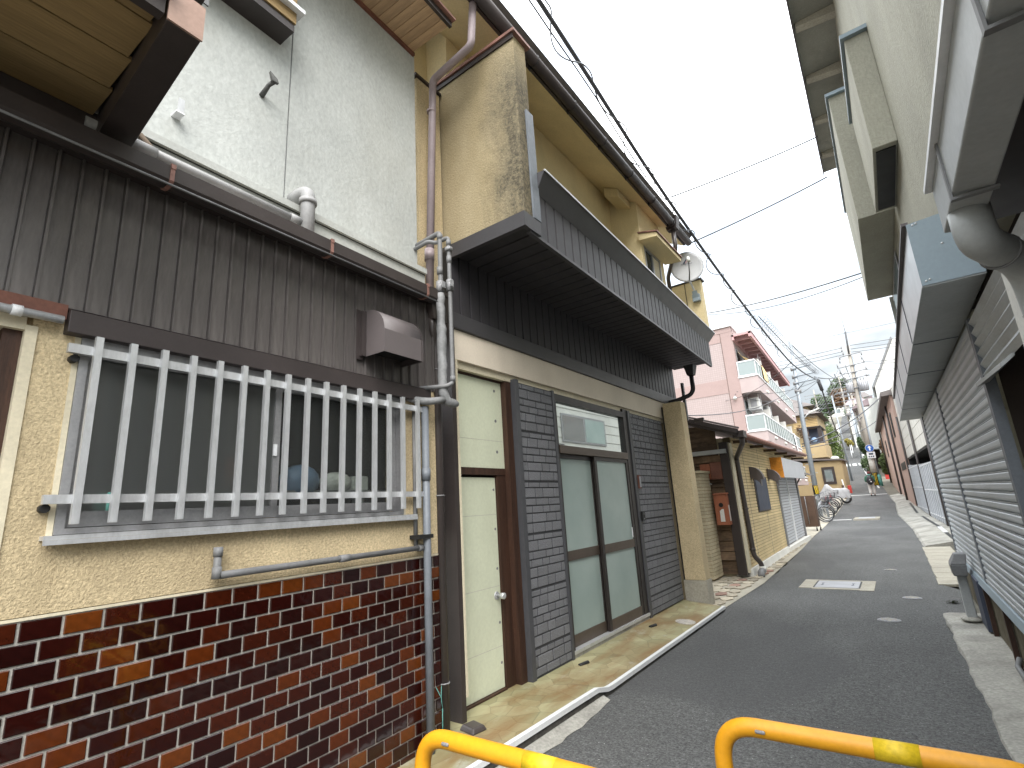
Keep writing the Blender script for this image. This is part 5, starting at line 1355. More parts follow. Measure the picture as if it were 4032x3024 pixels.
for (y, lab) in ((38.2, 'nearest dark downpipe on the dusty pink wall'), (43.5, 'middle dark downpipe on the dusty pink wall'), (55.8, 'dark downpipe at the far corner of the dusty pink wall')):
    pipe('down_pipe', lab, 'downpipe', [tuple(WF(Vector((0.2, y, 6.3)))), tuple(WF(Vector((0.2, y, zr(y) + 0.1))))], 0.06, 'dark_pvc', n=8, group='dark downpipes on the right')
q = MB(WF); q.box(0.121, 33.9, 2.3, 0.14, 37.5, 2.7); q.build('garage_opening', 'black', pk)

# ------------------------------------------------------------------ left side beyond: yellow facing-brick house with shop shutter
yx = lambda y: -2.45 - 0.012 * (y - 10.5)
yh = thing('house', 'low house faced in pale yellow brick with plank side wall and shop shutter', 'house', (-2.6, 10.5, 0.1))
MB().box(-7.5, 10.62, 0, -2.60, 19.2, 2.62).build('wall', 'grey_tile', yh)
# facing brick courses (front, between post and shutter)
def course(y0, y1, z, name='facing_course'):
    mb = MB(); a, b = yx(y0), yx(y1)
    mb.hexa([(-2.62, y0, z), (a, y0, z), (b, y1, z), (-2.62, y1, z)], [(-2.62, y0, z + 0.053), (a, y0, z + 0.053), (b, y1, z + 0.053), (-2.62, y1, z + 0.053)])
    return mb.build(name, 'yellow_tile', yh)
z = 0.16
while z < 2.62:
    if z > 1.10 and z < 1.88:
        course(10.72, 12.25, z); course(13.62, 15.15, z)
    else:
        course(10.72, 15.15, z)
    if z > 2.33: course(15.151, 19.0, z)
    z += 0.0635
q = MB()
for (ya, yb, za) in ((10.7, 15.1, 0.16), (15.1, 19.0, 2.33)):
    q.hexa([(-2.62, ya, za), (yx(ya) - 0.012, ya, za), (yx(yb) - 0.012, yb, za), (-2.62, yb, za)], [(-2.62, ya, 2.62), (yx(ya) - 0.012, ya, 2.62), (yx(yb) - 0.012, yb, 2.62), (-2.62, yb, 2.62)])
q.build('joint_mortar', 'dark_mortar', yh)
q = MB(); q.hexa([(-2.7, 10.6, 0.0), (-2.40, 10.6, 0.0), (-2.45, 15.1, 0.0), (-2.7, 15.1, 0.0)], [(-2.7, 10.6, 0.16), (-2.42, 10.6, 0.15), (-2.475, 15.1, 0.15), (-2.7, 15.1, 0.16)]); q.build('plinth', 'white_plaster', yh)
q = MB()
for y in (11.55, 13.2): q.box(yx(y) - 0.001, y, 0.16, yx(y) + 0.002, y + 0.012, 2.6)
q.build('vertical_joint', 'ink', yh)
MB().box(-2.63, 10.44, 0.06, -2.47, 10.60, 2.52).build('corner_post', 'blackbrown', yh)
MB().box(-2.468, 10.5, 0.1, -2.44, 10.7, 2.5).build('corner_strip', 'cream_trim', yh)
# plank side wall
z = 0.32
MB().box(-4.5, 10.56, 0.06, -2.63, 10.62, 0.31).build('sill_board', 'wood_old', yh)
while z < 2.15:
    h = random.choice((0.13, 0.16, 0.19, 0.22)) if z < 1.0 else random.choice((0.09, 0.11, 0.13))
    d = random.uniform(0, 0.03)
    MB().hexa([(-4.5, 10.52 - d * 0.4, z), (-2.631, 10.52 - d * 0.4, z), (-2.631, 10.6, z), (-4.5, 10.6, z)], [(-4.5, 10.54 - d * 0.2, z + h - 0.012), (-2.631, 10.54 - d * 0.2, z + h - 0.012), (-2.631, 10.6, z + h - 0.012), (-4.5, 10.6, z + h - 0.012)]).build('plank', 'wood_old', yh)
    z += h
MB().box(-4.5, 10.60, 0.1, -2.7, 10.615, 2.9).build('plank_backing', 'wood_old', yh)
q = MB(); q.box(-3.05, 10.46, 1.83, -2.86, 10.50, 2.13); q.build('cover_board', 'mail_red', yh)
q = MB(); q.box(-2.85, 10.45, 1.82, -2.64, 10.50, 2.15); q.build('cover_board', 'wood_red', yh)
MB().tube([(-3.3, 10.44, 1.83), (-2.98, 10.43, 1.78), (-2.86, 10.43, 1.73)], 0.012, 8).build('old_pipe', 'grey_paint', yh)
MB().box(-4.5, 10.35, 2.30, -2.5, 10.45, 2.38).build('tie_beam', 'grey_paint', yh)
MB().box(-4.5, 10.5, 2.16, -2.64, 10.6, 2.28).build('wall_plate', 'wood_old', yh)
# roof, gutter
rf = MB(); rf.hexa([(-7.5, 9.85, 4.55), (-2.14, 9.85, 2.55), (-2.22, 19.4, 2.62), (-7.5, 19.4, 4.6)], [(-7.5, 9.85, 4.63), (-2.12, 9.85, 2.62), (-2.20, 19.4, 2.69), (-7.5, 19.4, 4.68)])
rf.build('roof', 'blackbrown', yh)
vb = MB(); vb.hexa([(-7.5, 9.82, 4.60), (-2.12, 9.82, 2.595), (-2.12, 9.90, 2.595), (-7.5, 9.90, 4.60)], [(-7.5, 9.82, 4.68), (-2.10, 9.82, 2.665), (-2.10, 9.90, 2.665), (-7.5, 9.90, 4.68)]); vb.build('verge_board', 'brown_metal', yh)
vb = MB(); vb.hexa([(-7.5, 9.80, 4.69), (-2.10, 9.80, 2.672), (-2.10, 9.9, 2.672), (-7.5, 9.9, 4.69)], [(-7.5, 9.80, 4.72), (-2.08, 9.80, 2.70), (-2.08, 9.9, 2.70), (-7.5, 9.9, 4.72)]); vb.build('verge_capping', 'hood_metal', yh)
MB().tube([(-2.13, 9.95, 2.585), (-2.20, 19.35, 2.645)], 0.055, 10).build('roof_gutter', 'copper', yh)
MB().box(-2.22, 9.9, 2.52, -2.03, 10.16, 2.64).build('gutter_hopper', 'blackbrown', yh)
for k in range(6):
    y = 10.9 + k * 1.6
    MB().hexa([(-2.6, y, 2.52), (-2.2, y, 2.50), (-2.2, y + 0.05, 2.50), (-2.6, y + 0.05, 2.52)], [(-2.6, y, 2.58), (-2.2, y, 2.56), (-2.2, y + 0.05, 2.56), (-2.6, y + 0.05, 2.58)]).build('rafter_end', 'wood_old', yh)
# dark window with folded awning arms
q = MB(); q.box(-2.56, 12.25, 1.12, -2.455, 13.62, 1.88); wn = q.build('window', 'blackbrown', yh)
MB().box(-2.454, 12.32, 1.15, -2.445, 13.55, 1.85).build('screen', 'ink', wn)
def quarter(y):
    pts = [(-2.47, y, 2.10)] + [(-2.47 + 0.26 * math.cos(a), y, 1.80 + 0.28 * math.sin(a)) for a in [math.pi / 2 * (1 - k / 8) for k in range(9)]] + [(-2.47 + 0.20, y, 1.80)] + [(-2.47 + 0.19 * math.cos(a), y, 1.66 + 0.16 * math.sin(a)) for a in [math.pi / 2 * (k / 6) for k in range(7)]]
    return MB().prism(pts, (0, 0.16, 0))
quarter(12.0).build('awning_side', 'hood_metal', yh); quarter(14.0).build('awning_side', 'hood_metal', yh)
# shop shutter
q = MB(); q.box(-2.62, 15.2, 0.05, -2.50, 15.42, 2.0); q.box(-2.62, 18.9, 0.05, -2.53, 19.05, 2.0)
q.build('shutter_jamb', 'pvc_grey', yh)
q = MB(); q.hexa([(-2.62, 15.4, 0.14), (-2.545, 15.4, 0.14), (-2.575, 18.9, 0.14), (-2.62, 18.9, 0.14)], [(-2.62, 15.4, 2.0), (-2.545, 15.4, 2.0), (-2.575, 18.9, 2.0), (-2.62, 18.9, 2.0)]); sh = q.build('shop_shutter', 'pvc_grey', yh)
z = 0.16
while z < 1.95:
    MB().hexa([(-2.60, 15.42, z), (-2.535, 15.42, z), (-2.565, 18.88, z), (-2.60, 18.88, z)], [(-2.60, 15.42, z + 0.06), (-2.542, 15.42, z + 0.06), (-2.572, 18.88, z + 0.06), (-2.60, 18.88, z + 0.06)]).build('slat', 'white_shutter', sh); z += 0.078
MB().box(-2.60, 17.0, 0.14, -2.525, 17.08, 1.98).build('shutter_post', 'white_metal', sh)
MB().box(-2.9, 15.1, 0.0, -2.45, 19.1, 0.12).build('shop_step', 'white_plaster', yh)
t = thing('shop_sign', 'blank white box sign with an orange end panel over the shop shutter', 'sign', (-2.4, 16.8, 1.9))
MB().hexa([(-2.53, 14.75, 1.90), (-2.22, 14.75, 1.86), (-2.26, 18.9, 1.88), (-2.56, 18.9, 1.92)], [(-2.53, 14.75, 2.40), (-2.22, 14.75, 2.38), (-2.26, 18.9, 2.38), (-2.56, 18.9, 2.40)]).build('sign_box', 'white_shutter', t, bev=0.01)
MB().hexa([(-2.535, 14.735, 1.90), (-2.222, 14.735, 1.86), (-2.222, 14.748, 1.86), (-2.535, 14.748, 1.90)], [(-2.535, 14.735, 2.40), (-2.222, 14.735, 2.38), (-2.222, 14.748, 2.38), (-2.535, 14.748, 2.40)]).build('end_panel', 'orange_film', t)
# tiled wing wall in front of the plank wall
wg = thing('wing_wall', 'short wall faced in weathered yellow bricks beside the plank wall', 'wall', (-3.1, 10.1, 0.05))
MB().box(-3.45, 9.86, 0.04, -2.905, 10.44, 1.96).build('core', 'dark_mortar', wg)
z = 0.06
while z < 1.92:
    MB().box(-3.46, 9.85, z, -2.895, 10.45, z + 0.054).build('brick_course', 'grey_tile', wg); z += 0.0625
MB().box(-3.48, 9.83, 1.94, -2.87, 10.46, 1.985).build('coping', 'grey_tile', wg)
q = MB()
for x in (-3.1, -3.2): q.box(x, 9.845, 0.06, x + 0.012, 9.849, 1.9)
q.build('vertical_joint', 'ink', wg)
# mailbox
t = thing('mailbox', 'red brown wooden box with a round hole hung on the plank wall', 'mailbox', (-2.71, 10.32, 0.97))
yb = 10.30
ang = [2 * math.pi * k / 20 for k in range(20)]
cxm, czm, rr_ = -2.715, 1.335, 0.042
q = MB(); q.box(-2.83, yb + 0.012, 0.97, -2.595, 10.44, 1.53); bx_ = q.build('box', 'mail_red', t, bev=0.004)
q = MB()
hole = [(cxm + rr_ * math.cos(a), yb, czm + rr_ * math.sin(a)) for a in ang]
outer = []
for a in ang:
    c, s = math.cos(a), math.sin(a); k = min(0.115 / max(1e-6, abs(c)), (0.19 if s > 0 else 0.36) / max(1e-6, abs(s)))
    outer.append((cxm + k * c, yb, czm + k * s))
for i in range(20):
    j = (i + 1) % 20; q.face([hole[i], hole[j], outer[j], outer[i]])
for z0, z1 in ((0.97, 0.978),): q.box(-2.83, yb, z0, -2.60, yb + 0.01, z1)
q.build('front_board', 'mail_red', t)
MB().tube([(cxm, yb + 0.003, czm), (cxm, yb + 0.0115, czm)], rr_, 20).build('hole', 'black', t)
q = MB(); q.prism([(-2.755, yb - 0.004, 1.03), (-2.675, yb - 0.004, 1.03), (-2.675, yb - 0.004, 1.26), (-2.705, yb - 0.004, 1.262), (-2.75, yb - 0.004, 1.225)], (0, 0.003, 0)); q.build('paper_label', 'white_plaster', t)
MB().box(-2.594, 10.34, 1.04, -2.590, 10.40, 1.33).build('side_label', 'white_plaster', t)
MB().hexa([(-2.845, 10.285, 1.531), (-2.58, 10.285, 1.531), (-2.58, 10.45, 1.531), (-2.845, 10.45, 1.531)], [(-2.84, 10.29, 1.545), (-2.585, 10.29, 1.545), (-2.585, 10.45, 1.56), (-2.84, 10.45, 1.56)]).build('lid', 'mail_red', t)
pipe('down_pipe', 'dark brown downpipe with elbows at the corner of the yellow brick house', 'downpipe', [(-2.10, 10.05, 2.55), (-2.10, 10.05, 2.42), (-2.42, 10.82, 2.22), (-2.40, 10.86, 0.36), (-2.32, 10.92, 0.24), (-2.30, 10.93, 0.14)], 0.045, 'dark_pvc', rr=0.08,
     rings=[((-2.408, 10.85, 1.25), (-2.408, 10.85, 1.22)), ((-2.405, 10.86, 0.5), (-2.405, 10.86, 0.46))])
t = thing('pipe_elbow', 'stubby pale pipe elbow at the foot of the dark downpipe', 'pipe', (-2.3, 10.93, 0))
MB().tube([(-2.30, 10.93, 0.17), (-2.30, 10.93, 0.06)], 0.062, 14).build('collar', 'white_plaster', t)
MB().tube(bend([(-2.30, 10.90, 0.09), (-2.30, 10.72, 0.08), (-2.28, 10.66, 0.0)], 0.05), 0.06, 14).build('elbow', 'pvc_grey', t)
# rusty folding gate, small slatted canopy on posts
t = thing('gate', 'dark rusty steel gate leaf on casters beside the shop shutter', 'gate', (-2.7, 22.3, 0.05))
MB().box(-3.05, 22.2, 0.2, -2.55, 22.28, 1.32).build('leaf', 'rust', t)
MB().box(-2.549, 22.2, 0.2, -2.52, 22.75, 1.30).build('return_leaf', 'rust', t)
MB().tube([(-2.8, 22.17, 0.3), (-2.8, 22.17, 1.3)], 0.012, 6).build('drop_bolt', 'iron', t)
for (x, y) in ((-2.98, 22.24), (-2.6, 22.24), (-2.53, 22.7)):
    MB().tube([(x - 0.02, y, 0.1), (x + 0.02, y, 0.1)], 0.06, 10).build('caster', 'rubber', t)
    MB().box(x - 0.015, y - 0.01, 0.1, x + 0.015, y + 0.01, 0.22).build('caster_fork', 'iron', t)
t = thing('porch_canopy', 'small brown slatted canopy on two posts past the shop sign', 'canopy', (-2.8, 20.6, 0.05))
for k in range(7):
    a = k / 7
    MB().hexa([(-3.2 + 0.95 * a, 19.9, 2.42 - 0.42 * a), (-3.2 + 0.95 * a + 0.12, 19.9, 2.37 - 0.42 * a), (-3.2 + 0.95 * a + 0.12, 21.4, 2.37 - 0.42 * a), (-3.2 + 0.95 * a, 21.4, 2.42 - 0.42 * a)],
              [(-3.2 + 0.95 * a, 19.9, 2.44 - 0.42 * a), (-3.2 + 0.95 * a + 0.12, 19.9, 2.39 - 0.42 * a), (-3.2 + 0.95 * a + 0.12, 21.4, 2.39 - 0.42 * a), (-3.2 + 0.95 * a, 21.4, 2.44 - 0.42 * a)]).build('slat', 'brown_metal', t)
for x in (-2.75, -2.95): MB().tube([(x, 20.3, 0.05), (x, 20.3, 2.12)], 0.035, 8).build('post', 'blackbrown', t)
MB().tube(bend([(-2.75, 20.3, 1.7), (-2.6, 20.3, 1.95), (-2.4, 20.3, 2.02)], 0.1), 0.025, 8).build('brace', 'blackbrown', t)

# ------------------------------------------------------------------ pink apartment block
PKS = -0.035
def PF(p):      # x = outward from main wall, y along, z
    return Vector((-5.32 + PKS * (p.y - 27.0) + p.x, p.y, p.z))
ap = thing('apartment_building', 'three-storey pink tiled apartment block with glazed balconies', 'apartment block', PF(Vector((0, 27, 0.1))))
q = MB(PF); q.box(-9, 27.0, 0, -0.001, 43, 9.7); q.build('wall', 'pink_tile', ap)
q = MB(PF)
for (z0, z1) in ((9.25, 9.72), (6.55, 7.28), (3.6, 4.2)): q.box(-9.02, 26.985, z0, -0.56, 27.0, z1)
q.box(-0.54, 26.98, 0, 0.02, 27.25, 10.0); q.box(-9, 26.97, 9.721, 0.02, 43, 10.0)
q.build('band', 'pink_dark', ap)
q = MB(PF); q.box(-0.56, 26.975, 0, -0.541, 26.999, 9.72); q.build('expansion_joint', 'rust', ap)
q = MB(PF); q.box(-9.1, 26.9, 10.0, 0.08, 43.1, 10.06); q.build('parapet_capping', 'white_metal', ap)
# coral pergola roof
q = MB(PF); q.box(0.0, 26.95, 9.22, 0.1, 42.8, 9.5); q.box(0.8, 26.95, 9.25, 0.92, 42.8, 9.5); q.box(0.0, 26.95, 9.40, 0.92, 27.05, 9.5)
pg = q.build('pergola', 'pink_soffit', ap)
q = MB(PF); q.box(0.0, 27.0, 9.501, 0.95, 42.8, 9.56); q.build('pergola_roof', 'pink_pale', pg)
for k in range(18):
    y = 27.35 + k * 0.88
    q = MB(PF); q.box(0.1, y, 9.25, 0.8, y + 0.12, 9.49); q.build('beam', 'pink_soffit', pg)
def balcony(z0, z1, z2):
    q = MB(PF)
    q.box(0.0, 27.0, z0, 0.88, 27.1, z1); q.box(0.80, 27.1, z0, 0.88, 43, z1); q.box(0.0, 27.1, z0, 0.80, 43, z0 + 0.12)
    b = q.build('balcony', 'pink_pale', ap)
    q = MB(PF); q.box(-0.02, 26.96, z1, 0.92, 27.14, z1 + 0.05); q.box(0.76, 27.14, z1, 0.92, 43, z1 + 0.05); q.build('coping', 'white_metal', b)
    q = MB(PF); q.box(0.05, 27.0, z1 + 0.12, 0.83, 27.02, z2 - 0.06); q.build('glass_panel', 'balcony_glass', b)
    for k in range(18):
        y = 27.1 + k * 0.88
        q = MB(PF); q.box(0.835, y + 0.04, z1 + 0.12, 0.85, y + 0.84, z2 - 0.06); q.build('glass_panel', 'balcony_glass', b)
        q = MB(PF); q.box(0.825, y - 0.03, z1 + 0.05, 0.86, y + 0.03, z2); q.build('baluster', 'white_metal', b)
    q = MB(PF); q.box(0.0, 26.98, z2 - 0.06, 0.86, 27.04, z2); q.box(0.82, 27.04, z2 - 0.06, 0.87, 43, z2); q.box(0, 26.985, z1 + 0.06, 0.86, 27.035, z1 + 0.11); q.box(0.0, 26.98, z1 + 0.05, 0.05, 27.04, z2 - 0.06); q.build('hand_rail', 'white_metal', b)
    for k in range(4):
        for d in (0, 0.35):
            y = 29.3 + k * 3.9 + d
            q = MB(PF); c = PF(Vector((0.90, y, z0 + 0.3))); MB().ball(tuple(c), 0.09, (0.8, 1, 0.8), 10, 6).build('vent_cap', 'white_stuff', b)
    return b
b1 = balcony(3.95, 4.45, 5.31)
b2 = balcony(6.43, 7.21, 8.06)
b0 = balcony(1.9, 2.4, 3.2)
# windows and partitions on the balconies
for (zb, zt_) in ((4.1, 6.2), (6.6, 8.9)):
    for k in range(5):
        y = 27.4 + k * 3.2
        q = MB(PF); q.box(0.001, y, zb, 0.03, y + 1.7, zt_); w_ = q.build('window', 'alu_dark', ap)
        q = MB(PF); q.box(0.031, y + 0.06, zb + 0.06, 0.034, y + 0.82, zt_ - 0.06); q.build('pane', 'pane', w_)
        q = MB(PF); q.box(0.031, y + 0.88, zb + 0.06, 0.034, y + 1.64, zt_ - 0.06); q.build('pane', 'pane', w_)
        if k:
            q = MB(PF); q.box(0.035, y - 0.55, zb, 0.78, y - 0.5, zt_ - 0.3); q.build('partition', 'white_plaster', ap)
q = MB(PF)
lamp = PF(Vector((0.1, 26.93, 6.1))); 
t = thing('wall_lamp', 'small globe wall lamp on the dusky pink corner column', 'lamp', tuple(PF(Vector((-0.3, 26.9, 6.15)))))
MB(PF).ball(PF(Vector((-0.3, 26.88, 6.2))) * 0 + Vector((-0.3, 26.86, 6.22)), 0.085, (1, 1, 1), 10, 8).build('globe', 'white_stuff', t)
MB(PF).tube([(-0.3, 26.98, 6.35), (-0.3, 26.86, 6.35), (-0.3, 26.86, 6.28)], 0.02, 6).build('arm', 'iron', t)
def aircon(lab, y, z):
    t = thing('air_conditioner', lab, 'air conditioner', tuple(PF(Vector((0.35, y, z)))), 'outdoor units on the pink balconies')
    q = MB(PF); q.box(0.15, y, z, 0.62, y + 0.75, z + 0.52); q.build('case', 'white_plaster', t, bev=0.02)
    q = MB(PF); q.box(0.24, y - 0.012, z + 0.06, 0.54, y - 0.002, z + 0.46); q.build('grille', 'alu_dark', t)
    q = MB(PF)
    for a in (0.13, 0.64): q.box(a, y - 0.02, z - 0.06, a + 0.02, y + 0.0, z + 0.75); q.box(a, y + 0.74, z - 0.06, a + 0.02, y + 0.76, z + 0.75)
    q.box(0.13, y - 0.02, z - 0.08, 0.66, y + 0.76, z - 0.06); q.build('hanger', 'white_metal', t)
aircon('nearest outdoor unit hanging over the lower pink balcony', 27.7, 5.72)
aircon('second outdoor unit hanging over the lower pink balcony', 30.9, 5.72)
aircon('outdoor unit hanging over the upper pink balcony', 30.2, 8.3)
q = MB(PF); q.grid([[(0.1 + 0.35 * k / 5, 27.3 + 0.02 * k, 8.75 - 0.14 * k - 0.05 * math.sin(k)) for k in range(6)], [(0.1 + 0.35 * k / 5, 28.3 + 0.02 * k, 8.68 - 0.14 * k) for k in range(6)], [(0.9, 29.0 + 0.3 * k, 8.12 - 0.02 * k) for k in range(6)], [(0.93, 29.0 + 0.3 * k, 7.35) for k in range(6)]], True)
tag(q.build('awning_cloth', 'ochre'), 'ochre cloth draped over the rail of the upper pink balcony', 'cloth')
q = MB(PF); q.grid([[(0.80, 39 + 0.15 * k, 5.32) for k in range(5)], [(0.89, 39 + 0.15 * k, 5.34 + 0.01 * (k % 2)) for k in range(5)], [(0.93 + 0.02 * (k % 2), 39 + 0.15 * k, 4.6) for k in range(5)], [(0.95, 39.05 + 0.15 * k, 3.9) for k in range(5)]], True)
tag(q.build('laundry', 'laundry'), 'white bedding hung over the rail of the lower pink balcony', 'laundry')

# ------------------------------------------------------------------ tan house past the bicycles
th_ = thing('house', 'tan house with a bracketed balcony and a low front wing past the bicycles', 'house', (-4.5, 48, zr(48)))
q = MB(); q.box(-9, 48.0, 0.4, -3.05, 53, 3.72); q.build('front_wing', 'tan', th_)
q = MB(); q.hexa([(-9, 47.8, 4.15), (-2.9, 47.8, 3.68), (-2.9, 53.2, 3.68), (-9, 53.2, 4.15)], [(-9, 47.8, 4.3), (-2.9, 47.8, 3.80), (-2.9, 53.2, 3.80), (-9, 53.2, 4.3)]); q.build('wing_roof', 'roof_dark', th_)
q = MB(); q.box(-4.5, 47.95, 1.9, -3.62, 48.02, 3.25); wn = q.build('window', 'blackbrown', th_)
MB().box(-4.33, 47.94, 2.1, -3.80, 47.949, 3.05).build('pane', 'pane', wn)
q = MB(); q.box(-9.5, 53.1, 0, -4.55, 60, 8.2); q.build('main_wall', 'tan', th_)
q = MB(); q.hexa([(-9.7, 52.4, 8.21), (-4.1, 52.4, 8.21), (-4.1, 60.5, 8.21), (-9.7, 60.5, 8.21)], [(-7.4, 54, 9.4), (-6.6, 54, 9.4), (-6.6, 58.5, 9.4), (-7.4, 58.5, 9.4)]); q.build('main_roof', 'roof_dark', th_)
q = MB(); q.box(-6.2, 52.2, 4.25, -4.25, 57.5, 5.5); bb_ = q.build('balcony', 'tan', th_, bev=0.03)
q = MB(); q.box(-5.9, 53.05, 5.51, -4.6, 53.09, 6.9); q.box(-4.549, 53.2, 5.51, -4.52, 56.5, 6.9); q.build('balcony_opening', 'ink', th_)
q = MB(); q.box(-4.6, 52.3, 5.5, -4.3, 52.4, 6.95); q.box(-5.4, 52.3, 5.5, -5.3, 52.4, 6.95); q.box(-5.4, 52.25, 6.9, -4.3, 52.35, 7.02); q.box(-6.2, 52.2, 6.98, -4.3, 57, 7.05); q.build('balcony_frame', 'blackbrown', th_)
q = MB()
for k in range(7): q.box(-6.5, 53.06, 7.1 + 0.14 * k, -4.54, 53.1, 7.2 + 0.14 * k)
q.build('cladding_strip', 'ochre', th_)
tag(MB().ball((-5.0, 52.45, 5.85), 0.24, (1, 0.6, 1)).build('tub', 'bluecloth'), 'blue plastic tub on the tan balcony', 'tub')
t = thing('dish_antenna', 'white dome on the roof edge of the tan wing', 'dish', (-3.9, 52, 3.9))
MB().ball((-3.75, 52.5, 4.1), 0.33, (1, 1, 0.6), 12, 8).build('dome', 'white_stuff', t)
hb = thing('house', 'grey roofed house rising behind the pink block', 'house', (-8, 62, zr(62)))
q = MB(); q.box(-13, 62, 1, -6.0, 70, 10.2); q.build('wall', 'tan', hb)
q = MB(); q.hexa([(-13.5, 61.2, 10.2), (-5.2, 61.2, 10.2), (-5.2, 70.8, 10.2), (-13.5, 70.8, 10.2)], [(-10, 63.5, 12.0), (-8.5, 63.5, 12.0), (-8.5, 68.5, 12.0), (-10, 68.5, 12.0)]); q.build('roof', 'roof_dark', hb)
MB().box(-8.3, 61.94, 8.2, -6.9, 61.99, 9.4).build('window', 'pane_dark', hb)

# ------------------------------------------------------------------ right, far
def house(name_lab, x0, x1, y0, y1, h, rh, wm, rm, wins=2, group=None, flat=False, side=-1):
    zb = zr(y0) - 1.5; zt_ = zr(y0) + h
    t = thing('house', name_lab, 'house', ((x0 + x1) / 2, y0, zr(y0)), group)
    MB().box(x0, y0, zb, x1, y1, zt_).build('wall', wm, t)
    if flat:
        MB().box(x0 - 0.1, y0 - 0.1, zt_, x1 + 0.1, y1 + 0.1, zt_ + 0.25).build('roof', rm, t)
    else:
        ym = (y0 + y1) / 2
        q = MB(); q.hexa([(x0 - 0.4, y0 - 0.5, zt_), (x1 + 0.4, y0 - 0.5, zt_), (x1 + 0.4, y1 + 0.5, zt_), (x0 - 0.4, y1 + 0.5, zt_)], [(x0 + 0.8, ym - 0.4, zt_ + rh), (x1 - 0.8, ym - 0.4, zt_ + rh), (x1 - 0.8, ym + 0.4, zt_ + rh), (x0 + 0.8, ym + 0.4, zt_ + rh)])
        q.build('roof', rm, t)
    fl = max(1, int(h / 2.8))
    for f in range(fl):
        for k in range(wins):
            a = x0 + (x1 - x0) * (k + 0.5) / wins; zz = zr(y0) + 1.1 + f * 2.75
            w_ = MB().box(a - 0.5, y0 - 0.05, zz, a + 0.5, y0 - 0.005, zz + 1.2).build('window', 'alu_dark', t)
            MB().box(a - 0.43, y0 - 0.06, zz + 0.07, a + 0.43, y0 - 0.051, zz + 1.13).build('pane', 'pane', w_)
        xs_ = x1 + 0.005 if side > 0 else x0 - 0.005
        for k in range(2):
            b_ = y0 + (y1 - y0) * (k + 0.5) / 2; zz = zr(y0) + 1.1 + f * 2.75
            w_ = MB().box(min(xs_, xs_ + 0.05 * side), b_ - 0.6, zz, max(xs_, xs_ + 0.05 * side), b_ + 0.6, zz + 1.2).build('window', 'alu_dark', t)
            MB().box(min(xs_ + 0.051 * side, xs_ + 0.06 * side), b_ - 0.5, zz + 0.08, max(xs_ + 0.051 * side, xs_ + 0.06 * side), b_ + 0.5, zz + 1.12).build('pane', 'pane', w_)
    return t
# pale modern house on stilts beyond the pink building
gh = thing('house', 'tall pale grey modern house with steep gable on the right', 'house', (1.5, 66, zr(66)))
q = MB(); q.box(0.25, 64, 5.0, 6, 76, 11.6); q.prism([(0.25, 64, 11.6), (6, 64, 11.6), (6, 64, 17.5), (2.6, 64, 16.2)], (0, 12, 0)); q.box(-0.6, 68, 5.0, 0.25, 76, 11.0)
q.build('wall', 'grey_house', gh)
q = MB(); q.prism([(0.0, 63.8, 11.55), (2.5, 63.8, 16.45), (2.6, 63.8, 16.25), (0.15, 63.8, 11.45)], (0, 12.3, 0)); q.build('roof_edge', 'pvc_grey', gh)
for (x0, z0, x1, z1, nm) in ((1.5, 9.4, 2.2, 11.2, 'window'), (0.5, 7.0, 0.8, 8.1, 'window')):
    w_ = MB().box(x0, 63.95, z0, x1, 63.995, z1).build(nm, 'blackbrown', gh); MB().box(x0 + 0.08, 63.94, z0 + 0.08, x1 - 0.08, 63.949, z1 - 0.08).build('pane', 'pane_dark', w_)
MB().box(0.252, 64.05, 2.3, 6, 76, 4.99).build('car_port', 'dark_wall', gh)
wh_ = thing('house', 'white block house with a plain upper wall behind the big pole', 'house', (-0.8, 78, zr(78)))
q = MB(); q.box(-1.9, 74, 6.0, 0.3, 84, 10.9); q.build('wall', 'white_plaster', wh_)
q = MB(); q.box(-2.0, 73.9, 5.8, 0.3, 84, 5.99); q.build('floor_edge', 'white_metal', wh_)
q = MB(); q.box(-1.8, 75.5, 3.2, 0.3, 84, 5.79); q.build('carport', 'dark_wall', wh_)
q = MB(); q.hexa([(-2.6, 77, 11.2), (-0.2, 77, 11.6), (-0.2, 86, 11.6), (-2.6, 86, 11.2)], [(-2.4, 77, 11.5), (-0.2, 77, 12.6), (-0.2, 86, 12.6), (-2.4, 86, 11.5)]); q.build('roof', 'roof_mauve', wh_)
pw = thing('garden_wall', 'red garden wall with white coping behind the shrubs on the right', 'wall', (0.3, 60, zr(60)))
q = MB(); q.box(-0.6, 62, zr(62) - 0.5, 0.6, 62.2, zr(62) + 1.2); q.build('wall', 'red', pw)
q = MB(); q.box(-0.65, 61.95, zr(62) + 1.2, 0.6, 62.25, zr(62) + 1.32); q.build('coping', 'white_metal', pw)
gw = thing('garden_wall', 'pale grey garden wall along the right edge of the climbing lane', 'wall', (-2.2, 70, zr(70)))
q = MB()
for k in range(6):
    y0 = 66 + k * 3.2; y1 = y0 + 3.2
    q.hexa([(lin(XR, y0) + 0.1, y0, zr(y0) - 0.5), (lin(XR, y0) + 0.35, y0, zr(y0) - 0.5), (lin(XR, y1) + 0.35, y1, zr(y1) - 0.5), (lin(XR, y1) + 0.1, y1, zr(y1) - 0.5)], [(lin(XR, y0) + 0.1, y0, zr(y0) + 1.3), (lin(XR, y0) + 0.35, y0, zr(y0) + 1.3), (lin(XR, y1) + 0.35, y1, zr(y1) + 1.3), (lin(XR, y1) + 0.1, y1, zr(y1) + 1.3)])
q.build('wall', 'grey_house', gw)
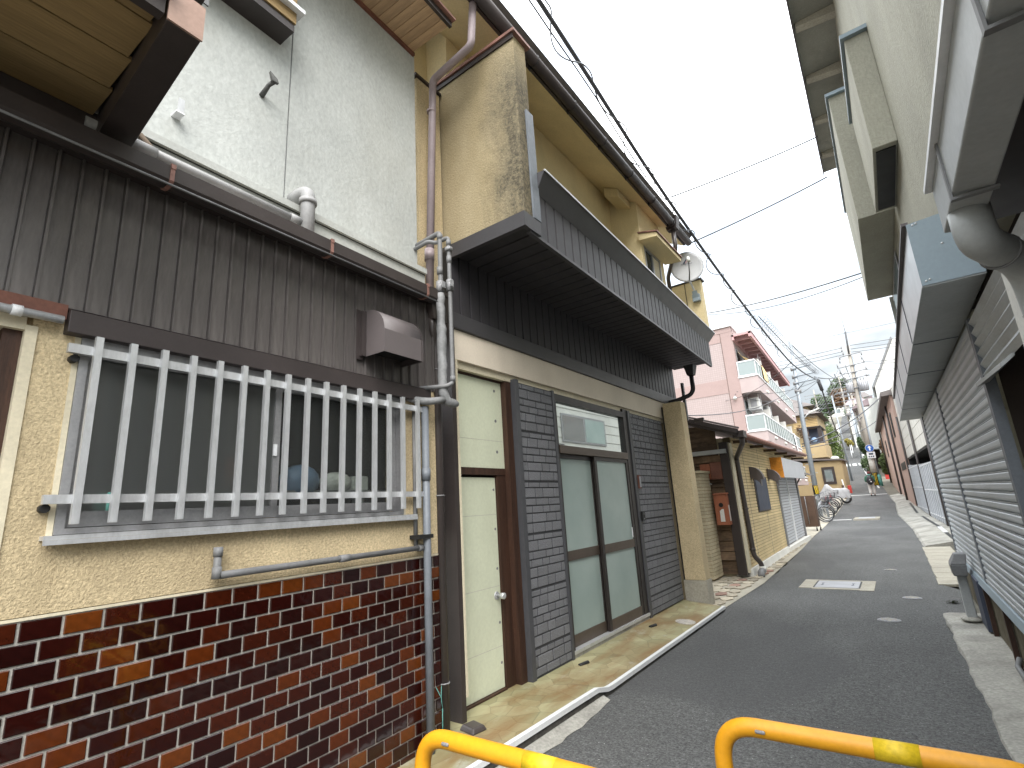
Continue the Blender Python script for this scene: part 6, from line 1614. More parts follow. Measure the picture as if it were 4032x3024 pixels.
# houses on the hill
house('white house on the right slope above the crosswalk', -2.4, 1.5, 92, 101, 5.6, 1.8, 'white_plaster', 'roof_mauve')
house('grey house higher on the right slope', -4.2, -0.2, 108, 116, 5.8, 1.8, 'grey_house', 'roof_dark')
house('cream house near the hilltop on the right', -5.2, -1.5, 128, 136, 6.0, 1.8, 'panel_white', 'roof_mauve')
house('low tiled house on the left slope behind the bushy tree', -14, -8.2, 84, 92, 5.6, 2.0, 'panel_white', 'roof_dark', side=1)
house('grey tiled house stepping up the left slope', -16, -9.6, 104, 112, 5.6, 2.0, 'grey_house', 'roof_dark', side=1)
house('white house by the top of the left slope', -17, -11.0, 128, 136, 5.8, 2.0, 'white_plaster', 'roof_mauve', side=1)
house('small dark roofed house closing the lane on the hilltop', -12.2, -8.0, 172, 180, 4.5, 2.0, 'panel_white', 'roof_dark', side=1)
house('pale house at the hilltop right of the lane', -6.0, -1.0, 160, 168, 5.0, 2.0, 'grey_house', 'roof_dark')
# retaining wall on the left of the climb, rail
rw = thing('retaining_wall', 'pale retaining wall on the left of the climbing lane', 'wall', (-6.5, 100, zr(100)))
q = MB()
for k in range(12):
    y0 = 87 + k * 4; y1 = y0 + 4
    a0, a1 = lin(XL, y0) - 0.1, lin(XL, y1) - 0.1
    q.hexa([(a0 - 0.5, y0, zr(y0) - 1), (a0, y0, zr(y0) - 1), (a1, y1, zr(y1) - 1), (a1 - 0.5, y1, zr(y1) - 1)], [(a0 - 0.5, y0, zr(y0) + 1.6), (a0, y0, zr(y0) + 1.6), (a1, y1, zr(y1) + 1.6), (a1 - 0.5, y1, zr(y1) + 1.6)])
q.build('wall', 'stone_wall', rw)
gr_ = thing('guard_rail', 'white guard rail up the middle of the steep lane', 'guard rail', (-5, 100, zr(100)))
for side in (0.32, 0.42):
    q = MB(); q.tube([(lin(XL, y) * (1 - side - 0.2) + lin(XR, y) * (side + 0.2), y, zr(y) + 0.9) for y in range(94, 118, 4)], 0.05, 6); q.build('rail', 'white_metal', gr_)
for y in range(94, 118, 4):
    MB().tube([(lin(XL, y) * 0.48 + lin(XR, y) * 0.52, y, zr(y)), (lin(XL, y) * 0.48 + lin(XR, y) * 0.52, y, zr(y) + 0.95)], 0.04, 6).build('post', 'white_metal', gr_)
# road markings
q = MB()
for (fx0, fx1) in ((0.06, 0.36), (0.46, 0.68), (0.78, 0.97)):
    y0, y1 = 82.5, 86.5
    P_ = lambda f, y: (lin(XL, y) * (1 - f) + lin(XR, y) * f, y, zr(y) + 0.02)
    q.face([P_(fx0, y0), P_(fx1, y0), P_(fx1, y1), P_(fx0, y1)])
q.build('crosswalk_marking', 'paint_line', kind='structure')
q = MB()
rows = [[(lin(XR, y) - 0.35, y, zr(y) + 0.012), (lin(XR, y) - 0.22, y, zr(y) + 0.012)] for y in range(52, 78, 2)]
q.grid(rows)
rows = [[(lin(XL, y) + 0.12, y, zr(y) + 0.012), (lin(XL, y) + 0.22, y, zr(y) + 0.012)] for y in range(44, 60, 2)]
q.grid(rows)
q.build('edge_line', 'paint_line', kind='structure')
q = MB()
q.grid([[(lin(XL, 46.0) + 0.05, 46.0, zr(46) + 0.012), (lin(XR, 46.0) - 0.05, 46.0, zr(46) + 0.012)], [(lin(XL, 46.3) + 0.05, 46.3, zr(46.3) + 0.012), (lin(XR, 46.3) - 0.05, 46.3, zr(46.3) + 0.012)]])
q.face([(lin(XL, 28) + 0.1, 27.8, zr(27.8) + 0.008), (-1.85, 27.8, zr(27.8) + 0.008), (-1.85, 28.1, zr(28.1) + 0.008), (lin(XL, 28) + 0.1, 28.1, zr(28.1) + 0.008)])
q.build('cross_line', 'paint_line', kind='structure')

# ------------------------------------------------------------------ trees and shrubs
def foliage(mb, c, rad, n, leaf, rnd):
    for _ in range(n):
        while True:
            p = Vector((rnd.uniform(-1, 1), rnd.uniform(-1, 1), rnd.uniform(-1, 1)))
            if 0.2 < p.length < 1: break
        p = p.normalized() * (0.45 + 0.55 * p.length ** 0.6)
        q = Vector((c[0] + p.x * rad[0], c[1] + p.y * rad[1], c[2] + p.z * rad[2]))
        a = Vector((rnd.gauss(0, 1), rnd.gauss(0, 1), rnd.gauss(0, 0.6))).normalized(); b = a.orthogonal().normalized()
        s = leaf * rnd.uniform(0.6, 1.4)
        mb.face([q - a * s, q + b * s * 0.55, q + a * s, q - b * s * 0.55])
def tree(name, label, cat, base, h, rad, n, ma, leaf=0.12, clumps=9, group=None, trunk=0.08, seed=1):
    rnd = random.Random(seed)
    t = thing(name, label, cat, base, group)
    b = Vector(base); top = b + Vector((0, 0, h))
    q = MB(); q.tube([b - Vector((0, 0, 0.3)), b + Vector((0.03, 0, h * 0.45)), b + Vector((0.0, 0.05, h * 0.8))], [trunk, trunk * 0.7, trunk * 0.25], 7)
    for k in range(5):
        a = rnd.uniform(0, 6.28); zz = h * rnd.uniform(0.3, 0.6)
        q.tube([b + Vector((0, 0, zz)), b + Vector((math.cos(a) * rad[0] * 0.6, math.sin(a) * rad[1] * 0.6, zz + h * 0.25))], [trunk * 0.45, trunk * 0.15], 5)
    q.build('trunk', 'bark', t)
    f = MB()
    cz_ = h - rad[2]
    for k in range(clumps):
        d = Vector((rnd.uniform(-1, 1), rnd.uniform(-1, 1), rnd.uniform(-1, 1)))
        if d.length > 1: d.normalize()
        cpos = b + Vector((d.x * rad[0] * 0.7, d.y * rad[1] * 0.7, cz_ + d.z * rad[2] * 0.75))
        s = rnd.uniform(0.35, 0.6)
        foliage(f, cpos, (rad[0] * s, rad[1] * s, rad[2] * s), n // clumps, leaf, rnd)
    f.build('crown', ma, t)
    return t
tree('tree', 'big bushy green tree on the left above the tan wing', 'tree', (-5.3, 68, zr(68)), 5.6, (1.45, 1.8, 2.4), 5200, 'leaf', 0.11, 16, seed=3)
tree('tree', 'darker tree on the left slope above the bushy tree', 'tree', (-8.6, 98, zr(98)), 7.5, (2.2, 2.2, 2.6), 2600, 'leaf_dark', 0.2, 10, seed=4)
tree('tree', 'dark tree at the left hilltop under the wires', 'tree', (-10.5, 150, zr(150)), 8, (3.0, 3, 3.2), 2200, 'leaf_dark', 0.3, 9, seed=5)
tree('tree', 'autumn brown tree at the hilltop right of the poles', 'tree', (-5.2, 146, zr(146)), 9, (3.2, 3, 2.6), 2400, 'leaf_red', 0.3, 9, seed=6)
tree('tree', 'dark green hilltop tree above the autumn tree', 'tree', (-6.6, 156, zr(156)), 11, (2.8, 3, 3.0), 2200, 'leaf_dark', 0.3, 9, seed=7)
tree('shrub', 'yellow green clipped shrub in the middle of the steep lane', 'shrub', (-4.9, 106, zr(106)), 2.3, (0.75, 1.2, 0.9), 1500, 'leaf_yellow', 0.12, 6, seed=8)
tree('pine_tree', 'small cloud pruned pine at the right edge before the climb', 'pine', (-1.75, 62, zr(62)), 2.3, (0.55, 0.6, 1.0), 1400, 'leaf_dark', 0.08, 7, seed=9)
tree('shrub', 'green hedge bush at the foot of the pink wall on the right', 'shrub', (-0.15, 57.5, zr(57.5)), 2.6, (0.6, 1.6, 1.1), 2600, 'leaf', 0.09, 9, seed=10)
tree('shrub', 'dark climbing shrub against the end of the pink wall', 'shrub', (0.35, 58.5, zr(58.5)), 3.2, (0.5, 1.2, 1.4), 1800, 'leaf_dark', 0.1, 8, seed=11)
tree('shrub', 'reddish brown bush above the red garden wall', 'shrub', (0.0, 64.5, zr(64.5)), 4.3, (0.55, 0.8, 1.1), 1800, 'leaf_red', 0.11, 8, seed=12)
tree('shrub', 'green vine bush hanging by the wall behind the big pole', 'shrub', (-2.1, 73, zr(73)), 4.2, (0.5, 1.2, 1.2), 1600, 'leaf_dark', 0.12, 7, seed=13)
tree('shrub', 'small red leaved shrub beside the cloud pruned pine', 'shrub', (-1.55, 64.5, zr(64.5)), 2.0, (0.4, 0.5, 0.6), 700, 'leaf_red', 0.07, 5, seed=14)
tree('tree', 'green tree on the right slope below the hilltop', 'tree', (-3.2, 122, zr(122)), 5, (1.5, 2, 1.8), 1800, 'leaf', 0.2, 8, seed=15)
tree('shrub', 'dark twiggy plant on the roof corner of the pink balconies', 'shrub', (-4.85, 43.4, 5.0), 1.4, (0.4, 0.4, 0.6), 300, 'leaf_red', 0.06, 5, trunk=0.02, seed=16)
hill = MB(); rnd = random.Random(5)
for k in range(46):
    y = rnd.uniform(186, 230); x = rnd.uniform(-120, 110); foliage(hill, (x, y, 23 + rnd.uniform(-1, 2)), (rnd.uniform(3, 6), 3, rnd.uniform(2, 4)), 110, 0.8, rnd)
hill.build('hill_woods', 'leaf_dark', kind='stuff')

# ------------------------------------------------------------------ poles
def strap_plate(t, c, r, z0, z1, stripes=True):
    MB().tube([(c[0], c[1], z0), (c[0], c[1], z1)], r, 14).build('warning_band', 'black', t)
    for k in range(3):
        a = -1.9 + 0.5 * k
        q = MB(); rr = r + 0.004
        q.grid([[(c[0] + rr * math.cos(a + 0.3 + 0.12 * j), c[1] + rr * math.sin(a + 0.3 + 0.12 * j), z0 + 0.02) for j in range(3)], [(c[0] + rr * math.cos(a + 0.12 * j), c[1] + rr * math.sin(a + 0.12 * j), z1 - 0.02) for j in range(3)]])
        q.build('yellow_stripe', 'yellow_tape', t)
t = thing('utility_pole', 'pale steel utility pole among the parked bicycles on the left', 'utility pole', (-3.24, 30, 0.17))
MB().tube([(-3.24, 30, 0.1), (-3.2, 30, 5.2), (-3.06, 30, 9.46)], [0.125, 0.105, 0.075], 14).build('pole', 'steel_pole', t)
strap_plate(t, (-3.232, 30), 0.128, 1.3, 1.75)
for (z, x1) in ((7.80, -2.36), (7.37, -2.22), (7.02, -2.14)):
    q = MB(); q.tube([(-3.2, 29.9, z), (x1, 29.9, z + 0.06)], 0.045, 6, flat=True); q.build('cross_arm', 'steel_pole', t)
    MB().tube([(-3.3, 30, z), (-3.05, 30, z)], 0.1, 10).build('arm_clamp', 'iron', t)
MB().tube([(-3.14, 29.9, 6.66), (-2.45, 29.9, 7.3)], 0.025, 6).build('brace', 'steel_pole', t)
MB().tube([(-3.3, 30, 6.6), (-3.0, 30, 6.6)], 0.11, 10).build('arm_clamp', 'iron', t)
MB().tube([(-2.15, 29.9, 6.95), (-2.10, 30.3, 6.5)], [0.085, 0.085], 10).build('splice_box', 'wire', t)
q = MB()
for k in range(10):
    z = 1.9 + 0.45 * k
    q.tube([(-3.23 + (0.11 if k % 2 else -0.11), 29.95, z), (-3.23 + (0.24 if k % 2 else -0.24), 29.95, z)], 0.012, 5)
q.build('climbing_bolts', 'steel_pole', t)
t2 = thing('street_lamp', 'white street lamp arm fixed to the pale steel pole', 'street lamp', (-3.1, 30, 5.2))
MB().tube([(-3.1, 29.95, 5.15), (-2.95, 29.9, 5.3), (-2.78, 29.85, 5.38)], 0.03, 8).build('arm', 'white_metal', t2)
MB().hexa([(-2.85, 29.78, 5.33), (-2.35, 29.72, 5.50), (-2.35, 29.92, 5.50), (-2.85, 29.92, 5.33)], [(-2.85, 29.78, 5.43), (-2.35, 29.74, 5.56), (-2.35, 29.9, 5.56), (-2.85, 29.92, 5.43)]).build('lamp_head', 'white_stuff', t2, bev=0.02)
# the big concrete pole
bx0, by0 = -1.25, 55.0
t = thing('utility_pole', 'tall concrete utility pole with transformers on the right of the lane', 'utility pole', (bx0, by0, 1.6))
MB().tube([(bx0, by0, 1.4), (bx0 + 0.02, by0, 8), (bx0 + 0.16, by0, 14.3)], [0.24, 0.20, 0.13], 16).build('pole', 'conc_pole', t)
MB().tube([(bx0 + 0.13, by0 - 0.1, 13.5), (bx0 + 0.22, by0 - 0.1, 15.6)], 0.08, 8).build('steel_top', 'wire', t)
MB().tube([(bx0 + 0.22, by0 - 0.1, 15.6), (bx0 + 0.17, by0 - 0.1, 17.0)], 0.022, 5).build('lightning_rod', 'wire', t)
for (z, xa, xb) in ((13.4, -1.95, -0.15), (12.4, -2.25, -0.1), (11.75, -2.1, 0.0), (11.2, -2.0, 0.05), (10.3, -1.85, -0.3)):
    MB().tube([(xa, by0 - 0.2, z - 0.08), (xb, by0 - 0.2, z + 0.08)], 0.05, 6, flat=True).build('cross_arm', 'iron', t)
q = MB()
for (x, z) in ((-1.9, 13.25), (-0.2, 13.3), (-1.95, 12.9), (-0.25, 12.9), (-2.2, 12.55), (-0.15, 12.6), (-1.6, 14.2), (-1.6, 13.9), (-1.55, 13.6), (-2.1, 11.9), (-0.1, 11.9), (-0.2, 11.3), (-1.9, 11.3)):
    q.tube([(x, by0 - 0.25, z - 0.16), (x, by0 - 0.25, z + 0.16)], [0.05, 0.07], 8)
q.build('insulators', 'iron', t, kind='stuff')
for (xc, zc, r, nm) in ((-1.62, 10.45, 0.28, 'transformer'), (-0.60, 10.5, 0.38, 'transformer')):
    tr2 = MB().tube([(xc, by0 - 0.15, zc - 0.55), (xc, by0 - 0.15, zc + 0.35)], r, 18).build(nm, 'cover_grey', t)
    q = MB()
    for k in range(14):
        a = 2 * math.pi * k / 14; q.box(xc + r * math.cos(a) - 0.015, by0 - 0.15 + r * math.sin(a) - 0.03, zc - 0.5, xc + r * math.cos(a) + 0.015, by0 - 0.15 + r * math.sin(a) + 0.03, zc + 0.2)
    q.build('cooling_fin', 'pvc_grey', tr2)
    q = MB(); q.tube([(xc - 0.1, by0 - 0.15, zc + 0.35), (xc - 0.1, by0 - 0.15, zc + 0.65)], 0.05, 8); q.tube([(xc + 0.12, by0 - 0.15, zc + 0.35), (xc + 0.12, by0 - 0.15, zc + 0.65)], 0.05, 8); q.build('bushing', 'iron', tr2)
MB().tube([(bx0 - 0.02, by0 - 0.02, 1.6), (bx0 - 0.02, by0 - 0.02, 2.7)], 0.252, 16).build('warning_band', 'black', t)
for k in range(3):
    a = -2.0 + 0.42 * k
    q = MB(); q.grid([[(bx0 - 0.02 + 0.258 * math.cos(a + 0.09 * j), by0 - 0.02 + 0.258 * math.sin(a + 0.09 * j), z) for j in range(3)] for z in (1.65, 2.66)]); q.build('yellow_stripe', 'yellow_tape', t)
MB().tube([(bx0, by0, 2.72), (bx0, by0, 3.9)], 0.245, 16).build('notice_wrap', 'panel_white', t)
tt = pipe('conduit', 'grey conduit with teal foot sleeve running up beside the big pole', 'conduit', [(-0.92, 54.9, 1.6), (-1.0, 54.9, 5.5), (-0.98, 54.9, 9.5), (-0.9, 54.9, 13.2)], 0.07, 'steel_pole', n=8)
MB().tube([(-0.93, 54.88, 1.4), (-0.95, 54.88, 2.5)], 0.14, 10).build('sleeve', 'teal', tt)
t = thing('road_sign', 'round blue sign with white up arrow and white plate on the big pole', 'road sign', (-1.2, 54.6, 4.0))
MB().tube([(-1.18, 54.62, 4.80), (-1.18, 54.60, 4.80)], 0.31, 28).build('sign_face', 'sign_blue', t)
q = MB(); q.prism([(-1.235, 54.596, 4.60), (-1.125, 54.596, 4.60), (-1.125, 54.596, 4.84), (-1.03, 54.596, 4.84), (-1.18, 54.596, 5.03), (-1.33, 54.596, 4.84), (-1.235, 54.596, 4.84)], (0, -0.006, 0)); q.build('arrow', 'sign_white', t)
MB().ring((-1.18, 54.6, 4.80), (0, 1, 0), 0.305, 0.01, 28, 5).build('sign_rim', 'sign_white', t)
MB().box(-1.48, 54.6, 3.92, -0.86, 54.62, 4.46).build('plate', 'sign_white', t)
q = MB()
q.box(-1.32, 54.592, 4.22, -1.02, 54.598, 4.38); q.box(-1.27, 54.588, 4.26, -1.22, 54.591, 4.35); 
for k in range(3): q.box(-1.38 + 0.15 * k, 54.592, 4.02, -1.28 + 0.15 * k, 54.598, 4.13)
q.build('plate_text', 'ink', t)
MB().tube([(-1.2, 54.75, 4.0), (-1.2, 54.64, 4.3), (-1.18, 54.63, 4.8)], 0.025, 6).build('sign_bracket', 'steel_pole', t)
def pole(label, pts, r, ma, arms=(), lampd=None, group=None):
    t = thing('utility_pole', label, 'utility pole', pts[0], group)
    MB().tube(pts, [r, r * 0.65], 8).build('pole', ma, t)
    a, b = Vector(pts[0]), Vector(pts[-1])
    for f, wd_ in arms:
        p = a.lerp(b, f); MB().tube([p + Vector((-wd_, -0.1, -0.06)), p + Vector((wd_ * 0.7, -0.1, 0.06))], 0.06, 5, flat=True).build('cross_arm', 'iron', t)
    return t
G = 'poles up the far lane'
pole('slim grey lane pole left of the climb, its foot by the tan wing', [(-3.35, 62, 2.2), (-3.55, 62, 11.0)], 0.11, 'steel_pole', (), None, G)
pole('pale green pole at the foot of the steep lane', [(-3.05, 90, 5.2), (-3.15, 90, 13.5)], 0.17, 'steel_pole', ((0.95, 1.2), (0.85, 1.2)), None, G)
pole('concrete pole standing in front of the white slope house', [(-2.1, 80, 4.1), (-2.4, 80, 13.8)], 0.17, 'conc_pole', ((0.97, 1.1), (0.9, 1.1), (0.8, 0.8)), None, G)
pole('grey pole between the pale green and the concrete poles up the lane', [(-3.2, 100, 6.7), (-3.4, 100, 17.6)], 0.17, 'steel_pole', ((0.96, 1.5), (0.88, 1.3)), None, G)
pole('tall thin pole highest in the wire tangle on the hill', [(-4.6, 112, 9), (-4.7, 112, 22.3)], 0.17, 'conc_pole', ((0.9, 1.6), (0.82, 1.6), (0.74, 1.2)), None, G)
pole('far pole at the left of the hilltop', [(-10.2, 128, 12), (-10.5, 128, 23)], 0.17, 'conc_pole', ((0.9, 2.0), (0.84, 2.0)), None, G)
t = thing('street_lamp', 'slender white street lamp before the bushy tree', 'street lamp', (-4.3, 60, zr(60)))
MB().tube([(-4.55, 60, 2.0), (-4.75, 60, 7.6)], [0.06, 0.04], 8).build('post', 'white_metal', t)
MB().tube([(-4.75, 60, 7.6), (-4.3, 59.9, 7.9)], [0.05, 0.09], 8).build('lamp_head', 'white_stuff', t)

# ------------------------------------------------------------------ overhead wires
def wire(label, a, b, r, sag=0.0, n=14, ma='wire', group='overhead wires', pts=None):
    a, b = Vector(a), Vector(b)
    P_ = pts or [a.lerp(b, k / n) - Vector((0, 0, sag * 4 * (k / n) * (1 - k / n))) for k in range(n + 1)]
    q = MB().tube(P_, r * 1.35, 6)
    return tag(q.build('overhead_wire', ma), label, 'wire', group)
CAB = [(-10, 8.6), (-6, 7.9), (-2, 7.25), (1, 6.86), (3.7, 6.56), (5.25, 6.31), (6.6, 6.08), (8.2, 5.94), (10, 5.80), (12, 5.70), (15, 5.60), (18.9, 5.68), (22.5, 6.0), (26.7, 6.5), (29.9, 7.0)]
def cz2(y):
    return lin(CAB, y)
cabp = [Vector((-2.0 - 0.006 * max(0, y - 15), y, (cz2(y - 0.7) + cz2(y) + cz2(y + 0.7)) / 3)) for y in [k * 0.5 - 8 for k in range(0, 77)]]
wire('thick grey cable bundle running over the eaves along the lane', None, None, 0.026, pts=cabp) if False else tag(MB().tube(cabp, 0.024, 8).build('overhead_cable', 'wire'), 'thick grey cable bundle running over the eaves along the lane', 'cable')
hx = MB(); pts = []
for k in range(0, 900):
    y = 1.0 + k * 0.018
    lp = math.sin(y * 1.15) * 0.5 + 0.5
    a = y * 2 * math.pi / 0.92
    r = 0.05 + 0.085 * max(0, math.sin(a * 0.5)) ** 2
    pts.append(Vector((-2.0 + r * math.cos(a), y, cz2(y) + r * math.sin(a) - 0.01)))
hx.tube(pts[::2], 0.0085, 5)
tag(hx.build('spiral_hanger', 'wire_pale'), 'thin spiral wire looping round the thick overhead cable', 'wire')
tag(MB().tube([(-2.06, y, cz2(y) + 0.03 - 0.09 * abs(math.sin(y * 1.3))) for y in [0.5 * k for k in range(-8, 14)]], 0.009, 5).build('overhead_wire', 'wire_pale'), 'second thin wire hanging just below the thick cable at the top of the picture', 'wire')
hx = MB(); pts = []
for k in range(0, 1300):
    y = 14 + k * 0.0125
    f = (y - 14) / 16.2
    a = y * 2 * math.pi / 0.33
    pts.append(Vector((-2.0 - 0.15 * f + 0.11 * math.cos(a), y, 6.0 + 1.45 * f + 0.5 * f * (f - 1) + 0.11 * math.sin(a))))
hx.tube(pts[::2], 0.005, 4)
tag(hx.build('spiral_hanger', 'wire_pale'), 'tight coiled hanger wire rising to the pale steel pole', 'wire')
tag(MB().tube([(-2.02 - 0.15 * f, 14 + 16.2 * f, 5.98 + 1.45 * f + 0.5 * f * (f - 1)) for f in [k / 12 for k in range(13)]], 0.012, 5).build('overhead_wire', 'wire'), 'wire inside the tight coiled hanger up to the pale steel pole', 'wire')
# wires over the lane to the right-hand building
wire('thin wire from the roof gutter across the sky, the upper of the two', (-2.05, 7.6, 6.28), (0.06, 9.7, 7.62), 0.0095, 0.03, ma='wire_pale')
wire('thin wire from the roof end across the sky, the lower of the two', (-2.1, 8.55, 5.86), (0.06, 10.9, 7.45), 0.0105, 0.03, ma='wire_pale')
wire('wire with a clamp crossing lower to the end of the grey wall', (-3.3, 14.2, 6.5), (0.53, 9.5, 4.87), 0.009, 0.08)
wire('loose second strand under the crossing wire with a clamp', (-3.3, 14.2, 6.46), (0.53, 9.5, 4.83), 0.006, 0.2, ma='wire_pale')
wire('service wire dropping from the cable to the pink wall, upper one', (-2.05, 19, 5.72), (-6.1, 27, 6.2), 0.008, 0.25)
wire('service wire dropping to the pink corner column', (-2.15, 29.9, 7.0), (-5.5, 26.95, 6.55), 0.009, 0.35)
wire('service wire from the pole to the pink corner column, lower one', (-2.15, 29.9, 6.95), (-5.6, 26.95, 6.45), 0.009, 0.7)
wire('low wire across the face of the pink block to the yellow house roof', (-3.2, 30, 6.9), (-4.2, 12, 3.5), 0.010, 0.5)
wire('wire from the pole top falling to the right', (-3.06, 30, 9.2), (-1.7, 55, 10.9), 0.014, 0.5)
wire('heavy wire from the pale pole arm to the big pole', (-2.3, 30, 7.2), (-1.7, 55, 11.9), 0.02, 0.3)
for i, (z0, z1, lab) in enumerate(((13.9, 14.15, 'top'), (13.4, 13.8, 'middle'), (13.0, 13.5, 'bottom'))):
    wire(f'power line left of the big pole, {lab} of three', (-22, 50, z0 - 0.6), (-1.6, 54.8, z1), 0.02, 0.3, ma='wire_pale')
    wire(f'power line right of the big pole, {lab} of three', (-0.9, 54.8, z1 + 0.1), (14, 57, z0 + 1.0), 0.02, 0.3, ma='wire_pale')
wire('topmost thin line through the head of the big pole, left span', (-22, 50, 15.0), (-1.1, 54.9, 15.5), 0.012, 0.2, ma='wire_pale')
wire('topmost thin line through the head of the big pole, right span', (-1.0, 54.9, 15.5), (14, 57, 16.8), 0.012, 0.2, ma='wire_pale')
for i, z in enumerate((12.5, 12.3, 11.8, 11.2)):
    wire(f'supply line right of the big pole at cross arm {["one", "two", "three", "four"][i]} from the top', (-0.2, 54.8, z), (9, 58, z + 0.3 - 0.3 * i), 0.018, 0.25)
for i in range(5):
    wire(('first', 'second', 'third', 'fourth', 'lowest')[i] + ' of five parallel service wires slanting down to the tan house', (-2.1 + 0.06 * i, 54.7, 12.3 - 0.28 * i), (-5.2 + 0.12 * i, 52.5, 8.0 - 0.05 * i), 0.013, 0.25, ma='wire_pale', group='service wires to the tan house')
wire('dark low cable spanning the lane from the pink block to the right, upper', (-5.0, 43.5, 4.9), (0.6, 52, 8.9), 0.035, 0.5, ma='bike_black')
wire('dark low cable spanning the lane from the pink block to the right, lower', (-5.0, 43.5, 4.75), (-1.2, 54.7, 7.6), 0.03, 0.5, ma='bike_black')
wire('thin low cable under the dark cables across the lane', (-5.0, 43.6, 4.6), (0.6, 53, 7.5), 0.02, 0.6, ma='wire')
for i in range(4):
    wire(('lowest', 'second lowest', 'second highest', 'highest')[i] + ' of the four far lane wires between the hill poles', (-3.1 + 0.5 * i, 55, 11.6 + 0.3 * i), (-4.2 + 0.6 * i, 112, 19.5 + 0.7 * i), 0.025, 1.4, ma='wire_pale', group='far lane wires')
for i in range(4):
    wire(('nearest', 'second nearest', 'second farthest', 'farthest')[i] + ' of the four wires crossing the far lane on the hill', (-16, 96 + 4 * i, 14.5 + 1.0 * i), (2, 100 + 4 * i, 13.2 + 1.6 * i), 0.03, 0.8, ma='wire_pale', group='far cross lane wires')
for i in range(3):
    wire(('top', 'middle', 'bottom')[i] + ' of the three wires sagging to the left hilltop pole', (-4.6 + i, 112, 20.5 - 0.6 * i), (-10.4, 128, 22 - 0.5 * i), 0.03, 0.8, ma='wire_pale', group='hilltop wires')
wire('splice ended cable falling from the pale pole arm up the lane', (-2.1, 30.3, 6.5), (-3.45, 62, 6.9), 0.028, 1.1)

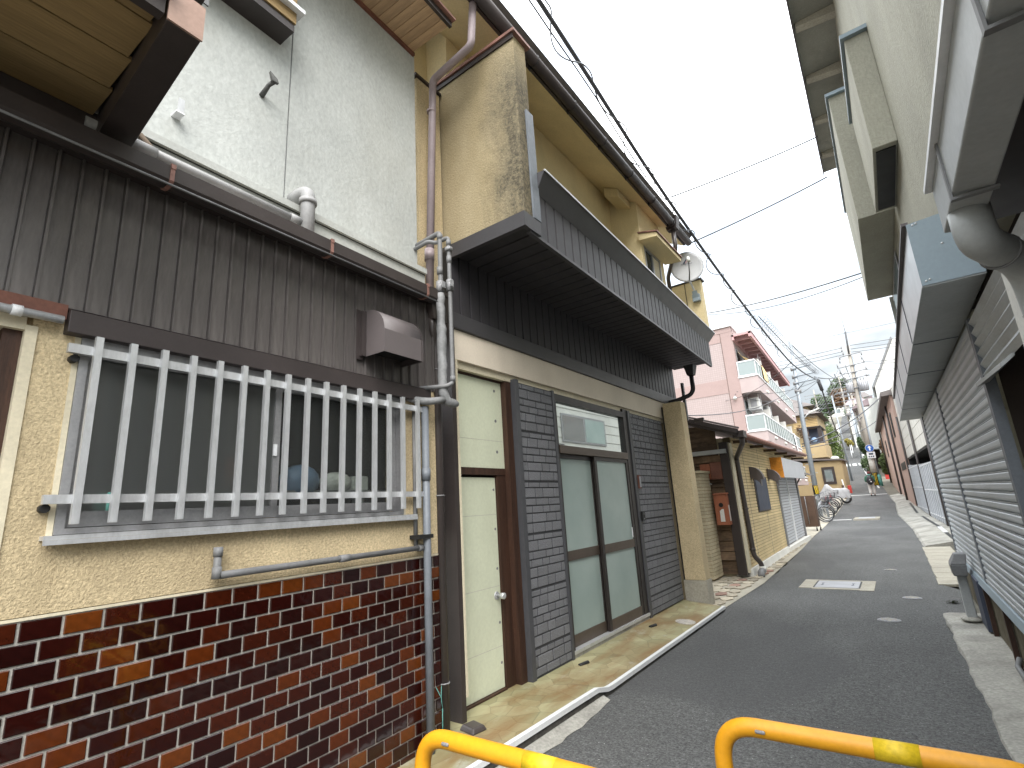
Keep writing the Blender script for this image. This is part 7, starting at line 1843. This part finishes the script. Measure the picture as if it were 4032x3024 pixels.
# ------------------------------------------------------------------ bicycles
def bicycle(label, loc, yaw, fm, basket=True, lean=0.06):
    t = thing('bicycle', label, 'bicycle', (0, 0, 0), 'bicycles parked by the pale pole')
    def wheel(x, nm):
        ty = MB().ring((x, 0, 0.335), (0, 1, 0), 0.315, 0.02, 28, 6).build(nm, 'rubber', t)
        MB().ring((x, 0, 0.335), (0, 1, 0), 0.292, 0.011, 28, 5).build('rim', 'chrome', ty)
        s = MB()
        for k in range(14):
            a = 2 * math.pi * k / 14; s.tube([(x, 0.02 * (-1) ** k, 0.335), (x + 0.285 * math.cos(a), 0, 0.335 + 0.285 * math.sin(a))], 0.0022, 4, cap=False)
        s.build('spokes', 'chrome', ty)
        MB().tube([(x, -0.045, 0.335), (x, 0.045, 0.335)], 0.022, 8).build('hub', 'chrome', ty)
        fd = MB(); rows = []
        for k in range(11):
            a = math.radians(10 + 15 * k if nm == 'wheel' else 10 + 15 * k)
            rows.append([(x + 0.35 * math.cos(a), -0.028, 0.335 + 0.35 * math.sin(a)), (x + 0.36 * math.cos(a), 0, 0.335 + 0.36 * math.sin(a)), (x + 0.35 * math.cos(a), 0.028, 0.335 + 0.35 * math.sin(a))])
        fd.grid(rows, True).build('mudguard', 'bike_silver', t)
    wheel(0.0, 'wheel'); wheel(1.1, 'wheel')
    f = MB()
    f.tube(bend([(0.95, 0, 0.86), (0.86, 0, 0.52), (0.52, 0, 0.32), (0.42, 0, 0.30)], 0.15), 0.02, 8)
    f.tube([(0.45, 0, 0.29), (0.33, 0, 0.80)], 0.018, 8); f.tube([(0.45, 0, 0.29), (0.0, 0.05, 0.335)], 0.012, 6); f.tube([(0.45, 0, 0.29), (0.0, -0.05, 0.335)], 0.012, 6)
    f.tube([(0.35, 0, 0.72), (0.0, 0.05, 0.335)], 0.01, 6); f.tube([(0.35, 0, 0.72), (0.0, -0.05, 0.335)], 0.01, 6)
    f.tube([(0.93, 0, 0.80), (0.97, 0, 0.72), (1.1, 0.05, 0.335)], 0.013, 6); f.tube([(0.97, 0, 0.72), (1.1, -0.05, 0.335)], 0.013, 6)
    f.build('frame', fm, t)
    MB().tube(bend([(0.70, -0.27, 1.02), (0.86, -0.24, 1.02), (0.92, -0.08, 1.0), (0.92, 0.08, 1.0), (0.86, 0.24, 1.02), (0.70, 0.27, 1.02)], 0.08), 0.012, 8).build('handlebar', 'chrome', t)
    MB().tube([(0.93, 0, 0.82), (0.92, 0, 1.0)], 0.014, 6).build('stem', 'chrome', t)
    MB().ball((0.28, 0, 0.86), 0.12, (1.1, 0.75, 0.32), 12, 6).build('saddle', 'bike_black', t)
    rk = MB(); rk.box(-0.25, -0.06, 0.715, 0.28, -0.05, 0.725); rk.box(-0.25, 0.05, 0.715, 0.28, 0.06, 0.725); rk.box(-0.25, -0.05, 0.715, -0.24, 0.05, 0.725); rk.tube([(-0.15, 0.055, 0.715), (0, 0.055, 0.335)], 0.007, 5); rk.tube([(-0.15, -0.055, 0.715), (0, -0.055, 0.335)], 0.007, 5); rk.build('carrier', 'chrome', t)
    MB().tube([(0.45, -0.06, 0.29), (0.45, 0.06, 0.29)], 0.085, 14).build('crankset', 'bike_silver', t)
    if basket:
        b = MB()
        for k in range(7):
            a = k / 6
            b.tube([(1.02 + 0.26 * a, -0.17, 0.98), (1.04 + 0.2 * a, -0.12, 0.74)], 0.004, 4); b.tube([(1.02 + 0.26 * a, 0.17, 0.98), (1.04 + 0.2 * a, 0.12, 0.74)], 0.004, 4)
            b.tube([(1.28, -0.17 + 0.34 * a, 0.98), (1.24, -0.12 + 0.24 * a, 0.74)], 0.004, 4)
        for z, e in ((0.98, 1.0), (0.86, 0.85), (0.745, 0.7)): b.tube([(1.02, -0.17 * e, z), (1.02 + 0.26 * (0.7 + 0.3 * e), -0.17 * e, z), (1.02 + 0.26 * (0.7 + 0.3 * e), 0.17 * e, z), (1.02, 0.17 * e, z), (1.02, -0.17 * e, z)], 0.006, 4)
        b.build('basket', 'bike_black', t)
    t.location = loc; t.rotation_euler = (lean, 0, yaw)
    return t
def bcopy(src, label, loc, yaw, lean=0.06):
    r = src.copy(); C.objects.link(r); r.location = loc; r.rotation_euler = (lean, 0, yaw); r['label'] = label
    for ch in list(src.children):
        c = ch.copy(); C.objects.link(c); c.parent = r
        for g in ch.children:
            d = g.copy(); C.objects.link(d); d.parent = c
    return r
bz = lambda y: zr(y) + 0.04
bk1 = bicycle('silver bicycle standing nearest to the rusty gate', (-3.75, 26.2, bz(26.2)), R(14), 'bike_silver')
bcopy(bk1, 'second silver bicycle from the rusty gate', (-3.80, 27.1, bz(27.1)), R(10))
bcopy(bk1, 'silver bicycle just before the pale steel pole', (-3.85, 28.2, bz(28.2)), R(16), -0.04)
bk2 = bicycle('black bicycle right behind the pale steel pole', (-3.95, 30.8, bz(30.8)), R(8), 'bike_black')
bcopy(bk2, 'black bicycle third beyond the pale steel pole', (-4.0, 33.0, bz(33.0)), R(12))
bk3 = bicycle('red framed bicycle beyond the pale steel pole', (-4.0, 32.0, bz(32)), R(6), 'bike_red', False)
bcopy(bk3, 'red bicycle beside the covered motorcycle', (-4.0, 34.6, bz(34.6)), R(14))
bcopy(bk1, 'silver bicycle farthest along the strip', (-4.05, 36.2, bz(36.2)), R(10))
t = thing('covered_motorcycle', 'motorcycle under a silver grey cover at the far end of the bicycles', 'motorcycle', (-3.4, 38.5, zr(38.5)))
def coverz(u, v):
    prof = [(0, 0.75), (0.12, 0.95), (0.28, 1.45), (0.36, 1.5), (0.5, 1.15), (0.75, 1.12), (0.9, 1.15), (1.0, 0.95)]
    return lin(prof, u) * (1 - 0.25 * abs(v) ** 3)
rows = []
for i in range(25):
    u = i / 24; row = []
    for j in range(17):
        v = (j / 8) - 1
        wdt = 0.30 + 0.12 * math.sin(math.pi * u)
        if abs(v) < 0.5: y = v * wdt * 1.3; z = coverz(u, v * 1.4)
        else:
            s = (abs(v) - 0.5) / 0.5; y = math.copysign(wdt * (0.65 + 0.3 * s), v); z = coverz(u, 0.7) * (1 - s) + 0.42 * s
        z += 0.03 * math.sin(u * 31 + v * 7) * (0.3 + abs(v)); y += 0.03 * math.sin(u * 40 + z * 9)
        row.append(Vector((-4.1 + 1.75 * u, 38.5 + 0.25 * u + y, zr(38.5) + 0.05 + z * 0.85)))
    rows.append(row)
MB().grid(rows, True).build('cover', 'cover_cloth', t)
for x in (-3.8, -2.6):
    MB().ring((x, 38.6, zr(38.5) + 0.36), (0.1, 1, 0), 0.24, 0.06, 22, 6).build('wheel', 'rubber', t)
t = thing('bollard_sign', 'brown post with white cover and red box at the end of the bicycle strip', 'post', (-2.9, 43.5, zr(43.5)))
MB().box(-3.05, 43.4, zr(43.5), -2.9, 43.55, zr(43.5) + 0.95).build('post', 'rust', t)
MB().tube([(-2.86, 43.45, zr(43.5) + 0.4), (-2.95, 43.45, zr(43.5) + 1.35)], 0.04, 6).build('white_bar', 'white_metal', t)
tag(MB().box(-2.78, 44.6, zr(44.6) + 0.3, -2.55, 44.8, zr(44.6) + 0.85).build('red_box', 'red', bev=0.02), 'small red box on the kerb just behind the brown post', 'box')
t = thing('bollard', 'short steel hoop bollard beside the foot of the pale pole', 'bollard', (-2.85, 29.4, 0.2))
MB().tube(bend([(-2.85, 29.2, 0.15), (-2.85, 29.2, 0.85), (-2.85, 29.6, 0.85), (-2.85, 29.6, 0.15)], 0.1), 0.03, 8).build('hoop', 'steel_pole', t)

# ------------------------------------------------------------------ pedestrian walking away
PX0, PY0 = -1.37, 45.0; PZ0 = zr(45.0)
def skin_obj(name, ma, joints, edges, parent=None, root=0, sub=2):
    me = bpy.data.meshes.new(name)
    org = ORG[parent.name]
    me.from_pydata([Vector((PX0 + p[0], PY0 + p[1], PZ0 + p[2])) - org for p, r in joints], edges, [])
    o = bpy.data.objects.new(name, me); C.objects.link(o); o.parent = parent
    md = o.modifiers.new('skin', 'SKIN'); md.use_smooth_shade = True
    for i, (p, r) in enumerate(joints):
        v = me.skin_vertices[0].data[i]
        v.radius = r if isinstance(r, tuple) else (r, r)
        v.use_root = (i == root)
    s = o.modifiers.new('subsurf', 'SUBSURF'); s.levels = sub; s.render_levels = sub
    me.materials.append(M[ma])
    return o
pr = thing('person', 'person in green jacket and white trousers with black backpack walking up the lane', 'person', (PX0, PY0, PZ0))
J = [((0, 0, 0.92), (0.13, 0.1)), ((0, 0.01, 1.15), (0.13, 0.1)), ((0, 0.03, 1.36), (0.15, 0.1)), ((0, 0.04, 1.47), 0.05), ((0, 0.06, 1.56), 0.085), ((0, 0.06, 1.63), 0.08),
     ((-0.09, 0.0, 0.86), 0.085), ((-0.1, 0.06, 0.48), 0.06), ((-0.1, -0.08, 0.10), 0.04), ((-0.1, 0.06, 0.05), 0.038),
     ((0.09, 0.0, 0.86), 0.085), ((0.1, 0.12, 0.50), 0.06), ((0.1, 0.10, 0.10), 0.04), ((0.1, 0.25, 0.05), 0.038),
     ((-0.2, 0.03, 1.36), 0.055), ((-0.27, 0.02, 1.10), 0.042), ((-0.22, 0.20, 0.98), 0.033), ((-0.18, 0.26, 0.97), 0.03),
     ((0.2, 0.03, 1.36), 0.055), ((0.26, 0.0, 1.10), 0.042), ((0.24, 0.16, 0.95), 0.033), ((0.22, 0.23, 0.93), 0.03)]
E_ = [(0, 1), (1, 2), (2, 3), (3, 4), (4, 5), (0, 6), (6, 7), (7, 8), (8, 9), (0, 10), (10, 11), (11, 12), (12, 13), (2, 14), (14, 15), (15, 16), (16, 17), (2, 18), (18, 19), (19, 20), (20, 21)]
skin_obj('body', 'skin', J, E_, pr)
skin_obj('trousers', 'trouser', [((0, 0, 0.94), (0.165, 0.13)), ((-0.095, 0.0, 0.84), 0.115), ((-0.105, 0.05, 0.48), 0.10), ((-0.105, -0.06, 0.13), 0.10), ((0.095, 0.0, 0.84), 0.115), ((0.105, 0.11, 0.50), 0.10), ((0.105, 0.10, 0.13), 0.10)], [(0, 1), (1, 2), (2, 3), (0, 4), (4, 5), (5, 6)], pr)
skin_obj('jacket', 'green_coat', [((0, 0, 0.95), (0.18, 0.14)), ((0, 0.01, 1.15), (0.18, 0.14)), ((0, 0.03, 1.36), (0.19, 0.13)), ((0, 0.04, 1.45), (0.10, 0.09)), ((-0.21, 0.03, 1.36), 0.085), ((-0.28, 0.02, 1.10), 0.072), ((-0.23, 0.18, 1.0), 0.055), ((0.21, 0.03, 1.36), 0.085), ((0.27, 0.0, 1.10), 0.072), ((0.25, 0.14, 0.97), 0.055)], [(0, 1), (1, 2), (2, 3), (2, 4), (4, 5), (5, 6), (2, 7), (7, 8), (8, 9)], pr)
pp_ = lambda x, y, z: (PX0 + x, PY0 + y, PZ0 + z)
MB().ball(pp_(0, 0.0, 1.47), 0.12, (1.0, 0.9, 0.5), 12, 8).build('hood', 'teal', pr)
MB().ball(pp_(0, 0.05, 1.62), 0.112, (1, 1.05, 1.0), 14, 10).build('hat', 'hat', pr)
for s in (-1, 1):
    MB().hexa([pp_(s * 0.1 - 0.05, (-0.12 if s < 0 else 0.02), 0), pp_(s * 0.1 + 0.05, (-0.12 if s < 0 else 0.02), 0), pp_(s * 0.1 + 0.05, (0.14 if s < 0 else 0.28), 0), pp_(s * 0.1 - 0.05, (0.14 if s < 0 else 0.28), 0)],
              [pp_(s * 0.1 - 0.04, (-0.11 if s < 0 else 0.03), 0.1), pp_(s * 0.1 + 0.04, (-0.11 if s < 0 else 0.03), 0.1), pp_(s * 0.1 + 0.035, (0.11 if s < 0 else 0.25), 0.07), pp_(s * 0.1 - 0.035, (0.11 if s < 0 else 0.25), 0.07)]).build('shoe', 'bike_black', pr, bev=0.02)
t = thing('backpack', 'big rounded black backpack on the back of the person in green', 'backpack', pp_(0, -0.2, 0.8))
q = MB(); rows = []
for k in range(11):
    f = k / 10; z = 0.78 + 0.66 * f; rr = math.sin(math.pi * min(0.98, max(0.02, f))) ** 0.45 * (1.0 - 0.25 * f)
    rows.append([pp_(0.235 * rr * math.cos(2 * math.pi * j / 18), -0.2 + 0.14 * rr * math.sin(2 * math.pi * j / 18), z) for j in range(19)])
q.grid(rows, True); q.build('bag', 'bike_black', t)
q = MB(); q.ball(pp_(0.0, -0.33, 1.12), 0.05, (1, 0.3, 1), 10, 6); q.build('reflective_patch', 'cover_grey', t)
q = MB(); q.ball(pp_(0.06, -0.335, 1.0), 0.045, (1, 0.3, 1), 10, 6); q.build('reflective_patch', 'sign_white', t)
for s in (-1, 1):
    MB().tube([pp_(s * 0.11, -0.12, 1.42), pp_(s * 0.12, 0.0, 1.5), pp_(s * 0.13, 0.13, 1.35)], 0.025, 6).build('strap', 'bike_black', t)
